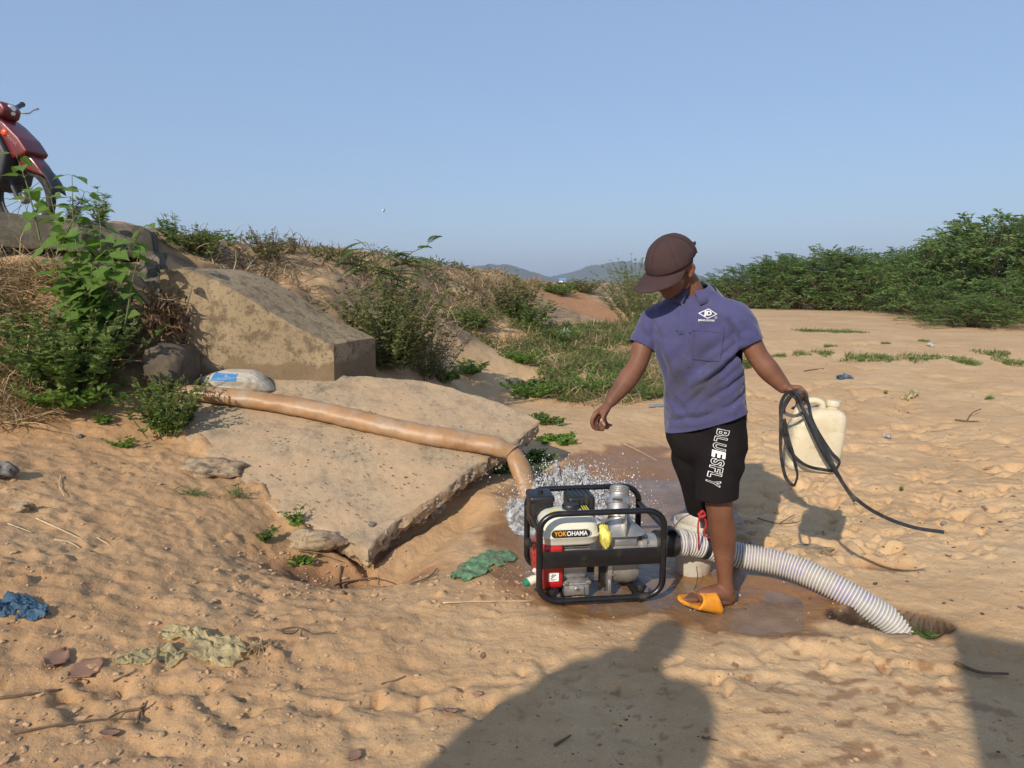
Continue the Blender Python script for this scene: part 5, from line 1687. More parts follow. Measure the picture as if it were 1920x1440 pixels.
GREENS = [(.095, .145, .036), (.13, .19, .048), (.165, .24, .062), (.115, .165, .055), (.20, .275, .08)]
M_leaf = leaf_mat('leaf_green', GREENS, .42)
M_bright = leaf_mat('leaf_bright', [(.12, .21, .035), (.155, .265, .045), (.185, .30, .06), (.14, .235, .05)], .42)
M_olive = leaf_mat('leaf_olive', [(.11, .125, .045), (.145, .16, .055), (.10, .12, .045), (.18, .185, .075), (.20, .165, .075)], .3)
M_mimosa = leaf_mat('leaf_mimosa', [(.095, .165, .055), (.12, .20, .062), (.155, .25, .072), (.105, .18, .085), (.20, .275, .088), (.17, .18, .07)], .42)
M_dryl = leaf_mat('dry_leaf', [(.13, .075, .04), (.20, .12, .065), (.085, .05, .03), (.27, .18, .10)], .15, .8)
M_straw = leaf_mat('straw', [(.40, .28, .15), (.50, .38, .22), (.32, .22, .12), (.24, .155, .09), (.58, .46, .29)], .15, .8)
M_stem = simple_mat('green_stem', (.12, .15, .05), .7)
M_twig = simple_mat('brown_twig', (.13, .085, .05), .85, 0, .3)
M_seed = leaf_mat('seed_heads', [(.22, .20, .08), (.28, .25, .12), (.20, .14, .08)], .2, .8)

def plant(name, label, loc, parts, group=None, cat='plant'):
    t = thing(name, label, cat, loc[:], 0, group)
    for nm, me, mat in parts: link(nm, me, mat, t)['kind'] = 'stuff'
    return t
def copy_thing(src, loc, rz, sc, label, group=None):
    c = src.copy(); COL.objects.link(c)
    c.location = loc; c.rotation_euler = (0, 0, rz); c.scale = (sc,) * 3 if np.isscalar(sc) else sc
    c['label'] = label
    if group: c['group'] = group
    for ch in src.children:
        d = ch.copy(); COL.objects.link(d); d.parent = c
    return c

def herb(seed, n_st, h, spread, ll, lw, per, lean=.35, hvar=.35, tpl='oval', droop=.3, whorl=2, t0=.12, base_r=.03, seeds=0, flat=.9, bias=(0, 0)):
    """upright herb: stems with leaves along them (local coordinates, base at the origin)"""
    r = np.random.default_rng(seed)
    lv, sd_, paths = Leaves(), Leaves(), []
    for k in range(n_st):
        a = r.uniform(0, 2 * pi); rad = spread * math.sqrt(r.uniform(0, 1))
        hh = h * (1 - hvar * r.uniform(0, 1)) * (1 - .25 * (rad / max(spread, 1e-6)))
        b0 = np.array((cos(a), sin(a), 0)) * base_r * r.uniform(0, 1) * (rad / max(spread, 1e-6)) * 3
        tip = b0 + np.array((cos(a) * rad + bias[0] * hh, sin(a) * rad + bias[1] * hh, hh))
        mid = b0 + (tip - b0) * .5 + np.array((cos(a), sin(a), 0)) * (-rad * .15) + r.normal(0, .03 * h, 3)
        t = np.linspace(0, 1, 9)[:, None]
        C = (1 - t)**2 * b0 + 2 * t * (1 - t) * mid + t**2 * tip
        paths.append((C, .0035 * (h / .5)**.5 * r.uniform(.7, 1.2), .0012))
        ts = np.sort(r.uniform(t0, 1, per))
        for j, tt in enumerate(ts):
            p = (1 - tt)**2 * b0 + 2 * tt * (1 - tt) * mid + tt**2 * tip
            for w in range(whorl):
                az = j * 2.4 + w * 2 * pi / whorl + r.uniform(-.4, .4)
                up = r.uniform(-.25, .75) * (1 - droop) + .15
                d = np.array((cos(az), sin(az), up))
                s = (1.15 - .55 * tt) * r.uniform(.65, 1.15)
                lv.add(p, d, np.array((0, 0, 1.)) + r.normal(0, flat, 3), ll * s, lw * s)
        for j in range(seeds):
            tt = r.uniform(.72, 1.0)
            p = (1 - tt)**2 * b0 + 2 * tt * (1 - tt) * mid + tt**2 * tip
            az = r.uniform(0, 2 * pi)
            sd_.add(p, (cos(az), sin(az), r.uniform(.2, 1)), r.normal(0, 1, 3), ll * .22, ll * .13)
    parts = [('stems', tubes_mesh('stems', paths)), ('foliage', lv.mesh('foliage', tpl))]
    if seeds: parts.append(('seed_heads', sd_.mesh('seed_heads', 'dia')))
    return parts

def mk_herb(name, label, loc, mats, group=None, cat='plant', **k):
    ps = herb(**k)
    return plant(name, label, loc, [(nm, me, mats[i]) for i, (nm, me) in enumerate(ps)], group, cat)

HEART = np_mesh('leaf', TPL['heart'][0], [np.array([f for f in TPL['heart'][1] if len(f) == q]) for q in (3, 4)])
# -- broad leaved plant in front of the headwall: a few long stems drawn as they stand
def broad(name, label, stems, ll, seed, per=9, mat=M_bright):
    r = np.random.default_rng(seed)
    base = stems[0][0]
    lv, paths = Leaves(), []
    for st in stems:
        C = catmull([(p - base)[:] for p in st], 16)
        paths.append((C, .007, .002))
        for j in range(per):
            t = .25 + .75 * j / (per - 1)
            p = C[int(t * 15)]
            for s in (0, 1):
                az = j * 1.7 + s * pi + r.uniform(-.5, .5)
                d = np.array((cos(az), sin(az) - .25, r.uniform(-.45, .35)))
                q = unit(d) * ll * .28
                paths.append((np.array([p, p + q * .5 + (0, 0, .01), p + q]), .002, .0015))
                k = r.uniform(.6, 1.1) * (1.05 - .4 * t)
                lv.add(p + q, d + (0, 0, -.25), np.array((0, -.35, 1)) + r.normal(0, .3, 3), ll * k, ll * k * .86)
    t = plant(name, label, base, [('stems', tubes_mesh('stems', paths, 6), M_stem)])
    t.children[0]['kind'] = 'stuff'
    for P, D, Nn, L, W in zip(lv.P, lv.D, lv.N, lv.L, lv.W):
        d = Vector(unit(D[0])); s_ = Vector(Nn[0]).cross(d).normalized(); n_ = d.cross(s_)
        M = Matrix((d * L[0], s_ * W[0], n_ * L[0])).transposed().to_4x4(); M.translation = Vector(P[0])
        o = link('leaf', HEART, None if HEART.materials else mat, t); o.matrix_local = M
    return t
bb = at(185, 650, 4.95)
broad('broad_leaf_plant', 'tall plant with large bright green heart-shaped leaves before the headwall',
      [[bb, at(170, 560, 4.95), at(140, 440, 4.98), at(135, 330, 5.0)], [bb, at(160, 570, 4.9), at(150, 480, 4.9), at(160, 430, 4.85)], [bb, at(215, 540, 4.95), at(235, 480, 4.9), at(272, 425, 4.85)], [bb, at(130, 560, 4.9), at(105, 490, 4.85), at(95, 465, 4.85)], [bb, at(180, 520, 4.9), at(190, 450, 4.9), at(185, 395, 4.92)], [bb, at(150, 550, 4.85), at(120, 520, 4.8), at(112, 545, 4.78)], [bb, at(200, 560, 4.85), at(215, 520, 4.8), at(205, 470, 4.8)], [bb, at(165, 600, 4.8), at(170, 540, 4.78), at(172, 500, 4.78)]], .185, 3, 12)
bb = at(75, 450, 5.2)
broad('broad_leaf_plant', 'slender broad-leaved stem rising in front of the red motorcycle', [[bb, at(62, 390, 5.2), at(45, 330, 5.2), at(30, 290, 5.2)]], .15, 5, 7)
bb = at(118, 470, 5.15)
broad('broad_leaf_plant', 'leafy stem hiding the front wheel of the motorcycle', [[bb, at(110, 430, 5.15), at(100, 390, 5.15), at(92, 355, 5.15)], [bb, at(128, 430, 5.12), at(150, 390, 5.1), at(158, 360, 5.1)]], .15, 6, 7)
bb = at(232, 620, 4.8)
broad('broad_leaf_plant', 'single broad-leaved stem above the dead brown leaf clump', [[bb, at(238, 590, 4.78), at(250, 520, 4.78), at(262, 470, 4.78)]], .12, 8, 4)

# -- leafy shrubs on the left bank
g0 = at(140, 735, 4.7)
mk_herb('leafy_shrub', 'dense leafy green shrub on the left bank below the headwall', (g0.x, g0.y, gz1(g0.x, g0.y) - .02), (M_stem, M_leaf, M_seed), seed=11, n_st=95, h=.66, spread=.52, ll=.070, lw=.042, per=15, lean=.3, base_r=.09, seeds=7, bias=(0, -.12), cat='shrub')
g0 = at(150, 752, 4.55)
mk_herb('leafy_shrub', 'low fringe of rounder leaves hanging at the foot of the shrub', (g0.x, g0.y, gz1(g0.x, g0.y)), (M_stem, M_bright), seed=12, n_st=40, h=.26, spread=.36, ll=.058, lw=.044, per=8, base_r=.08, cat='shrub')
g0 = on_slab(310, 812)
mk_herb('seeding_shrub', 'shrub with seed spikes growing beside the concrete apron', (g0.x, g0.y, min(gz1(g0.x, g0.y), g0.z + .03)), (M_stem, M_leaf, M_seed), seed=13, n_st=48, h=.46, spread=.27, ll=.042, lw=.025, per=16, base_r=.05, seeds=24, cat='shrub')
g0 = at(30, 600, 4.9)
mk_herb('leafy_shrub', 'sparse weedy shrub at the edge of the straw-covered bank', (g0.x, g0.y, gz1(g0.x, g0.y) - .02), (M_stem, M_olive, M_seed), seed=14, n_st=26, h=.42, spread=.35, ll=.05, lw=.025, per=9, base_r=.08, seeds=6, cat='shrub')
# -- dead brown leaf clump hanging over the wing wall
r_ = np.random.default_rng(21)
lv = Leaves(); paths = []
c0 = at(305, 590, 5.02)
for k in range(420):
    p = r_.normal(0, 1, 3) * (.085, .07, .085); p[2] -= .25 * p[0]
    d = r_.normal(0, .6, 3) + (0.2, -.2, -.7)
    lv.add(p, d, r_.normal(0, 1, 3), r_.uniform(.05, .13), r_.uniform(.008, .02))
for k in range(14):
    a = np.array((-.12, .05, .02)); b2 = r_.normal(0, .1, 3)
    paths.append((np.array([a, (a + b2) / 2 + r_.normal(0, .03, 3), b2]), .004, .002))
plant('dead_leaf_clump', 'clump of dead curled brown leaves hanging over the wing wall', c0, [('twigs', tubes_mesh('twigs', paths), M_twig), ('foliage', lv.mesh('foliage', 'blade'), M_dryl)])

# -- big weedy bush behind the wing wall, feathery sapling rising from it
g0 = at(725, 668, 6.35)
gl = (g0.x, g0.y, gz1(g0.x, g0.y) - .03)
mk_herb('weedy_bush', 'big seeding bush growing at the end of the wing wall', gl, (M_stem, M_olive, M_seed), seed=31, n_st=150, h=.98, spread=.50, ll=.055, lw=.028, per=22, base_r=.10, seeds=16, t0=.05, hvar=.45, cat='bush')
g0 = at(800, 640, 6.9)
mk_herb('weedy_bush', 'thin dry bush to the side of the big seeding bush', (g0.x, g0.y, gz1(g0.x, g0.y) - .03), (M_twig, M_olive, M_seed), seed=32, n_st=60, h=.62, spread=.38, ll=.05, lw=.02, per=9, base_r=.1, seeds=14, cat='bush')
def fronds(stems, base, seed, fl=.30, nf=7, lf=.026):
    """feathery leaves: stems carry fronds, fronds carry two rows of leaflets"""
    r = np.random.default_rng(seed)
    lv, paths = Leaves(), []
    for st in stems:
        C = catmull([(p - base)[:] for p in st], 20); paths.append((C, .007, .003))
        for j in range(nf):
            t = .55 + .45 * j / max(1, nf - 1)
            p = C[int(t * 19)]
            az = r.uniform(-1.3, 1.3) + (0 if r.random() < .7 else pi)
            d = unit(np.array((cos(az), -.4 * abs(sin(az)), r.uniform(.05, .55))))
            L = fl * r.uniform(.6, 1.1)
            q = np.array([p + d * L * s + np.array((0, 0, -.45 * L * s * s)) for s in np.linspace(0, 1, 12)])
            paths.append((q, .0025, .001))
            T = unit(np.gradient(q, axis=0)); side = unit(np.cross(T, (0, 0, 1.)))
            for s in (-1, 1):
                for m in range(2, 12):
                    ln = lf * 2.2 * math.sin(pi * (m / 12.5))**.6
                    lv.add(q[m], side[m] * s + T[m] * .35 + (0, 0, -.12), (0, 0, 1.), ln, ln * .34)
                    if m < 11: lv.add((q[m] + q[m+1]) / 2, side[m] * s + T[m] * .35 + (0, 0, -.12), (0, 0, 1.), ln, ln * .34)
    return [('stems', tubes_mesh('stems', paths), M_stem), ('foliage', lv.mesh('foliage', 'dia'), M_mimosa)]
b0 = at(735, 600, 6.4)
plant('feathery_sapling', 'feathery-leaved sapling standing above the big seeding bush', b0, fronds([[b0, at(735, 540, 6.4), at(730, 470, 6.35)], [b0, at(745, 530, 6.4), at(770, 475, 6.3), at(800, 462, 6.3)], [b0, at(715, 530, 6.35), at(700, 480, 6.3), at(688, 455, 6.3)], [b0, at(720, 540, 6.3), at(690, 505, 6.3), at(655, 495, 6.3)]], b0, 41, .30, 9))

# -- narrow leaved weeds along the crest of the embankment
crest = [(190, 402, 6.5, .42, 'narrow-leaved weed standing behind the headwall coping'), (128, 395, 6.5, .34, 'thin reddish-topped weed next to the front wheel of the motorcycle'),
         (322, 455, 6.7, .33, 'airy narrow-leaved weed on the crest beside the headwall'), (378, 478, 6.6, .32, 'bushy narrow-leaved weed on the crest over the wing wall'), (505, 480, 7.6, .20, 'small weed tuft on the straw-covered crest'), (545, 478, 8.0, .26, 'small spreading weed on the straw-covered crest')]
for k, (u, v, d, h_, lab) in enumerate(crest):
    p = at(u, v, d); z = gz1(p.x, p.y)
    mk_herb('narrow_leaf_weed', lab, (p.x, p.y, min(p.z, z + .05) - .02), (M_stem, M_olive if k % 2 else M_leaf), seed=50 + k, n_st=9 if h_ > .2 else 5, h=h_, spread=h_ * .38, ll=.075, lw=.011, per=17, base_r=.02, tpl='blade', whorl=3, droop=.1)
g0 = at(345, 490, 6.35)
mk_herb('ground_creeper', 'low green creeper at the foot of the headwall end', (g0.x, g0.y, gz1(g0.x, g0.y)), (M_stem, M_leaf), seed=60, n_st=60, h=.16, spread=.34, ll=.05, lw=.035, per=8, base_r=.12)
g0 = at(380, 505, 6.3)
mk_herb('weedy_bush', 'small dark weedy bush above the wing wall', (g0.x, g0.y, gz1(g0.x, g0.y)), (M_stem, M_olive, M_seed), seed=61, n_st=40, h=.32, spread=.2, ll=.04, lw=.018, per=12, base_r=.06, seeds=6, cat='bush')
g0 = at(505, 520, 6.9)
mk_herb('weedy_bush', 'dry olive weed bush among straw halfway along the bank', (g0.x, g0.y, gz1(g0.x, g0.y)), (M_twig, M_olive, M_seed), seed=62, n_st=45, h=.36, spread=.24, ll=.04, lw=.014, per=12, base_r=.06, seeds=10, cat='bush')
# -- taller weeds farther along the bank
for k, (u, v, d, h_, sp, lab) in enumerate([(965, 592, 12.2, .82, .38, 'tall dry weed clump on the bank left of the red ramp'), (880, 580, 11.0, .42, .4, 'green weed clump on the face of the bank'), (985, 600, 12.0, .55, .45, 'leafy green weeds at the foot of the tall dry clump'),
                                            (1090, 562, 22, .5, .6, 'dark weeds on the mound beyond the red ramp'), (1185, 590, 19, 1.15, .9, 'olive bush on the mound behind the man'), (1215, 600, 15, 1.2, .8, 'green bush partly hidden by the blue sleeve'), (1190, 560, 26, 1.7, 1.1, 'bush with long shoots beyond the red ramp'), (1045, 548, 20.5, .45, .6, 'low weeds along the edge of the red ramp')]):
    p = at(u, v, d); z = gz1(p.x, p.y)
    mk_herb('weed_clump', lab, (p.x, p.y, z - .03), (M_twig, M_olive if k in (0, 3, 4) else M_leaf, M_seed), seed=70 + k, n_st=70, h=h_, spread=sp, ll=.075 * (d / 12)**.5, lw=.03 * (d / 12)**.5, per=14, base_r=.1 * sp / .4, seeds=8)

# -- distinct leafy plants on the low ground
low = [(990, 745, .26, .36, 'bright leafy plant with broad leaflets at the rim of the meadow'), (885, 700, .22, .26, 'small leafy weed beside the bare sand patch'), (835, 715, .20, .16, 'small weed with a flower stalk behind the apron'), (1110, 735, .30, .5, 'dense light green patch of weeds near the hand of the man'),
       (1160, 700, .3, .5, 'tall grassy weeds behind the arm of the man'), (975, 680, .22, .3, 'green weed tuft on the sandy rise'), (1050, 640, .3, .6, 'dull green weed thicket in the middle of the meadow'), (960, 880, .10, .13, 'green creeping weed in the shade under the hose mouth'), (995, 862, .09, .10, 'little weed at the edge of the outfall'),
       (1050, 828, .07, .07, 'tiny rosette weed on the sand above the outfall'), (1020, 792, .11, .10, 'little green tuft next to the far slab corner'), (1205, 745, .25, .35, 'spiky grass tuft just behind the blue shirt'), (1405, 690, .35, .3, 'green grass tuft behind the hanging arm'), (1010, 730, .16, .2, 'soft green weed between bright plant and meadow')]
for k, (u, v, h_, sp, lab) in enumerate(low):
    p = ong(u, v)
    mk_herb('leafy_weed', lab, (p.x, p.y, p.z - .01), (M_stem, M_bright if k in (0, 1, 3, 5, 7, 9) else M_leaf), seed=90 + k, n_st=int(26 + 40 * sp), h=h_, spread=sp * .8, ll=.07 if k in (4, 11, 12) else .05, lw=.012 if k in (4, 11, 12) else .034, per=9, base_r=.07, tpl='blade' if k in (4, 11, 12) else 'oval')
small = [(190, 795, .09, .07, 'small round-leaved seedling on the sand slope'), (228, 838, .08, .11, 'low bright round-leaved seedling above the concrete chunk'), (448, 935, .13, .06, 'spindly grass sprig on the sand edge'), (560, 985, .13, .10, 'leafy weed growing out of the broken slab edge'), (605, 955, .13, .07, 'upright weed on the slab edge beside the leafy weed'),
         (495, 1012, .08, .06, 'small weed in the hollow left of the slab corner'), (360, 930, .06, .05, 'grass tuft under the concrete chunk'), (565, 1055, .05, .05, 'tiny two-leaved seedling in the washed hollow'), (1735, 1196, .05, .012, 'grass blades at the mouth of the hose hole')]
for k, (u, v, h_, sp, lab) in enumerate(small):
    p = ong(u, v)
    gr = k in (2, 6, 8)
    mk_herb('seedling', lab, (p.x, p.y, p.z - .005), (M_stem, M_bright if k in (0, 1, 3, 7) else M_leaf), seed=120 + k, n_st=5 if gr else 12, h=h_, spread=sp, ll=.07 if gr else .034, lw=.008 if gr else .024, per=4, base_r=.015, tpl='blade' if gr else 'oval')

# -- right hand sand: flat grass patches
gp = [(1525, 621, .9), (1585, 623, .7), (1500, 664, .5), (1545, 663, .6), (1612, 673, 1.1), (1660, 672, .8), (1725, 672, 1.0), (1795, 676, .9), (1822, 682, .5), (1865, 664, .9), (1895, 680, .8), (1555, 650, .3), (1660, 645, .25), (1730, 640, .25), (1855, 748, .22), (1660, 738, .1), (1690, 920, .1), (1460, 668, .4), (1850, 610, 1.0)]
GPL = ['farthest flat grass patch on the sand behind the elbow', 'short far grass patch right of the farthest one', 'thin grass patch next to the sleeve', 'grass patch above the broad one', 'broad low grass patch on the sand above the jerrycan', 'grass patch joined to the right end of the broad one', 'wide grass patch midway along the right sand', 'bright grass patch right of the wide one', 'small trailing grass patch below the bright one', 'long faint grass patch near the picture edge', 'dark grass patch cut by the picture edge', 'tiny grass tuft between the far patches', 'tiny grass tuft before the thicket', 'tiny lone grass tuft under the thicket', 'lone grass tuft on the open right sand', 'tiny sprig above the yellow scrap', 'tiny sprig between strap and pit', 'faint grass patch beside the sleeve hem', 'far grass patch at the foot of the low shrub']
def turf(seed, n=420):
    r = np.random.default_rng(seed)
    lv = Leaves()
    a = r.uniform(0, 2 * pi, n); q = np.sqrt(r.uniform(0, 1, n)) * (1 + .35 * np.sin(a * 3 + seed))
    P = np.column_stack([np.cos(a) * q * .5, np.sin(a) * q * .5, np.zeros(n)])
    D = np.column_stack([r.normal(0, .7, n), r.normal(0, .7, n), r.uniform(.15, .8, n)])
    lv.add(P, D, r.normal(0, .4, (n, 3)) + (0, 0, 1), r.uniform(.06, .15, n), r.uniform(.010, .022, n))
    return lv.mesh('grass_patch', 'blade')
TM = [turf(k) for k in range(3)]
for k, (u, v, s) in enumerate(gp):
    p = ong(u, v)
    s *= p.y / 11.0 * .5
    o = link('grass_patch', TM[k % 3], None); 
    if not TM[k % 3].materials: TM[k % 3].materials.append(M_leaf)
    nn_ = ground_n(p.x, p.y, .3)
    o.rotation_euler = nn_.to_track_quat('Z', 'Y').to_euler()
    o.location = (p.x, p.y, p.z - .005); o.scale = (s, s * 1.6, min(1.0, .55 + .4 * s))
    tag(o, GPL[k], 'grass', 'grass patches on the open sand')

# -- thicket of mimosa-like shrubs at the back of the sand
def mimosa(seed, w, h, nb):
    r = np.random.default_rng(seed)
    lv, paths = Leaves(), []
    for k in range(nb):
        # branch end inside an uneven dome
        a = r.uniform(0, 2 * pi); q = math.sqrt(r.uniform(0, 1)); zt = r.uniform(.06, 1.0)**.8
        prof = math.sqrt(max(.03, 1 - (max(0, zt - .25) / .78)**2))
        bumpy = 1 + .30 * math.sin(a * 3 + seed) + .26 * math.sin(a * 5 + zt * 9 + seed)
        e = np.array((cos(a) * q * prof * w * bumpy, sin(a) * q * prof * w * bumpy, zt * h * (1 + .14 * math.sin(a * 2 + 2 * seed))))
        o = np.array((e[0] * .45, e[1] * .45, max(0, e[2] * .45 - .05)))
        if k % 5 == 0:
            paths.append((np.array([(r.normal(0, .1), r.normal(0, .1), 0), o, e]), .022, .006))
        out = unit(np.array((e[0], e[1], .25 * h)))
        m = 15
        L = r.uniform(.30, .60)
        d0 = unit(out + r.normal(0, .45, 3) + (0, 0, .1))
        s = np.linspace(0, 1, m)[:, None]
        C = e + d0 * L * s + np.array((0, 0, -.32 * L)) * s * s
        T = unit(np.gradient(C, axis=0)); side = unit(np.cross(T, (0, 0, 1.)))
        sg = np.where(np.arange(m) % 2 == 0, 1, -1)[:, None]
        lv.add(C, side * sg + T * .5 + r.normal(0, .22, (m, 3)), np.array((-.2, -.6, 1.)) + r.normal(0, .7, (m, 3)), r.uniform(.09, .18, m), r.uniform(.028, .050, m))
    for k in range(16):
        a = r.uniform(0, 2 * pi); 
        q = math.sqrt(r.uniform(0, 1)); b_ = np.array((cos(a) * w * q * .8, sin(a) * w * q * .8, h * (.92 - .35 * q * q))); t_ = b_ + np.array((r.normal(0, .25), r.normal(0, .25), r.uniform(.2, .6)))
        C = catmull([b_, (b_ + t_) / 2 + r.normal(0, .06, 3), t_], 10); paths.append((C, .010, .004))
        for j in range(3, 10):
            for s in (-1, 1): lv.add(C[j], (s * r.uniform(.4, 1), r.normal(0, .5), r.uniform(0, .5)), (0, 0, 1.), r.uniform(.08, .17), .035)
    return [('trunk', tubes_mesh('trunk', paths, 5), M_twig), ('crown', lv.mesh('crown', 'dia'), M_mimosa)]
MV = [mimosa(k + 1, 1.5, 2.0, 400) for k in range(4)]
src = []
thick = [  # u, base v, d, half width factor, height factor
    (1345, 570, 27, .7, .62), (1395, 572, 26, .75, .78), (1440, 573, 26.5, .8, .95), (1490, 574, 26, .95, .95), (1545, 577, 25, 1.0, 1.08), (1600, 578, 24.5, .95, .92), (1650, 578, 24.5, 1.0, .96), (1700, 580, 22, .9, .85),
    (1745, 585, 20, .95, 1.0), (1795, 588, 18.5, .95, 1.12), (1850, 592, 17.5, 1.0, 1.10), (1910, 594, 17.5, 1.0, 1.05), (1975, 594, 18, 1.2, 1.2), (2040, 590, 19, 1.3, 1.2), (1820, 598, 15.2, .62, .34), (1880, 590, 16.0, .6, .5), (1760, 590, 16.8, .55, .40), (1680, 575, 30, 1.1, 1.1), (1780, 575, 26, 1.2, 1.3), (1580, 572, 31, 1.1, 1.1), (1470, 570, 32, 1.1, .95),
    (2120, 590, 20, 1.3, 1.3)]
tl = ['pale feathery shrub at the thin end of the thicket behind the man', 'feathery shrub showing just over the shoulder of the man', 'round feathery shrub above the elbow of the man', 'full feathery shrub with dark hollow beneath it', 'tall light-topped feathery shrub in the middle of the thicket', 'feathery shrub next to the light-topped one', 'low-crowned feathery shrub before the gap in the skyline', 'feathery shrub where the thicket starts rising', 'dark feathery shrub beside the tallest ones', 'tall feathery shrub with long shoots on top', 'tallest dense feathery shrub of the thicket', 'dense feathery shrub cut by the picture edge', 'feathery shrub beyond the picture edge', 'outer feathery shrub beyond the picture edge', 'low spreading shrub creeping onto the sand in front of the thicket', 'bright low shrub at the foot of the tallest ones', 'small low shrub at the dark foot of the thicket', 'back-row shrub filling the dip in the thicket', 'back-row shrub behind the tall ones', 'back-row shrub behind the light-topped shrub', 'back-row shrub behind the round one', 'last shrub far outside the picture edge']
for k, (u, v, d, fw, fh_) in enumerate(thick):
    p = at(u, v, d); z = gz1(p.x, p.y)
    t = thing('feathery_shrub', tl[k], 'shrub', (p.x, p.y, z - .05), k * 1.3, 'feathery shrubs of the thicket behind the sand')
    t.scale = (fw, fw, fh_ * (.86 if k < 9 or k > 16 else .95))
    for nm, me, mat in MV[k % 4]:
        link(nm, me, None if me.materials else mat, t)['kind'] = 'stuff'

# -- ground cover nobody could count
def scatter_px(n, poly, seed, zoff=0.0, lo=1.5):
    """n points on the ground inside a region outlined by ground points"""
    r = np.random.default_rng(seed)
    G = np.array([ong(u, v)[:2] if not isinstance(u, Vector) else u[:2] for u, v in poly])
    mn, mx = G.min(0), G.max(0)
    out = np.zeros((0, 2))
    while len(out) < n:
        q = r.uniform(mn, mx, (n * 2, 2))
        q = q[poly_sd(q[:, 0], q[:, 1], G) < 0]
        out = np.vstack([out, q])
    out = out[:n]
    return np.column_stack([out, gzv(out[:, 0], out[:, 1]) + zoff])
def cover(name, label, P, lmin, lmax, wmin, wmax, mat, tpl, seed, flat=.7, cat='ground cover', clump=None):
    r = np.random.default_rng(seed); n = len(P)
    lv = Leaves()
    D = np.column_stack([r.normal(0, flat, n), r.normal(0, flat, n), r.uniform(.1, .9, n)])
    lv.add(P, D, r.normal(0, .5, (n, 3)) + (0, 0, 1), r.uniform(lmin, lmax, n), r.uniform(wmin, wmax, n))
    o = link(name, lv.mesh(name, tpl), mat)
    return tag(o, label, cat, kind='stuff')
MEADOW = [(900, 640), (960, 600), (1050, 612), (1150, 610), (1260, 600), (1330, 640), (1300, 700), (1250, 745), (1140, 768), (1050, 755), (1010, 735), (1010, 690), (950, 665)]
P = scatter_px(26000, MEADOW, 201)
keep = fbm(P[:, 0] * 1.3, P[:, 1] * 1.3, 3, 5) > -.06
P = P[keep]; P[:, 2] += np.random.default_rng(3).uniform(0, 1, len(P))**1.5 * (.06 + .22 * np.clip(fbm(P[:, 0] * 2.1, P[:, 1] * 2.1, 2, 15), 0, 1))
cover('weeds', 'mixed green weeds covering the low ground behind the outfall', P, .025, .085, .010, .032, M_leaf, 'oval', 202)
P = scatter_px(9000, MEADOW, 203)
P = P[fbm(P[:, 0] * 1.1 + 4, P[:, 1] * 1.1, 3, 6) > -.1]
cover('grass', 'grass blades growing through the weeds of the meadow', P, .10, .34, .005, .011, M_olive, 'blade', 204, .5, 'grass')
P = scatter_px(5000, MEADOW, 205)
cover('straw', 'dead straw lying among the weeds of the meadow', P, .1, .35, .006, .012, M_straw, 'blade', 206, 1.4, 'straw')
# straw and dry grass on the embankment
def bank_cover(poly_uvd, n, seed, *a, **k):
    G = np.array([at(*q)[:2] for q in poly_uvd]); r = np.random.default_rng(seed)
    out = np.zeros((0, 2))
    while len(out) < n:
        q = r.uniform(G.min(0), G.max(0), (n * 2, 2)); out = np.vstack([out, q[poly_sd(q[:, 0], q[:, 1], G) < 0]])
    out = out[:n]
    return np.column_stack([out, gzv(out[:, 0], out[:, 1]) + .005])
LB = [(-80, 458, 5.22), (120, 475, 5.25), (250, 520, 5.35), (240, 640, 5.0), (110, 700, 4.75), (60, 820, 4.3), (-80, 820, 4.2)]
P = bank_cover(LB, 5200, 211); P = P[fbm(P[:, 0] * 1.8, P[:, 1] * 1.8, 3, 8) > -.12]
P[:, 2] += np.random.default_rng(4).uniform(0, .04, len(P))
cover('straw', 'matted dead straw covering the left bank below the headwall', P, .12, .42, .004, .009, M_straw, 'blade', 212, 1.8, 'straw')
UB = [(300, 470, 6.5), (420, 462, 7.2), (600, 474, 9.5), (850, 500, 15), (1010, 522, 24), (1010, 560, 18), (960, 600, 12), (880, 640, 8.8), (760, 640, 6.7), (640, 600, 6.6), (480, 530, 6.3), (330, 505, 6.15)]
P = bank_cover(UB, 9000, 213); P = P[fbm(P[:, 0] * 1.2, P[:, 1] * 1.2, 3, 9) > -.1]
cover('straw', 'dry yellow straw and dead grass on the road embankment', P, .10, .34, .005, .011, M_straw, 'blade', 214, 1.4, 'straw')
P = bank_cover(UB, 9000, 215); P = P[fbm(P[:, 0] * .9 + 7, P[:, 1] * .9, 3, 10) > .16]
P[:, 2] += np.random.default_rng(5).uniform(0, .10, len(P))
cover('weeds', 'low olive weeds and brush on the road embankment', P, .05, .12, .012, .03, M_olive, 'oval', 216, .7)
P = bank_cover(UB, 2200, 217); P = P[fbm(P[:, 0] * .8 + 2, P[:, 1] * .8, 3, 12) > .05]
P[:, 2] += np.random.default_rng(6).uniform(0, .10, len(P))
cover('dead_brush', 'dark dead brush on the face of the embankment', P, .08, .25, .006, .016, M_dryl, 'blade', 218, .8)
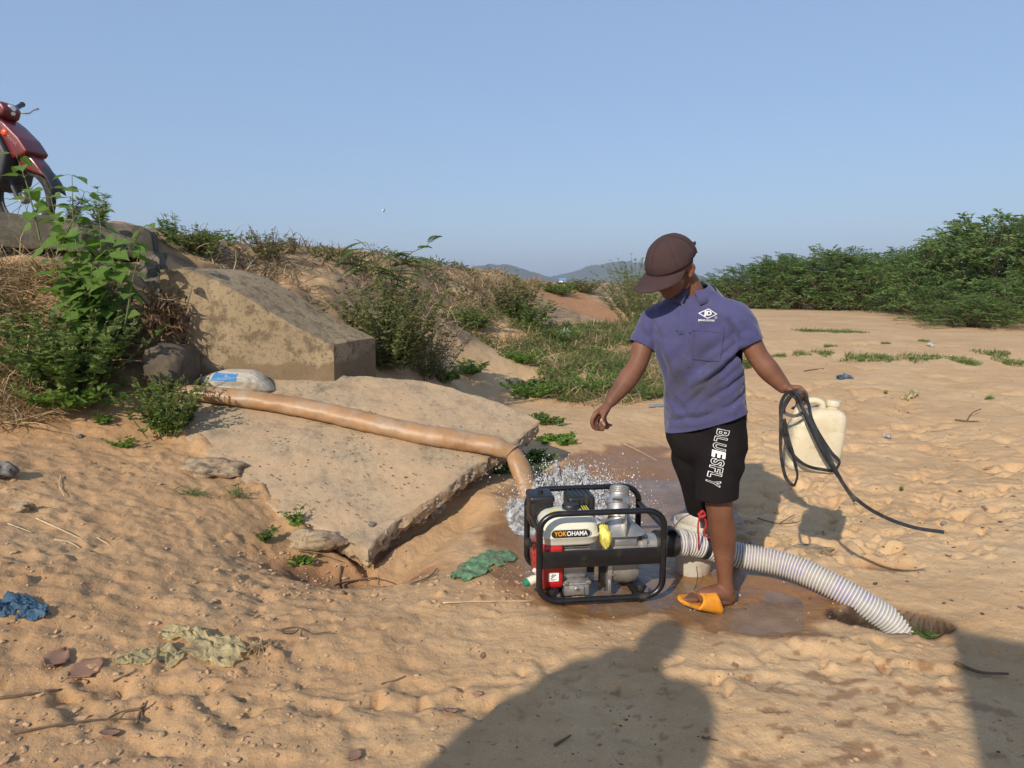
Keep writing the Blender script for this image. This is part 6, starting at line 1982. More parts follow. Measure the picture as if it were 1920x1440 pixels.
# ---------------------------------------------------------------- far hills, a far building
M_hill = simple_mat('forested_hill', (.030, .045, .022), .95, 0, .5, .03)
def hill(name, label, u0, u1, peaks, d, seed):
    k = d / FPX
    n_x, n_y = 150, 40
    us = np.linspace(u0, u1, n_x); yy = np.linspace(-1, 1, n_y)
    hh = np.interp(us, [p[0] for p in peaks], [530 - p[1] for p in peaks])
    hh = np.convolve(np.pad(hh, 4, 'edge'), np.ones(9) / 9, 'valid')
    U, Y = np.meshgrid(us, yy)
    H = hh[None] * np.sqrt(np.maximum(0, 1 - Y**2)) * (1 + .10 * fbm(U * .035, Y * 2.5, 3, seed)) + 1.6 * fbm(U * .45, Y * 14, 2, seed + 5)
    X = (U - 960) * k; Yw = d + Y * 130; Z = H * k - 6 + 1.0
    i = (np.arange(n_y - 1)[:, None] * n_x + np.arange(n_x - 1)[None]).ravel()
    o = link(name, np_mesh(name, np.column_stack([X.ravel(), Yw.ravel(), Z.ravel()]), np.column_stack([i, i + 1, i + 1 + n_x, i + n_x])), M_hill)
    return tag(o, label, 'hill', kind='structure')
hill('hill', 'low wooded hill on the horizon left of the man', 790, 1090, [(790, 532), (850, 506), (890, 495), (930, 490), (960, 494), (1000, 506), (1040, 518), (1090, 532)], 1500, 3)
hill('hill', 'wooded ridge on the horizon behind the man', 990, 1420, [(990, 532), (1030, 515), (1070, 507), (1110, 494), (1150, 488), (1200, 489), (1250, 498), (1310, 515), (1360, 525), (1420, 532)], 1750, 9)
hb_ = at(1055, 527, 420)
bld = thing('far_building', 'tiny white building with a blue roof on the horizon', 'building', (hb_.x, hb_.y, .5))
M_bw = simple_mat('building_wall', (.75, .75, .73), .8); M_br = simple_mat('blue_roof_sheet', (.08, .25, .55), .5)
s_ = 420 / FPX
MB().box((-6.5 * s_, -1.5, 0), (6 * s_, 1.5, hb_.z - .5 + .4)).build('wall', M_bw, bld)
zt = hb_.z - .5 + .4
MB().add([(-7.2 * s_, -2, zt), (6.6 * s_, -2, zt), (6.6 * s_, 2, zt), (-7.2 * s_, 2, zt), (-7.0 * s_, 0, zt + 4.2 * s_), (6.4 * s_, 0, zt + 4.2 * s_)], [(0, 1, 5, 4), (2, 3, 4, 5), (0, 4, 3), (1, 2, 5), (0, 3, 2, 1)]).build('roof', M_br, bld, smooth=False)
MB().box((1.2 * s_, -1.58, 0), (2.2 * s_, -1.48, zt - .5)).build('door', M_blackp, bld)
# the air between
hz = MB().box((-2600, -300, -3), (2600, 2600, 70)).build('haze', None, smooth=False)
mh = bpy.data.materials.new('hazy_air'); mh.use_nodes = True
n = mh.node_tree
n.nodes.remove(n.nodes['Principled BSDF'])
pv = N(n, 'ShaderNodeVolumePrincipled')
pv.inputs['Color'].default_value = (.80, .88, 1.0, 1)
pv.inputs['Density'].default_value = .00042
pv.inputs['Anisotropy'].default_value = .15
n.links.new(pv.outputs[0], n.nodes['Material Output'].inputs['Volume'])
pv.inputs['Density Attribute'].default_value = ''
mh.cycles.homogeneous_volume = True
hz.data.materials.append(mh)
tag(hz, 'thin bluish haze in the air over the plain', 'haze', kind='stuff')

# ---------------------------------------------------------------- motorcycle parked on the road above the culvert
M_mred = simple_mat('motorcycle_red', (.13, .006, .010), .4, 0, .08, 10, dirt=(.25, .08, .05), dirt_amt=-.35, coat=.5)
M_mdk = simple_mat('motorcycle_dark', (.035, .036, .04), .5, 0, .2, 20)
M_tyre = simple_mat('tyre_rubber', (.02, .02, .02), .8, 0, .2, 30, .3, 120, dirt=(.15, .10, .06), dirt_amt=0)
M_lamp = simple_mat('lamp_orange', (.8, .10, .02), .2)
mc0 = at(54, 452, 6.2); mc0.z = gz1(mc0.x, mc0.y) - .01
mc = thing('motorcycle', 'red and black underbone motorcycle parked above the culvert', 'motorcycle', mc0[:], R(-8))
def wheel(x, name):
    w = bpy.data.objects.new(name, None); COL.objects.link(w); w.parent = mc
    Mw = Matrix.Translation((x, 0, .285)) @ Matrix.Rotation(R(90), 4, 'X')
    a = np.linspace(0, 2 * pi, 40, endpoint=False)
    MB().tube([Mw @ Vector((.25 * cos(t), .25 * sin(t), 0)) for t in a], .036, 12, closed=True).build('tyre', M_tyre, w)
    MB().tube([Mw @ Vector((.215 * cos(t), .215 * sin(t), 0)) for t in a], .013, 8, closed=True).build('rim', M_mdk, w)
    MB().lathe([(.0, -.04), (.035, -.04), (.05, -.01), (.05, .01), (.035, .04), (0, .04)], 16, Mw).build('hub', M_alu, w)
    for q in range(18):
        t = 2 * pi * q / 18; s = .03 * (-1)**q
        MB().tube([Mw @ Vector((.04 * cos(t + .3), .04 * sin(t + .3), s)), Mw @ Vector((.21 * cos(t), .21 * sin(t), 0))], .002, 5).build('spoke', M_mdk, w)
wheel(0, 'front_wheel'); wheel(-1.22, 'rear_wheel')
def slab_shape(pts, hw, mat, name, bev=.02, par=mc, taper=None):
    """side outline (x, z) given thickness, rounded"""
    b = bmesh.new()
    f = b.faces.new([b.verts.new((x, -hw, z)) for x, z in pts])
    r = bmesh.ops.extrude_face_region(b, geom=[f])
    for v in r['geom']:
        if isinstance(v, bmesh.types.BMVert): v.co.y = hw
    bmesh.ops.recalc_face_normals(b, faces=b.faces)
    bmesh.ops.bevel(b, geom=list(b.edges), offset=bev, segments=3, profile=.6, affect='EDGES', clamp_overlap=True)
    return MB().bm(b).build(name, mat, par, angle=50)
MB().tube([(.0, -.075, .285), (-.10, -.075, .52), (-.20, -.06, .80)], .018, 10).tube([(.0, .075, .285), (-.10, .075, .52), (-.20, .06, .80)], .018, 10).build('front_fork', M_mdk, mc)
rows = []
for t in np.linspace(R(8), R(150), 16):
    rows.append([(.33 * cos(t) * 1.0, y, .285 + .33 * sin(t) - .35 * abs(y)) for y in np.linspace(-.075, .075, 7)])
V = [p for r_ in rows for p in r_]
o = MB().add(V, [(j * 7 + i, j * 7 + i + 1, (j + 1) * 7 + i + 1, (j + 1) * 7 + i) for j in range(15) for i in range(6)]).build('front_fender', M_mdk, mc, angle=180); thicken(o, .005)
slab_shape([(.06, .52), (.20, .47), (.28, .44), (.20, .56), (.08, .70), (-.04, .80), (-.10, .74)], .075, M_mred, 'fender_cowl', .02)
slab_shape([(-.02, .58), (.14, .62), (.17, .65), (.10, .76), (-.02, .88), (-.10, .94), (-.20, .93), (-.20, .80), (-.12, .66)], .12, M_mred, 'front_fairing', .03)
slab_shape([(-.16, .91), (-.05, .93), (-.02, 1.0), (-.06, 1.06), (-.16, 1.06), (-.22, .98)], .09, M_mred, 'headlight_cowl', .03)
slab_shape([(-.22, .90), (-.06, .80), (.02, .62), (-.06, .40), (-.20, .34), (-.34, .36), (-.30, .62), (-.34, .86)], .17, M_mdk, 'leg_shield', .03)
slab_shape([(-.14, .60), (-.09, .52), (-.15, .40), (-.21, .46)], .175, M_mred, 'side_panel', .02)
slab_shape([(-.34, .40), (-.40, .34), (-.86, .34), (-1.0, .45), (-1.35, .66), (-1.48, .72), (-1.42, .80), (-1.0, .74), (-.70, .66), (-.55, .55), (-.40, .52)], .10, M_mdk, 'rear_body', .03)
slab_shape([(-.72, .64), (-1.0, .70), (-1.40, .78), (-1.46, .84), (-1.1, .83), (-.80, .78), (-.68, .70)], .12, M_blackp, 'seat', .03)
slab_shape([(-.42, .22), (-.46, .38), (-.80, .38), (-.86, .26), (-.70, .20)], .11, M_alu, 'engine', .03)
slab_shape([(-.40, .42), (-.70, .46), (-1.0, .56), (-1.0, .50), (-.70, .38), (-.42, .36)], .115, M_mred, 'lower_cowl', .015)
ST = Matrix.Translation((-.18, 0, 0)) @ Matrix.Rotation(R(9), 4, 'Z') @ Matrix.Translation((.18, 0, 0))      # bars turned
def st(*pp): return [(ST @ Vector(p))[:] for p in pp]
MB().tube(st((-.20, -.30, 1.08), (-.20, -.14, 1.05), (-.18, 0, 1.02), (-.20, .14, 1.05), (-.20, .30, 1.08)), .012, 10, n=30).build('handlebar', M_mdk, mc)
for s in (-1, 1):
    MB().tube(st((-.21, s * .28, 1.085), (-.235, s * .42, 1.15)), [.020, .019], 12).tube(st((-.234, s * .415, 1.148), (-.238, s * .43, 1.156)), .023, 12).build('grip', M_blackp, mc)
    MB().tube(st((-.17, s * .24, 1.05), (-.10, s * .26, 1.04), (-.10, s * .36, 1.09), (-.11, s * .44, 1.12)), [.009, .008, .007, .010], 8, n=16).build('brake_lever', M_alu, mc)
    MB().tube(st((-.21, s * .19, 1.05), (-.205, s * .275, 1.075)), .030, 10).build('switch_box', M_blackp, mc)
    MB().ellipsoid((-.02, s * .12, .80), (.03, .02, .03)).build('indicator', M_lamp, mc)
    MB().tube([(-.62, s * .02, .34), (-.60, s * .24, .28)], .012, 8).build('foot_peg', M_rub, mc)
MB().ellipsoid((-.045, 0, 1.0), (.02, .06, .045)).build('headlight', M_white, mc)
MB().box((-1.50, -.05, .72), (-1.46, .05, .78), .008).build('tail_light', M_lamp, mc)
MB().tube([(-.50, .13, .22), (-.9, .15, .24), (-1.42, .16, .36)], [.022, .025, .045], 12, n=20).build('exhaust', M_steel, mc)
MB().tube([(-.66, -.10, .26), (-.72, -.24, .02), (-.76, -.28, .005)], .010, 8).build('side_stand', M_mdk, mc)
MB().tube([(-.18, -.2, 1.04), (-.10, -.24, .98), (-.13, -.16, .88), (-.2, -.08, .84)], .004, 6, n=18).build('cable', M_blackp, mc)
me = text_mesh('YAMAHA', .042, .0005, .0006)
me.transform(Matrix.Translation((.02, -.1225, .76)) @ Matrix.Rotation(R(45), 4, 'Y') @ Matrix.Rotation(R(90), 4, 'X'))
link('lettering', me, simple_mat('faded_lettering', (.32, .16, .17), .5), mc)

# ---------------------------------------------------------------- sack beside the hose
M_sack, n, b = new_mat('woven_sack')
tcn = N(n, 'ShaderNodeTexCoord').outputs['Object']
c = ramp(n, noise_n(n, 6, 5, .65, tcn), [(.3, (.34, .30, .24)), (.7, (.52, .48, .40))])
c = mixc(n, ramp(n, noise_n(n, 3.2, 5, .6, tcn), [(.55, (0, 0, 0)), (.68, (.8, .8, .8))]), c, (.13, .10, .075))
c = mixc(n, ramp(n, noise_n(n, 9, 5, .6, tcn), [(.55, (0, 0, 0)), (.7, (.6, .6, .6))]), c, (.46, .29, .15))
sx_ = N(n, 'ShaderNodeSeparateXYZ'); n.links.new(tcn, sx_.inputs[0])
def band_mask(n, sock, lo, hi, w=.01):
    return ramp(n, N_mr(n, sock, lo, hi, w), [(0, (0, 0, 0)), (1, (1, 1, 1))])
def N_mr(n, sock, lo, hi, w):
    m1 = N(n, 'ShaderNodeMath', operation='GREATER_THAN'); n.links.new(sock, m1.inputs[0]); m1.inputs[1].default_value = lo
    m2 = N(n, 'ShaderNodeMath', operation='LESS_THAN'); n.links.new(sock, m2.inputs[0]); m2.inputs[1].default_value = hi
    m3 = N(n, 'ShaderNodeMath', operation='MULTIPLY'); n.links.new(m1.outputs[0], m3.inputs[0]); n.links.new(m2.outputs[0], m3.inputs[1])
    return m3.outputs[0]
mm = N(n, 'ShaderNodeMath', operation='MULTIPLY'); n.links.new(N_mr(n, sx_.outputs[0], -.13, .055, 0), mm.inputs[0]); n.links.new(N_mr(n, sx_.outputs[2], .092, .145, 0), mm.inputs[1])
m4 = N(n, 'ShaderNodeMath', operation='MULTIPLY'); n.links.new(mm.outputs[0], m4.inputs[0]); n.links.new(ramp(n, noise_n(n, 25, 4, .6, tcn), [(.36, (0, 0, 0)), (.42, (1, 1, 1))]), m4.inputs[1])
c = mixc(n, m4.outputs[0], c, (.05, .19, .42))
n.links.new(c, b.inputs['Base Color']); b.inputs['Roughness'].default_value = .6
bump(n, b, noise_n(n, 260, 2, .6, tcn), .3, .002)
sc_ = slab_at(437, 712, .07)
sb_ = bmesh.new(); bmesh.ops.create_icosphere(sb_, subdivisions=5, radius=1)
for v in sb_.verts:
    p = v.co.copy()
    x = np.sign(p.x) * abs(p.x)**.62; y = np.sign(p.y) * abs(p.y)**.8; z = np.sign(p.z) * abs(p.z)**.8
    fold = .05 * math.sin(p.x * 26 + 4 * float(pnoise(np.array(p.y * 2), np.array(p.z * 2), 3))) * max(0, p.x) + .08 * float(fbm(np.array(p.x * 2.4 + 1), np.array(p.y * 2.4 + p.z * 2), 3, 17))
    taper = 1 - .75 * max(0, p.x - .1)**1.5 - .25 * max(0, -p.x - .2)
    top = .075 * (1 + .3 * math.sin(p.x * 2.2 + .6))
    v.co = Vector((x * .27, y * .13 * (1 + fold) * (.55 + .45 * taper), max(-.8, z) * top * (1 + fold) * taper + .075 - .05 * max(0, p.x)**2))
sack = MB().bm(sb_).build('sack', M_sack, angle=180)
sack.location = (sc_.x, sc_.y + .06, slab_z(sc_.x, sc_.y) - .02); sack.rotation_euler = (0, R(2), R(-3))
tag(sack, 'dirty woven plastic sack with blue print lying behind the brown hose', 'sack')

# ---------------------------------------------------------------- bucket behind the suction hose
M_buck = simple_mat('dirty_white_plastic', (.55, .51, .43), .5, 0, .12, 12, .1, 80, dirt=(.33, .22, .12), dirt_amt=.1, dirt_scale=9)
bk0 = at(1297, 1092, 3.42)
bkt = thing('bucket', 'dirty white plastic bucket behind the suction hose', 'bucket', (bk0.x, bk0.y, -.045))
MB().lathe([(0, .0), (.082, .0), (.086, .006), (.112, .262), (.118, .266), (.118, .285), (.113, .287), (.108, .27), (.082, .012), (0, .012)], 40, Matrix.Rotation(R(4), 4, 'Y')).build('bucket_body', M_buck, bkt, angle=50)
M_redc = simple_mat('red_cord', (.42, .03, .03), .8)
M_wire = simple_mat('dark_wire', (.05, .045, .04), .5, .5)
rc = thing('red_cord', 'red cord dangling beside the shin of the man', 'cord', at(1316, 962, 3.12)[:])
MB().tube(A((1313, 960, 3.12), (1309, 985, 3.13), (1310, 1012, 3.16), (1310, 1030, 3.2)), .0042, 8, n=26).build('cord_end', M_redc, rc, world=True)
MB().tube(A((1318, 962, 3.12), (1324, 985, 3.13), (1319, 1000, 3.14), (1330, 1008, 3.15), (1336, 1004, 3.17)), .0042, 8, n=26).build('cord_end', M_redc, rc, world=True)
MB().tube(A((1312, 964, 3.11), (1318, 958, 3.10), (1322, 965, 3.11), (1315, 969, 3.11), (1310, 962, 3.12)), .0075, 8, n=24).build('knot', M_redc, rc, world=True)
wr = MB().tube(A((1254, 1010, 3.42), (1262, 992, 3.40), (1285, 968, 3.3), (1310, 961, 3.2)), .0018, 6, n=30).tube(A((1283, 1015, 3.33), (1300, 1000, 3.34), (1325, 985, 3.3)), .0016, 6, n=16).tube(A((1306, 1062, 3.2), (1308, 1085, 3.2), (1303, 1102, 3.21), (1296, 1115, 3.22)), .0018, 6, n=20).build('thin_wire', M_wire)
tag(wr, 'thin bent wire strung between bucket and suction hose', 'wire')

# ---------------------------------------------------------------- water: puddles, froth, drops
M_wat, n, b = new_mat('muddy_water')
tcn = N(n, 'ShaderNodeTexCoord').outputs['Object']
n.links.new(ramp(n, noise_n(n, 5, 4, .6, tcn), [(.35, (.15, .09, .05)), (.65, (.25, .16, .095))]), b.inputs['Base Color'])
b.inputs['Roughness'].default_value = .06
b.inputs['IOR'].default_value = 1.33
b.inputs['Specular IOR Level'].default_value = .6
bump(n, b, noise_n(n, 28, 4, .55, tcn, .8), .35, .012)
wx = np.linspace(-.1, 1.65, 110); wy = np.linspace(2.75, 4.9, 130)
WX, WY = np.meshgrid(wx, wy)
WZ = -.024 + .0016 * fbm(WX * 16, WY * 16, 2, 66) + .05 * sstep(3.9, 4.9, WY)
sel = poly_sd(WX.ravel(), WY.ravel(), WETP) < .02
i = (np.arange(129)[:, None] * 110 + np.arange(109)[None]).ravel()
fa = np.column_stack([i, i + 1, i + 111, i + 110]); fa = fa[sel[fa].all(axis=1)]
wat = link('water', np_mesh('water', np.column_stack([WX.ravel(), WY.ravel(), WZ.ravel()]), fa), M_wat)
tag(wat, 'muddy water standing in puddles around the pump', 'water', kind='structure')
M_froth, n, b = new_mat('frothing_water')
tcn = N(n, 'ShaderNodeTexCoord').outputs['Object']
n.links.new(ramp(n, noise_n(n, 22, 5, .7, tcn), [(.35, (.50, .45, .40)), (.58, (.80, .81, .82))]), b.inputs['Base Color'])
b.inputs['Roughness'].default_value = .22
b.inputs['IOR'].default_value = 1.33
n.links.new(ramp(n, noise_n(n, 22, 5, .7, tcn), [(.4, (.65,) * 3), (.62, (.20,) * 3)]), b.inputs['Transmission Weight'])
bump(n, b, noise_n(n, 60, 5, .7, tcn, 1.5), .9, .02)
hit = atz(1005, 965, 0.0)
fx = np.linspace(-.24, .72, 150); fy = np.linspace(-.34, .42, 120)
FX, FY = np.meshgrid(fx, fy)
px_, py_ = FX.ravel() + hit.x, FY.ravel() + hit.y
ang = np.arctan2(FY.ravel() - .02, FX.ravel() + .02); rad = np.hypot(FX.ravel(), FY.ravel())
env = np.exp(-((FX.ravel() + .04) / .17)**2 - (FY.ravel() / .22)**2) * .12 + .27 * np.exp(-((FX.ravel() - .25) / .21)**2 - ((FY.ravel() - .10) / .11)**2) + .10 * np.exp(-((FX.ravel() - .30) / .30)**2 - (FY.ravel() / .22)**2)
spk_ = .72 + .75 * np.maximum(0, fbm(px_ * 9, py_ * 9, 3, 44)) + .16 * fbm(px_ * 40, py_ * 40, 3, 46)
hz_ = env * spk_
zz = gzv(px_, py_) * .3 - .03 + hz_
okv = env > .016 + .012 * pnoise(px_ * 14, py_ * 14, 48)
i = (np.arange(119)[:, None] * 150 + np.arange(149)[None]).ravel()
fa = np.column_stack([i, i + 1, i + 151, i + 150]); fa = fa[okv[fa].all(axis=1)]
fr_ = link('splashing_water', np_mesh('splashing_water', np.column_stack([px_, py_, zz]), fa), M_froth)
tag(fr_, 'white splashing water where the brown hose empties behind the pump', 'water splash', kind='stuff')
# drops flung out of the splash
r_ = np.random.default_rng(301)
bI = bmesh.new(); bmesh.ops.create_icosphere(bI, subdivisions=1, radius=1)
IV = np.array([v.co[:] for v in bI.verts]); bI.verts.index_update(); IF = np.array([[v.index for v in f.verts] for f in bI.faces]); bI.free()
nd = 5000
az = r_.normal(R(12), R(48), nd); el = np.abs(r_.normal(R(50), R(24), nd)); sp = np.abs(r_.normal(1.3, .75, nd)) + .2
tt = r_.uniform(.01, 1, nd)**1.3 * (.40 + .1 * sp)
P = np.column_stack([hit.x + .04 + np.cos(az) * np.cos(el) * sp * tt, hit.y + .03 + np.sin(az) * np.cos(el) * sp * tt * .55, .02 + np.sin(el) * sp * tt - 4.9 * tt * tt])
dense = np.column_stack([r_.normal(hit.x + .24, .17, 9000), r_.normal(hit.y + .08, .09, 9000), np.abs(r_.normal(.02, .12, 9000))])
P = np.vstack([P, dense]); P = P[(P[:, 2] > -.02) & (P[:, 2] < .36)]
rad_ = np.clip(r_.lognormal(math.log(.0017), .45, len(P)), .0008, .0055)
str_ = r_.uniform(.8, 1.9, len(P))
V = (P[:, None] + IV[None] * rad_[:, None, None] * np.stack([np.ones_like(str_), np.ones_like(str_), str_], -1)[:, None]).reshape(-1, 3)
Fd = (np.arange(len(P))[:, None, None] * len(IV) + IF[None]).reshape(-1, 3)
M_drop, n, b = new_mat('water_drops')
b.inputs['Base Color'].default_value = (.92, .93, .94, 1); b.inputs['Roughness'].default_value = .10; b.inputs['IOR'].default_value = 1.33; b.inputs['Transmission Weight'].default_value = .4
dr = link('water_drops', np_mesh('water_drops', V, Fd), M_drop)
tag(dr, 'spray of water drops flying up behind the pump', 'water drops', kind='stuff')
# drips under the raised flip-flop
dp = MB()
for k in range(11):
    p = at(random.uniform(1290, 1358), 1139 + random.uniform(0, 5), 2.985); L = random.uniform(.015, .05)
    dp.tube([p, p + Vector((random.uniform(-.004, .004), 0, -L * .6)), p + Vector((random.uniform(-.006, .006), 0, -L))], [.0018, .0012, .0026], 6)
o = dp.build('water_drips', M_drop)
tag(o, 'muddy water dripping from the orange flip-flop', 'water drops', kind='stuff')

# ---------------------------------------------------------------- rubbish and loose things
def film_mat(name, col, trans=.35, rough=.26):
    m, n, b = new_mat(name)
    tcn = N(n, 'ShaderNodeTexCoord').outputs['Object']
    c = ramp(n, noise_n(n, 14, 5, .65, tcn), [(.3, tuple(k * .7 for k in col)), (.7, tuple(min(1, k * 1.2) for k in col))])
    c = mixc(n, ramp(n, noise_n(n, 9, 5, .7, tcn), [(.55, (0, 0, 0)), (.72, (.8, .8, .8))]), c, (.42, .29, .17))
    n.links.new(c, b.inputs['Base Color']); b.inputs['Roughness'].default_value = rough
    bump(n, b, noise_n(n, 32, 4, .6, tcn, 2.0), .8, .012)
    t = N(n, 'ShaderNodeBsdfTranslucent'); n.links.new(c, t.inputs[0])
    mx = N(n, 'ShaderNodeMixShader'); mx.inputs[0].default_value = trans
    n.links.new(b.outputs[0], mx.inputs[1]); n.links.new(t.outputs[0], mx.inputs[2]); n.links.new(mx.outputs[0], n.nodes['Material Output'].inputs[0])
    return m
def crumple(name, label, pts, width, hgt, mat, seed, cat, res=46, parent=None, torn=.25):
    """crumpled film along a line of ground points"""
    C = catmull([p[:] for p in pts], res)
    T = unit(np.gradient(C, axis=0)); S = unit(np.cross(T, (0, 0, 1.)))
    m = 22
    v = np.linspace(-1, 1, m)
    w = np.array(width); w = np.interp(np.linspace(0, 1, res), np.linspace(0, 1, len(w)), w)
    UU, VV = np.meshgrid(np.arange(res), v, indexing='ij')
    P = C[:, None] + S[:, None] * (w[:, None] * v[None])[..., None]
    s = np.linspace(0, 1, res)[:, None] * 9
    P[..., 0] += .022 * fbm(UU * .11, VV * 1.6 + seed, 3, seed); P[..., 1] += .022 * fbm(UU * .11 + 7, VV * 1.6 + seed, 3, seed + 3)
    rid = np.abs(fbm(UU * .10 + seed, VV * 1.5 + UU * .05, 3, seed + 5))**.8
    P[..., 2] = gzv(P[..., 0].ravel(), P[..., 1].ravel()).reshape(P[..., 0].shape) + .002 + hgt * (.15 + 1.1 * rid) * (1 - .5 * VV**2)
    edge = (np.abs(VV) + torn * fbm(UU * .16, VV * 1.2 + 3, 3, seed + 9)) < 1.0
    i = (np.arange(res - 1)[:, None] * m + np.arange(m - 1)[None]).ravel()
    fa = np.column_stack([i, i + 1, i + 1 + m, i + m]); fa = fa[edge.ravel()[fa].sum(axis=1) >= 3]
    base = pts[0].copy()
    me = np_mesh(name, P.reshape(-1, 3) - (0 if parent is not None else 0), fa)
    o = link(name, me, mat, parent, world=parent is not None)
    if parent is None: tag(o, label, cat)
    return o
def G(*pp): return [ong(u, v) for u, v in pp]
M_ybag = film_mat('yellow_bag_film', (.72, .62, .34), .5); M_gbag = film_mat('green_bag_film', (.20, .36, .19), .3); M_bbag = film_mat('blue_bag_film', (.10, .20, .30), .35, .6)
M_wbag = film_mat('white_bag_film', (.70, .70, .68), .3)
crumple('plastic_bag', 'crumpled translucent yellow plastic bag, the piece nearer the dry root tuft', G((300, 1192), (350, 1185), (385, 1205), (415, 1228), (452, 1240)), [.015, .035, .07, .085, .05], .028, M_ybag, 401, 'plastic bag')
crumple('plastic_bag', 'flattened pale yellow plastic bag next to the brown leaves', G((215, 1245), (260, 1232), (310, 1228), (345, 1236)), [.01, .05, .06, .05], .018, M_ybag, 402, 'plastic bag')
crumple('plastic_bag', 'torn green plastic bag on the sand left of the pump', G((855, 1088), (890, 1066), (930, 1048), (958, 1040)), [.05, .09, .09, .04], .026, M_gbag, 403, 'plastic bag', torn=.45)
crumple('plastic_bag', 'frayed blue plastic rag at the edge of the left sand slope', G((-25, 1145), (20, 1136), (58, 1142), (86, 1158)), [.05, .055, .045, .02], .026, M_bbag, 404, 'plastic bag', torn=.6)
crumple('plastic_scrap', 'white plastic scrap among the meadow weeds', [p + Vector((0, 0, .06)) for p in G((1047, 634), (1060, 632), (1070, 630))], [.06, .11, .05], .14, M_wbag, 405, 'plastic')
crumple('plastic_scrap', 'white plastic scrap caught in straw next to the seeding bush', [at(622, 570, 6.3), at(632, 563, 6.3)], [.02, .03], .05, M_wbag, 406, 'plastic')
crumple('plastic_scrap', 'blue-grey plastic scrap on the open sand', G((1572, 712), (1582, 708), (1596, 711)), [.03, .06, .04], .05, M_bbag, 407, 'plastic')
crumple('plastic_scrap', 'yellow plastic scrap with a dry grass tuft on the open sand', G((1697, 752), (1708, 744), (1718, 740)), [.03, .05, .03], .07, M_ybag, 408, 'plastic')
crumple('plastic_scrap', 'small white wrapper on the far sand', G((1740, 650), (1748, 648)), [.04, .05], .06, M_wbag, 409, 'plastic')
crumple('plastic_scrap', 'tiny blue-white wrapper on the sand beside the jerrycan', G((1660, 820), (1668, 824)), [.015, .02], .03, M_wbag, 410, 'plastic')
crumple('plastic_scrap', 'pale green plastic scrap half hidden behind the arm of the man', G((1160, 676), (1175, 680)), [.05, .06], .06, M_wbag, 411, 'plastic')
crumple('plastic_scrap', 'grey torn cloth scrap wedged under the slab edge', G((800, 968), (826, 945), (838, 930)), [.03, .04, .03], .04, M_wbag, 412, 'cloth scrap')
# lost sandal sole
p = ong(1232, 762); sl_ = MB()
sl_.prism([(.10 * cos(a), .038 * sin(a) * (1 - .2 * math.exp(-((cos(a) + .2) / .3)**2))) for a in np.linspace(0, 2 * pi, 28, endpoint=False)], 0, .014, Matrix.Translation((p.x, p.y, p.z + .004)) @ Matrix.Rotation(R(15), 4, 'Z'))
tag(sl_.build('sandal_sole', simple_mat('grey_foam', (.20, .23, .25), .7)), 'lost grey sandal sole lying on the sand behind the man', 'sandal')
p = ong(1375, 893)
tag(MB().lathe([(.0, 0), (.016, 0), (.018, .004), (.018, .03), (.014, .034), (0, .034)], 18, Matrix.Translation((p.x, p.y, p.z)) @ Matrix.Rotation(R(70), 4, 'X')).build('bottle_cap', simple_mat('blue_cap', (.10, .22, .42), .4)), 'small blue cap on the sand behind the thigh of the man', 'bottle cap')
# fallen leaves
M_fall = leaf_mat('fallen_leaf', [(.36, .20, .13), (.30, .16, .11), (.40, .25, .16)], .1, .7)
def fallen(u, v, L, W, az, label, curl=.3):
    p = ong(u, v)
    V, F = [], []
    for i in range(9):
        t = i / 8
        w = W * math.sin(pi * min(1, t * .98 + .01))**.9 * (1 + .10 * math.sin(i * 2.7))
        for j in range(5):
            s = (j - 2) / 2
            V.append(((t - .5) * L, s * w / 2, .006 + curl * L * .35 * (abs(s)**1.5 * .5 + (t - .5)**2 * 1.6 + .06 * math.sin(i * 2 + j))))
    F = [(i * 5 + j, i * 5 + j + 1, (i + 1) * 5 + j + 1, (i + 1) * 5 + j) for i in range(8) for j in range(4)]
    Mx_ = Matrix.Translation(p) @ ground_n(p.x, p.y, .06).to_track_quat('Z', 'Y').to_matrix().to_4x4() @ Matrix.Rotation(az, 4, 'Z')
    o = MB().add([(Mx_ @ Vector(q))[:] for q in V], F).build('fallen_leaf', M_fall, angle=180)
    thicken(o, .0012)
    return tag(o, label, 'leaf')
fallen(162, 1258, .12, .10, .5, 'large reddish-brown dry leaf beside the flattened yellow bag', .35)
fallen(105, 1240, .11, .08, .2, 'large curled dry leaf lying on a twig, left of the reddish one', .5)
fallen(205, 1378, .06, .05, 1.0, 'small folded dry leaf near the long twigs in the corner')
fallen(1378, 1250, .035, .025, .6, 'small red dry leaf on the sand next to the shadow gap')
fallen(905, 1232, .045, .022, .1, 'reddish-brown leaf scrap on the sand before the pump')
fallen(896, 1304, .04, .03, .8, 'small orange leaf scrap at the edge of the big shadow')
fallen(843, 1338, .05, .04, .4, 'pale curled leaf scrap beside the big shadow', .6)
fallen(1845, 955, .06, .04, .3, 'orange dry leaf on the far right sand')
fallen(1855, 880, .07, .035, .1, 'dull red dry leaf on the right sand, farther than the orange one')
fallen(665, 1420, .06, .04, 2.0, 'reddish leaf at the bottom edge of the sand')
# dry root tuft
r_ = np.random.default_rng(500); p = ong(492, 1222); paths = []
for k in range(70):
    a = r_.uniform(0, 2 * pi); L = r_.uniform(.03, .075)
    q = np.array(p[:]) + (0, 0, .012)
    paths.append((np.array([q + r_.normal(0, .008, 3), q + np.array((cos(a) * L * .6, sin(a) * L * .6, .022)), q + np.array((cos(a) * L, sin(a) * L, -.006))]), .0018, .0009))
o = link('root_tuft', tubes_mesh('root_tuft', paths), M_straw); tag(o, 'dry pale root tuft on the sand right of the yellow bag', 'root tuft')
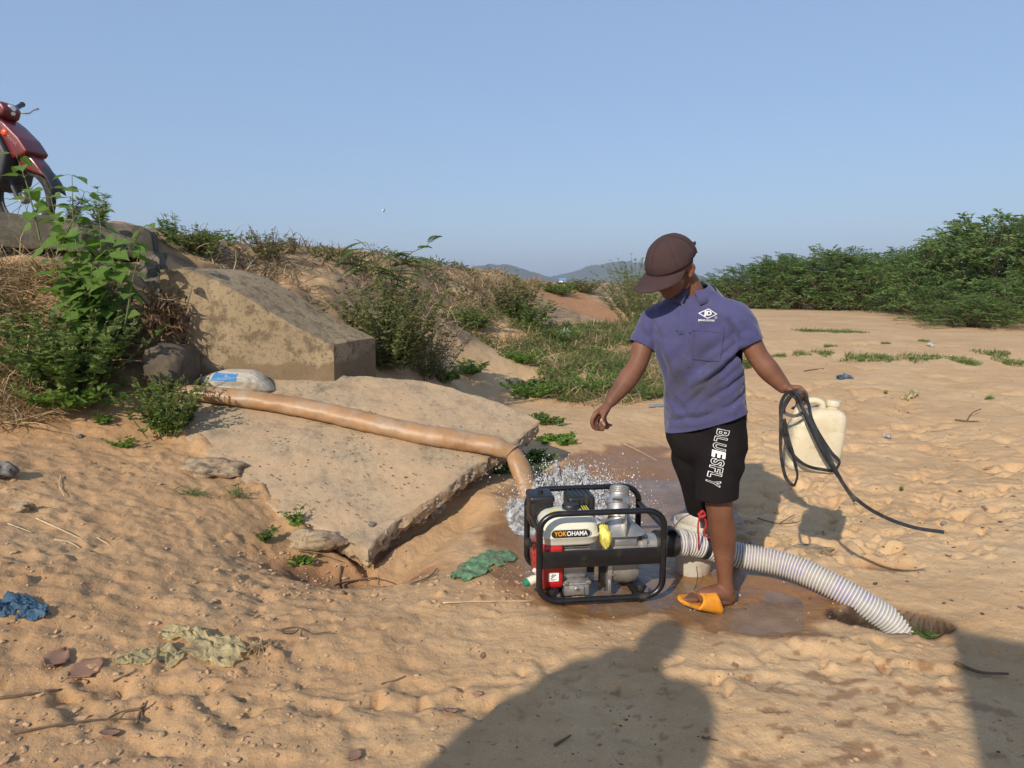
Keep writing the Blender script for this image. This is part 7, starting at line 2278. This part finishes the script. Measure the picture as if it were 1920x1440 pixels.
# twigs and stalks
def twig(pxs, r0, label, mat=None, lift=.006, name='twig', fork=None):
    P = [ong(u, v) for u, v in pxs]
    for q in P: q.z += lift
    mb = MB().tube([q[:] for q in P], [r0 * (1 - .5 * i / (len(P) - 1)) for i in range(len(P))], 6, n=max(10, 5 * len(P)))
    if fork:
        Q = [ong(u, v) + Vector((0, 0, lift * (1 + 2 * i))) for i, (u, v) in enumerate(fork)]
        mb.tube([q[:] for q in Q], [r0 * .6] * len(Q), 5, n=10)
    o = mb.build(name, mat or M_twig, angle=180)
    return tag(o, label, 'twig')
M_pale = simple_mat('pale_stalk', (.50, .40, .25), .8, 0, .2)
twig([(68, 974), (110, 993), (155, 1014)], .0042, 'straight pale stalk on the left sand slope', M_pale, name='stalk')
twig([(102, 1014), (128, 1018), (150, 1030)], .004, 'short bent pale stalk below the straight one', M_pale, name='stalk')
twig([(15, 984), (60, 1000)], .0035, 'short pale stalk at the left picture edge', M_pale, name='stalk')
twig([(115, 895), (112, 915), (121, 935)], .004, 'curved stalk standing out of the sand slope', M_pale, .012, 'stalk')
twig([(182, 1010), (210, 1027)], .0025, 'thin pale stalk right of the bent one', M_pale, name='stalk')
twig([(575, 790), (618, 803)], .003, 'thin pale straw on the apron below the hose', M_pale, .01, 'stalk')
twig([(1165, 832), (1192, 845), (1232, 866)], .004, 'pale straw stalk on the damp sand above the outfall', M_pale, .01, 'stalk')
twig([(0, 1312), (60, 1304), (115, 1296)], .006, 'thick dark twig at the left picture edge')
twig([(25, 1378), (110, 1362), (200, 1352), (262, 1352)], .0045, 'long thin dark twig along the lower left sand', fork=[(200, 1352), (225, 1345), (268, 1342)])
twig([(258, 1360), (264, 1340), (270, 1324)], .006, 'short upright forked twig by the long dark twig', None, .012, fork=[(264, 1340), (278, 1334)])
twig([(212, 1280), (240, 1268), (256, 1260)], .004, 'short dark twig right of the reddish leaf')
twig([(528, 1185), (560, 1182), (580, 1192), (620, 1190)], .004, 'spiky dark twig right of the root tuft', None, .012, fork=[(560, 1186), (548, 1205), (532, 1215)])
twig([(715, 1285), (745, 1277), (760, 1270)], .0035, 'thin dark twig on the open sand in front of the slab')
twig([(830, 1133), (900, 1130), (1000, 1129)], .004, 'long pale twig lying towards the foot of the pump', M_pale)
twig([(645, 1120), (650, 1098), (685, 1092), (712, 1105)], .006, 'curved grey root in the washed hollow', None, .02)
twig([(640, 1065), (636, 1095), (648, 1118)], .007, 'dark upright root under the slab corner', None, .01)
twig([(770, 1100), (800, 1088), (820, 1070)], .005, 'dark brown twig beside the green bag', None, .012, fork=[(795, 1092), (822, 1090)])
twig([(1508, 697), (1525, 694), (1545, 692)], .012, 'brown stick on the sand above the jerrycan', None)
twig([(1790, 790), (1815, 792), (1835, 792)], .008, 'dark branched stick on the right sand', None, .012, fork=[(1812, 792), (1822, 782), (1838, 778)])
twig([(1790, 1250), (1830, 1265), (1890, 1270)], .009, 'dark stick along the top of the shadow in the right corner', None, .014)
twig([(1315, 1385), (1345, 1392)], .004, 'short stick in two pieces on the spotted sand')
twig([(1040, 1400), (1070, 1382)], .005, 'dark stick inside the big shadow')
twig([(560, 1040), (600, 1046), (640, 1060)], .004, 'dry root strand hanging across the washed hollow', None, .02)
twig([(1420, 975), (1460, 985), (1500, 982)], .004, 'thin branching twig in the shadow behind the man', None, .012, fork=[(1460, 985), (1490, 975)])
# stones and concrete lumps
def rock(u, v, size, mat, label, seed, name='stone', cat='stone', sink=.25, p=None):
    p = p or ong(u, v)
    b = bmesh.new(); bmesh.ops.create_icosphere(b, subdivisions=4, radius=1)
    for q in b.verts:
        c = q.co
        f = 1 + .35 * float(fbm(np.array(c.x * 1.3 + seed), np.array(c.y * 1.3 + c.z * .9), 3, seed)) + .10 * float(pnoise(np.array(c.x * 5 + c.z * 3), np.array(c.y * 5), seed + 2))
        q.co = Vector((c.x * size[0] * f, c.y * size[1] * f, c.z * size[2] * f + size[2] * (1 - 2 * sink))) + p
    return tag(MB().bm(b).build(name, mat, angle=60), label, cat)
M_rough = concrete('rubble_concrete', (.32, .235, .145), (.44, .33, .21), (.15, .11, .075))
M_grey = concrete('grey_stone', (.16, .15, .14), (.26, .25, .23), (.10, .09, .08))
cz_ = on_slab(385, 880); cz_.z -= .03
rock(0, 0, (.20, .15, .07), M_rough, 'rough concrete chunk broken off beside the apron', 21, 'concrete_chunk', 'concrete', .3, cz_)
cz_ = on_slab(590, 1004); cz_.z -= .05
rock(0, 0, (.16, .07, .055), M_rough, 'crumbling concrete edge under the near side of the apron', 22, 'concrete_chunk', 'concrete', .3, cz_)
rock(0, 890, (.08, .06, .045), M_grey, 'grey stone at the left picture edge', 23)
rock(150, 820, (.02, .02, .016), M_grey, 'small grey pebble on the left sand slope', 24)
rock(1520, 1036, (.13, .045, .03), M_rough, 'broken flat concrete piece behind the suction hose', 25, 'concrete_chunk', 'concrete', .35)
rock(1770, 983, (.018, .014, .012), M_grey, 'dark pebble near the end of the black strap', 26)
rock(954, 985 - 1000 + 985, (.02, .02, .015), M_grey, 'pebble on the edge of the apron corner', 27, p=on_slab(697, 985))
rock(1085, 1120, (.03, .02, .012), M_rough, 'small mud lump under the pump frame', 28, 'mud_lump', 'mud')
rock(150, 1008, (.05, .04, .025), M_rough, 'tan clod on the left slope', 29, 'clod', 'clod', p=ong(40, 955))
# pebbles, clods, bark bits: uncountable litter on the sand
def bits(name, label, n, regs, smin, smax, mat, seed, flat=.6, cat='litter'):
    r = np.random.default_rng(seed)
    P = []
    for (u0, u1, v0, v1), w in regs:
        for k in range(int(n * w)):
            p = ong(r.uniform(u0, u1), r.uniform(v0, v1)); P.append(p[:])
    P = np.array(P); m = len(P)
    s = smin * (smax / smin)**(r.uniform(0, 1, m)**2.2)
    sh_ = np.stack([r.uniform(.6, 1.6, m), r.uniform(.5, 1.1, m), r.uniform(.35, flat, m)], -1)
    jit = r.uniform(.75, 1.25, (m, len(IV), 1))
    th = r.uniform(0, 2 * pi, m); cs, sn_ = np.cos(th), np.sin(th)
    L = IV[None] * jit * sh_[:, None] * s[:, None, None]
    X = L[..., 0] * cs[:, None] - L[..., 1] * sn_[:, None]; Y = L[..., 0] * sn_[:, None] + L[..., 1] * cs[:, None]
    V = np.stack([X, Y, L[..., 2] + s[:, None] * .15], -1) + P[:, None]
    F = (np.arange(m)[:, None, None] * len(IV) + IF[None]).reshape(-1, 3)
    o = link(name, np_mesh(name, V.reshape(-1, 3), F, smooth=False), mat)
    return tag(o, label, cat, kind='stuff')
M_clod = simple_mat('sand_clod', (.44, .29, .165), .95, 0, .2, 60, .4, 200)
M_bark = leaf_mat('bark_bits', [(.10, .06, .04), (.16, .10, .06), (.07, .05, .04), (.22, .13, .08)], .02, .9)
bits('clods', 'small clods of dry earth scattered on the sand', 1500, [((0, 640, 1040, 1440), .42), ((430, 760, 1020, 1130), .16), ((640, 1280, 1150, 1440), .14), ((760, 1000, 1060, 1140), .12), ((1300, 1920, 1000, 1440), .10), ((0, 420, 760, 1040), .06)], .003, .016, M_clod, 601)
bits('bark_bits', 'dark bark and leaf crumbs scattered over the near sand', 420, [((0, 560, 1050, 1440), .45), ((600, 1280, 1150, 1440), .30), ((1280, 1920, 1180, 1440), .25)], .002, .006, M_bark, 602, .45)
bits('bark_bits', 'dark bark and leaf crumbs scattered over the far sand', 520, [((1380, 1920, 690, 1180), .75), ((1380, 1920, 600, 700), .25)], .003, .014, M_bark, 604, .45)
sl_r = np.random.default_rng(603)
# crumbs on the apron
Ps = []
for k in range(500):
    u, v = sl_r.uniform(430, 960), sl_r.uniform(720, 1000)
    q = on_slab(u, v)
    if poly_sd(np.array(q.x), np.array(q.y), SLAB_XY) < -.06: Ps.append((q + SNOR * .016)[:])
Ps = np.array(Ps); s = sl_r.uniform(.002, .006, len(Ps))
V = (Ps[:, None] + IV[None] * s[:, None, None] * (1.3, 1, .6)).reshape(-1, 3)
o = link('crumbs', np_mesh('crumbs', V, (np.arange(len(Ps))[:, None, None] * len(IV) + IF[None]).reshape(-1, 3), smooth=False), M_bark)
tag(o, 'dark leaf crumbs lying on the concrete apron', 'litter', kind='stuff')

# butterfly
bf = at(720, 397, 5.0)
bfy = thing('butterfly', 'small white butterfly in the air left of the man', 'butterfly', bf[:], .4)
M_wing2 = simple_mat('white_wing', (.85, .86, .78), .6)
for s in (-1, 1):
    MB().add([(0, 0, 0), (.008, s * .016, .014), (.0, s * .022, .018), (-.008, s * .018, .012), (-.010, s * .006, .004), (0, 0, -.001)], [(0, 1, 2, 3), (0, 3, 4)]).build('wing', M_wing2, bfy, smooth=False)
MB().ellipsoid((-.001, 0, 0), (.009, .002, .002)).build('butterfly_body', M_bark, bfy)

# ---------------------------------------------------------------- unseen figures on an added bank behind the camera, casting the foreground shadow
M_oshirt = simple_mat('unseen_figure_shirt', (.30, .30, .28), .9); M_otr = simple_mat('unseen_figure_trousers', (.05, .055, .08), .9)
def figure(name, label, x, y, yaw, H, arms):
    z0 = gz1(x, y)
    t = thing(name, label, 'person', (x, y, z0), yaw)
    k = H / 1.72
    def q(a, b_, c): return Vector((a * k, b_ * k, c * k))
    bd = MB()
    limb(bd, [q(0, 0, .95), q(0, 0, 1.15), q(0, 0, 1.36), q(0, .0, 1.46), q(0, .0, 1.54)], [.14, .14, .15, .07, .055], 16, 30)
    bd.ellipsoid(q(0, .015, 1.615), (.078 * k, .098 * k, .115 * k), None, 20, 14)
    for s in (-1, 1):
        limb(bd, [q(s * .10, 0, .92), q(s * .105, 0, .5), q(s * .11, -.02, .08)], [.085, .06, .04], 12, 24)
        limb(bd, [q(s * .11, -.03, .05), q(s * .12, .16, .035)], [.04, .035], 10, 10)
        sh_, el_, wr_, hn_ = arms[0 if s < 0 else 1]
        limb(bd, [q(s * .17, 0, 1.40), q(*el_), q(*wr_)], [.055, .042, .03], 12, 24)
        limb(bd, [q(*wr_), q(*hn_)], [.03, .035], 10, 8)
        for f in range(4):
            d = (q(*hn_) - q(*wr_)).normalized(); sd2 = d.cross(Vector((0, 1, .3))).normalized()
            limb(bd, [q(*hn_) + sd2 * (f - 1.5) * .019, q(*hn_) + sd2 * (f - 1.5) * .021 + d * .06], [.010, .008], 8, 8)
        limb(bd, [q(*hn_) - Vector((s * .02, 0, 0)), q(*hn_) - Vector((s * .055, -.03, -.01))], [.012, .010], 8, 8)
    link('body', remeshed(bd, .012, 3, 'body'), M_skin, t)
    sh2 = MB()
    limb(sh2, [q(0, 0, .86), q(0, 0, 1.1), q(0, 0, 1.34), q(0, 0, 1.42)], [.225, .215, .20, .12], 20, 30, 1.0)
    for s in (-1, 1):
        el_ = arms[0 if s < 0 else 1][1]
        limb(sh2, [q(s * .12, 0, 1.38), q(s * .18, 0, 1.38), q(s * .17, 0, 1.40).lerp(q(*el_), .65)], [.10, .10, .095], 14, 18)
    link('shirt', remeshed(sh2, .014, 4, 'shirt'), M_oshirt, t)
    tr_ = MB()
    limb(tr_, [q(0, 0, .84), q(0, 0, .98)], [.15, .155], 18, 12)
    for s in (-1, 1): limb(tr_, [q(s * .09, 0, .88), q(s * .105, 0, .5), q(s * .11, -.01, .12)], [.10, .08, .075], 14, 24)
    link('trousers', remeshed(tr_, .014, 3, 'trousers'), M_otr, t)
    hr = MB(); hr.ellipsoid(q(0, -.012, 1.645), (.086 * k, .100 * k, .105 * k), None, 20, 14)
    link('hair', hr.mesh('hair', angle=180), M_hair, t)
    return t
sdir = Vector((sin(SUN_AZ), cos(SUN_AZ)))
tanE = math.tan(SUN_EL)
def stand_for(shadow_px, h, back):
    """where to stand so that a point h above one's feet shades the ground at that pixel"""
    g = atz(*shadow_px, 0.0)
    x, y = g.x - sdir.x * back, g.y - sdir.y * back
    return x, y
g = atz(1248, 1183, 0.0)
def solve_stand(g, h):
    for d in np.linspace(2.0, 6.5, 200):
        x, y = g.x - sdir.x * d, g.y - sdir.y * d
        if gz1(x, y) + h <= d * tanE: return x, y
    return x, y
ox_, oy_ = solve_stand(g, 1.70)
ARM_UP = [((0, 0, 0), (-.27, .02, 1.14), (-.14, .24, 1.20), (-.07, .27, 1.24)), ((0, 0, 0), (.27, .04, 1.14), (.14, .25, 1.20), (.07, .28, 1.24))]
ph1 = figure('person', 'onlooker in grey shirt standing behind the viewpoint, hands together', ox_, oy_, -SUN_AZ, 1.74, ARM_UP)  # unseen figure casting the foreground shadow
g = atz(1075, 1330, 0.0)
ox3, oy3 = solve_stand(g, 1.60)
ARM_DN = [((0, 0, 0), (-.26, .0, 1.12), (-.25, .10, .88), (-.24, .13, .80)), ((0, 0, 0), (.26, .0, 1.12), (.25, .10, .88), (.24, .13, .80))]
figure('person', 'second onlooker in grey shirt behind the viewpoint, arms hanging', ox3, oy3, -SUN_AZ, 1.66, ARM_DN)  # unseen figure added to fill out the foreground shadow
g = atz(1150, 1248, 0.0)
ox4, oy4 = solve_stand(g, 1.60)
figure('person', 'third onlooker in grey shirt between the other two behind the viewpoint', ox4, oy4, -SUN_AZ, 1.66, ARM_DN)  # unseen figure added to fill out the foreground shadow
# unseen crate stack added on that bank to cast the right corner's shadow
g = atz(1796, 1252, 0.0)
cx_, cy_ = solve_stand(g, 2.18)
M_wood = simple_mat('shadow_crate_wood', (.30, .20, .11), .8, 0, .2, 12, .3, 60)
for k in range(3):
    cr_o = thing('shadow_crate', ('lower', 'middle', 'upper')[k] + ' wooden crate of the stack behind the viewpoint', 'crate', (cx_, cy_, gz1(cx_, cy_) - .02 + k * .735), -SUN_AZ)  # unseen crate added to cast the right corner's shadow
    for s in range(6):
        z = .002 + s * .122
        MB().box((0, -.35, z), (.9, -.33, z + .118)).build('shadow_crate_board', M_wood, cr_o)
        MB().box((0, .33, z), (.9, .35, z + .118)).build('shadow_crate_board', M_wood, cr_o)
        MB().box((0, -.329, z), (.02, .329, z + .118)).build('shadow_crate_board', M_wood, cr_o)
        MB().box((.88, -.329, z), (.9, .329, z + .118)).build('shadow_crate_board', M_wood, cr_o)
    MB().box((.021, -.329, .70), (.879, .329, .72)).build('shadow_crate_lid', M_wood, cr_o)
print('STAND', ox_, oy_, cx_, cy_)
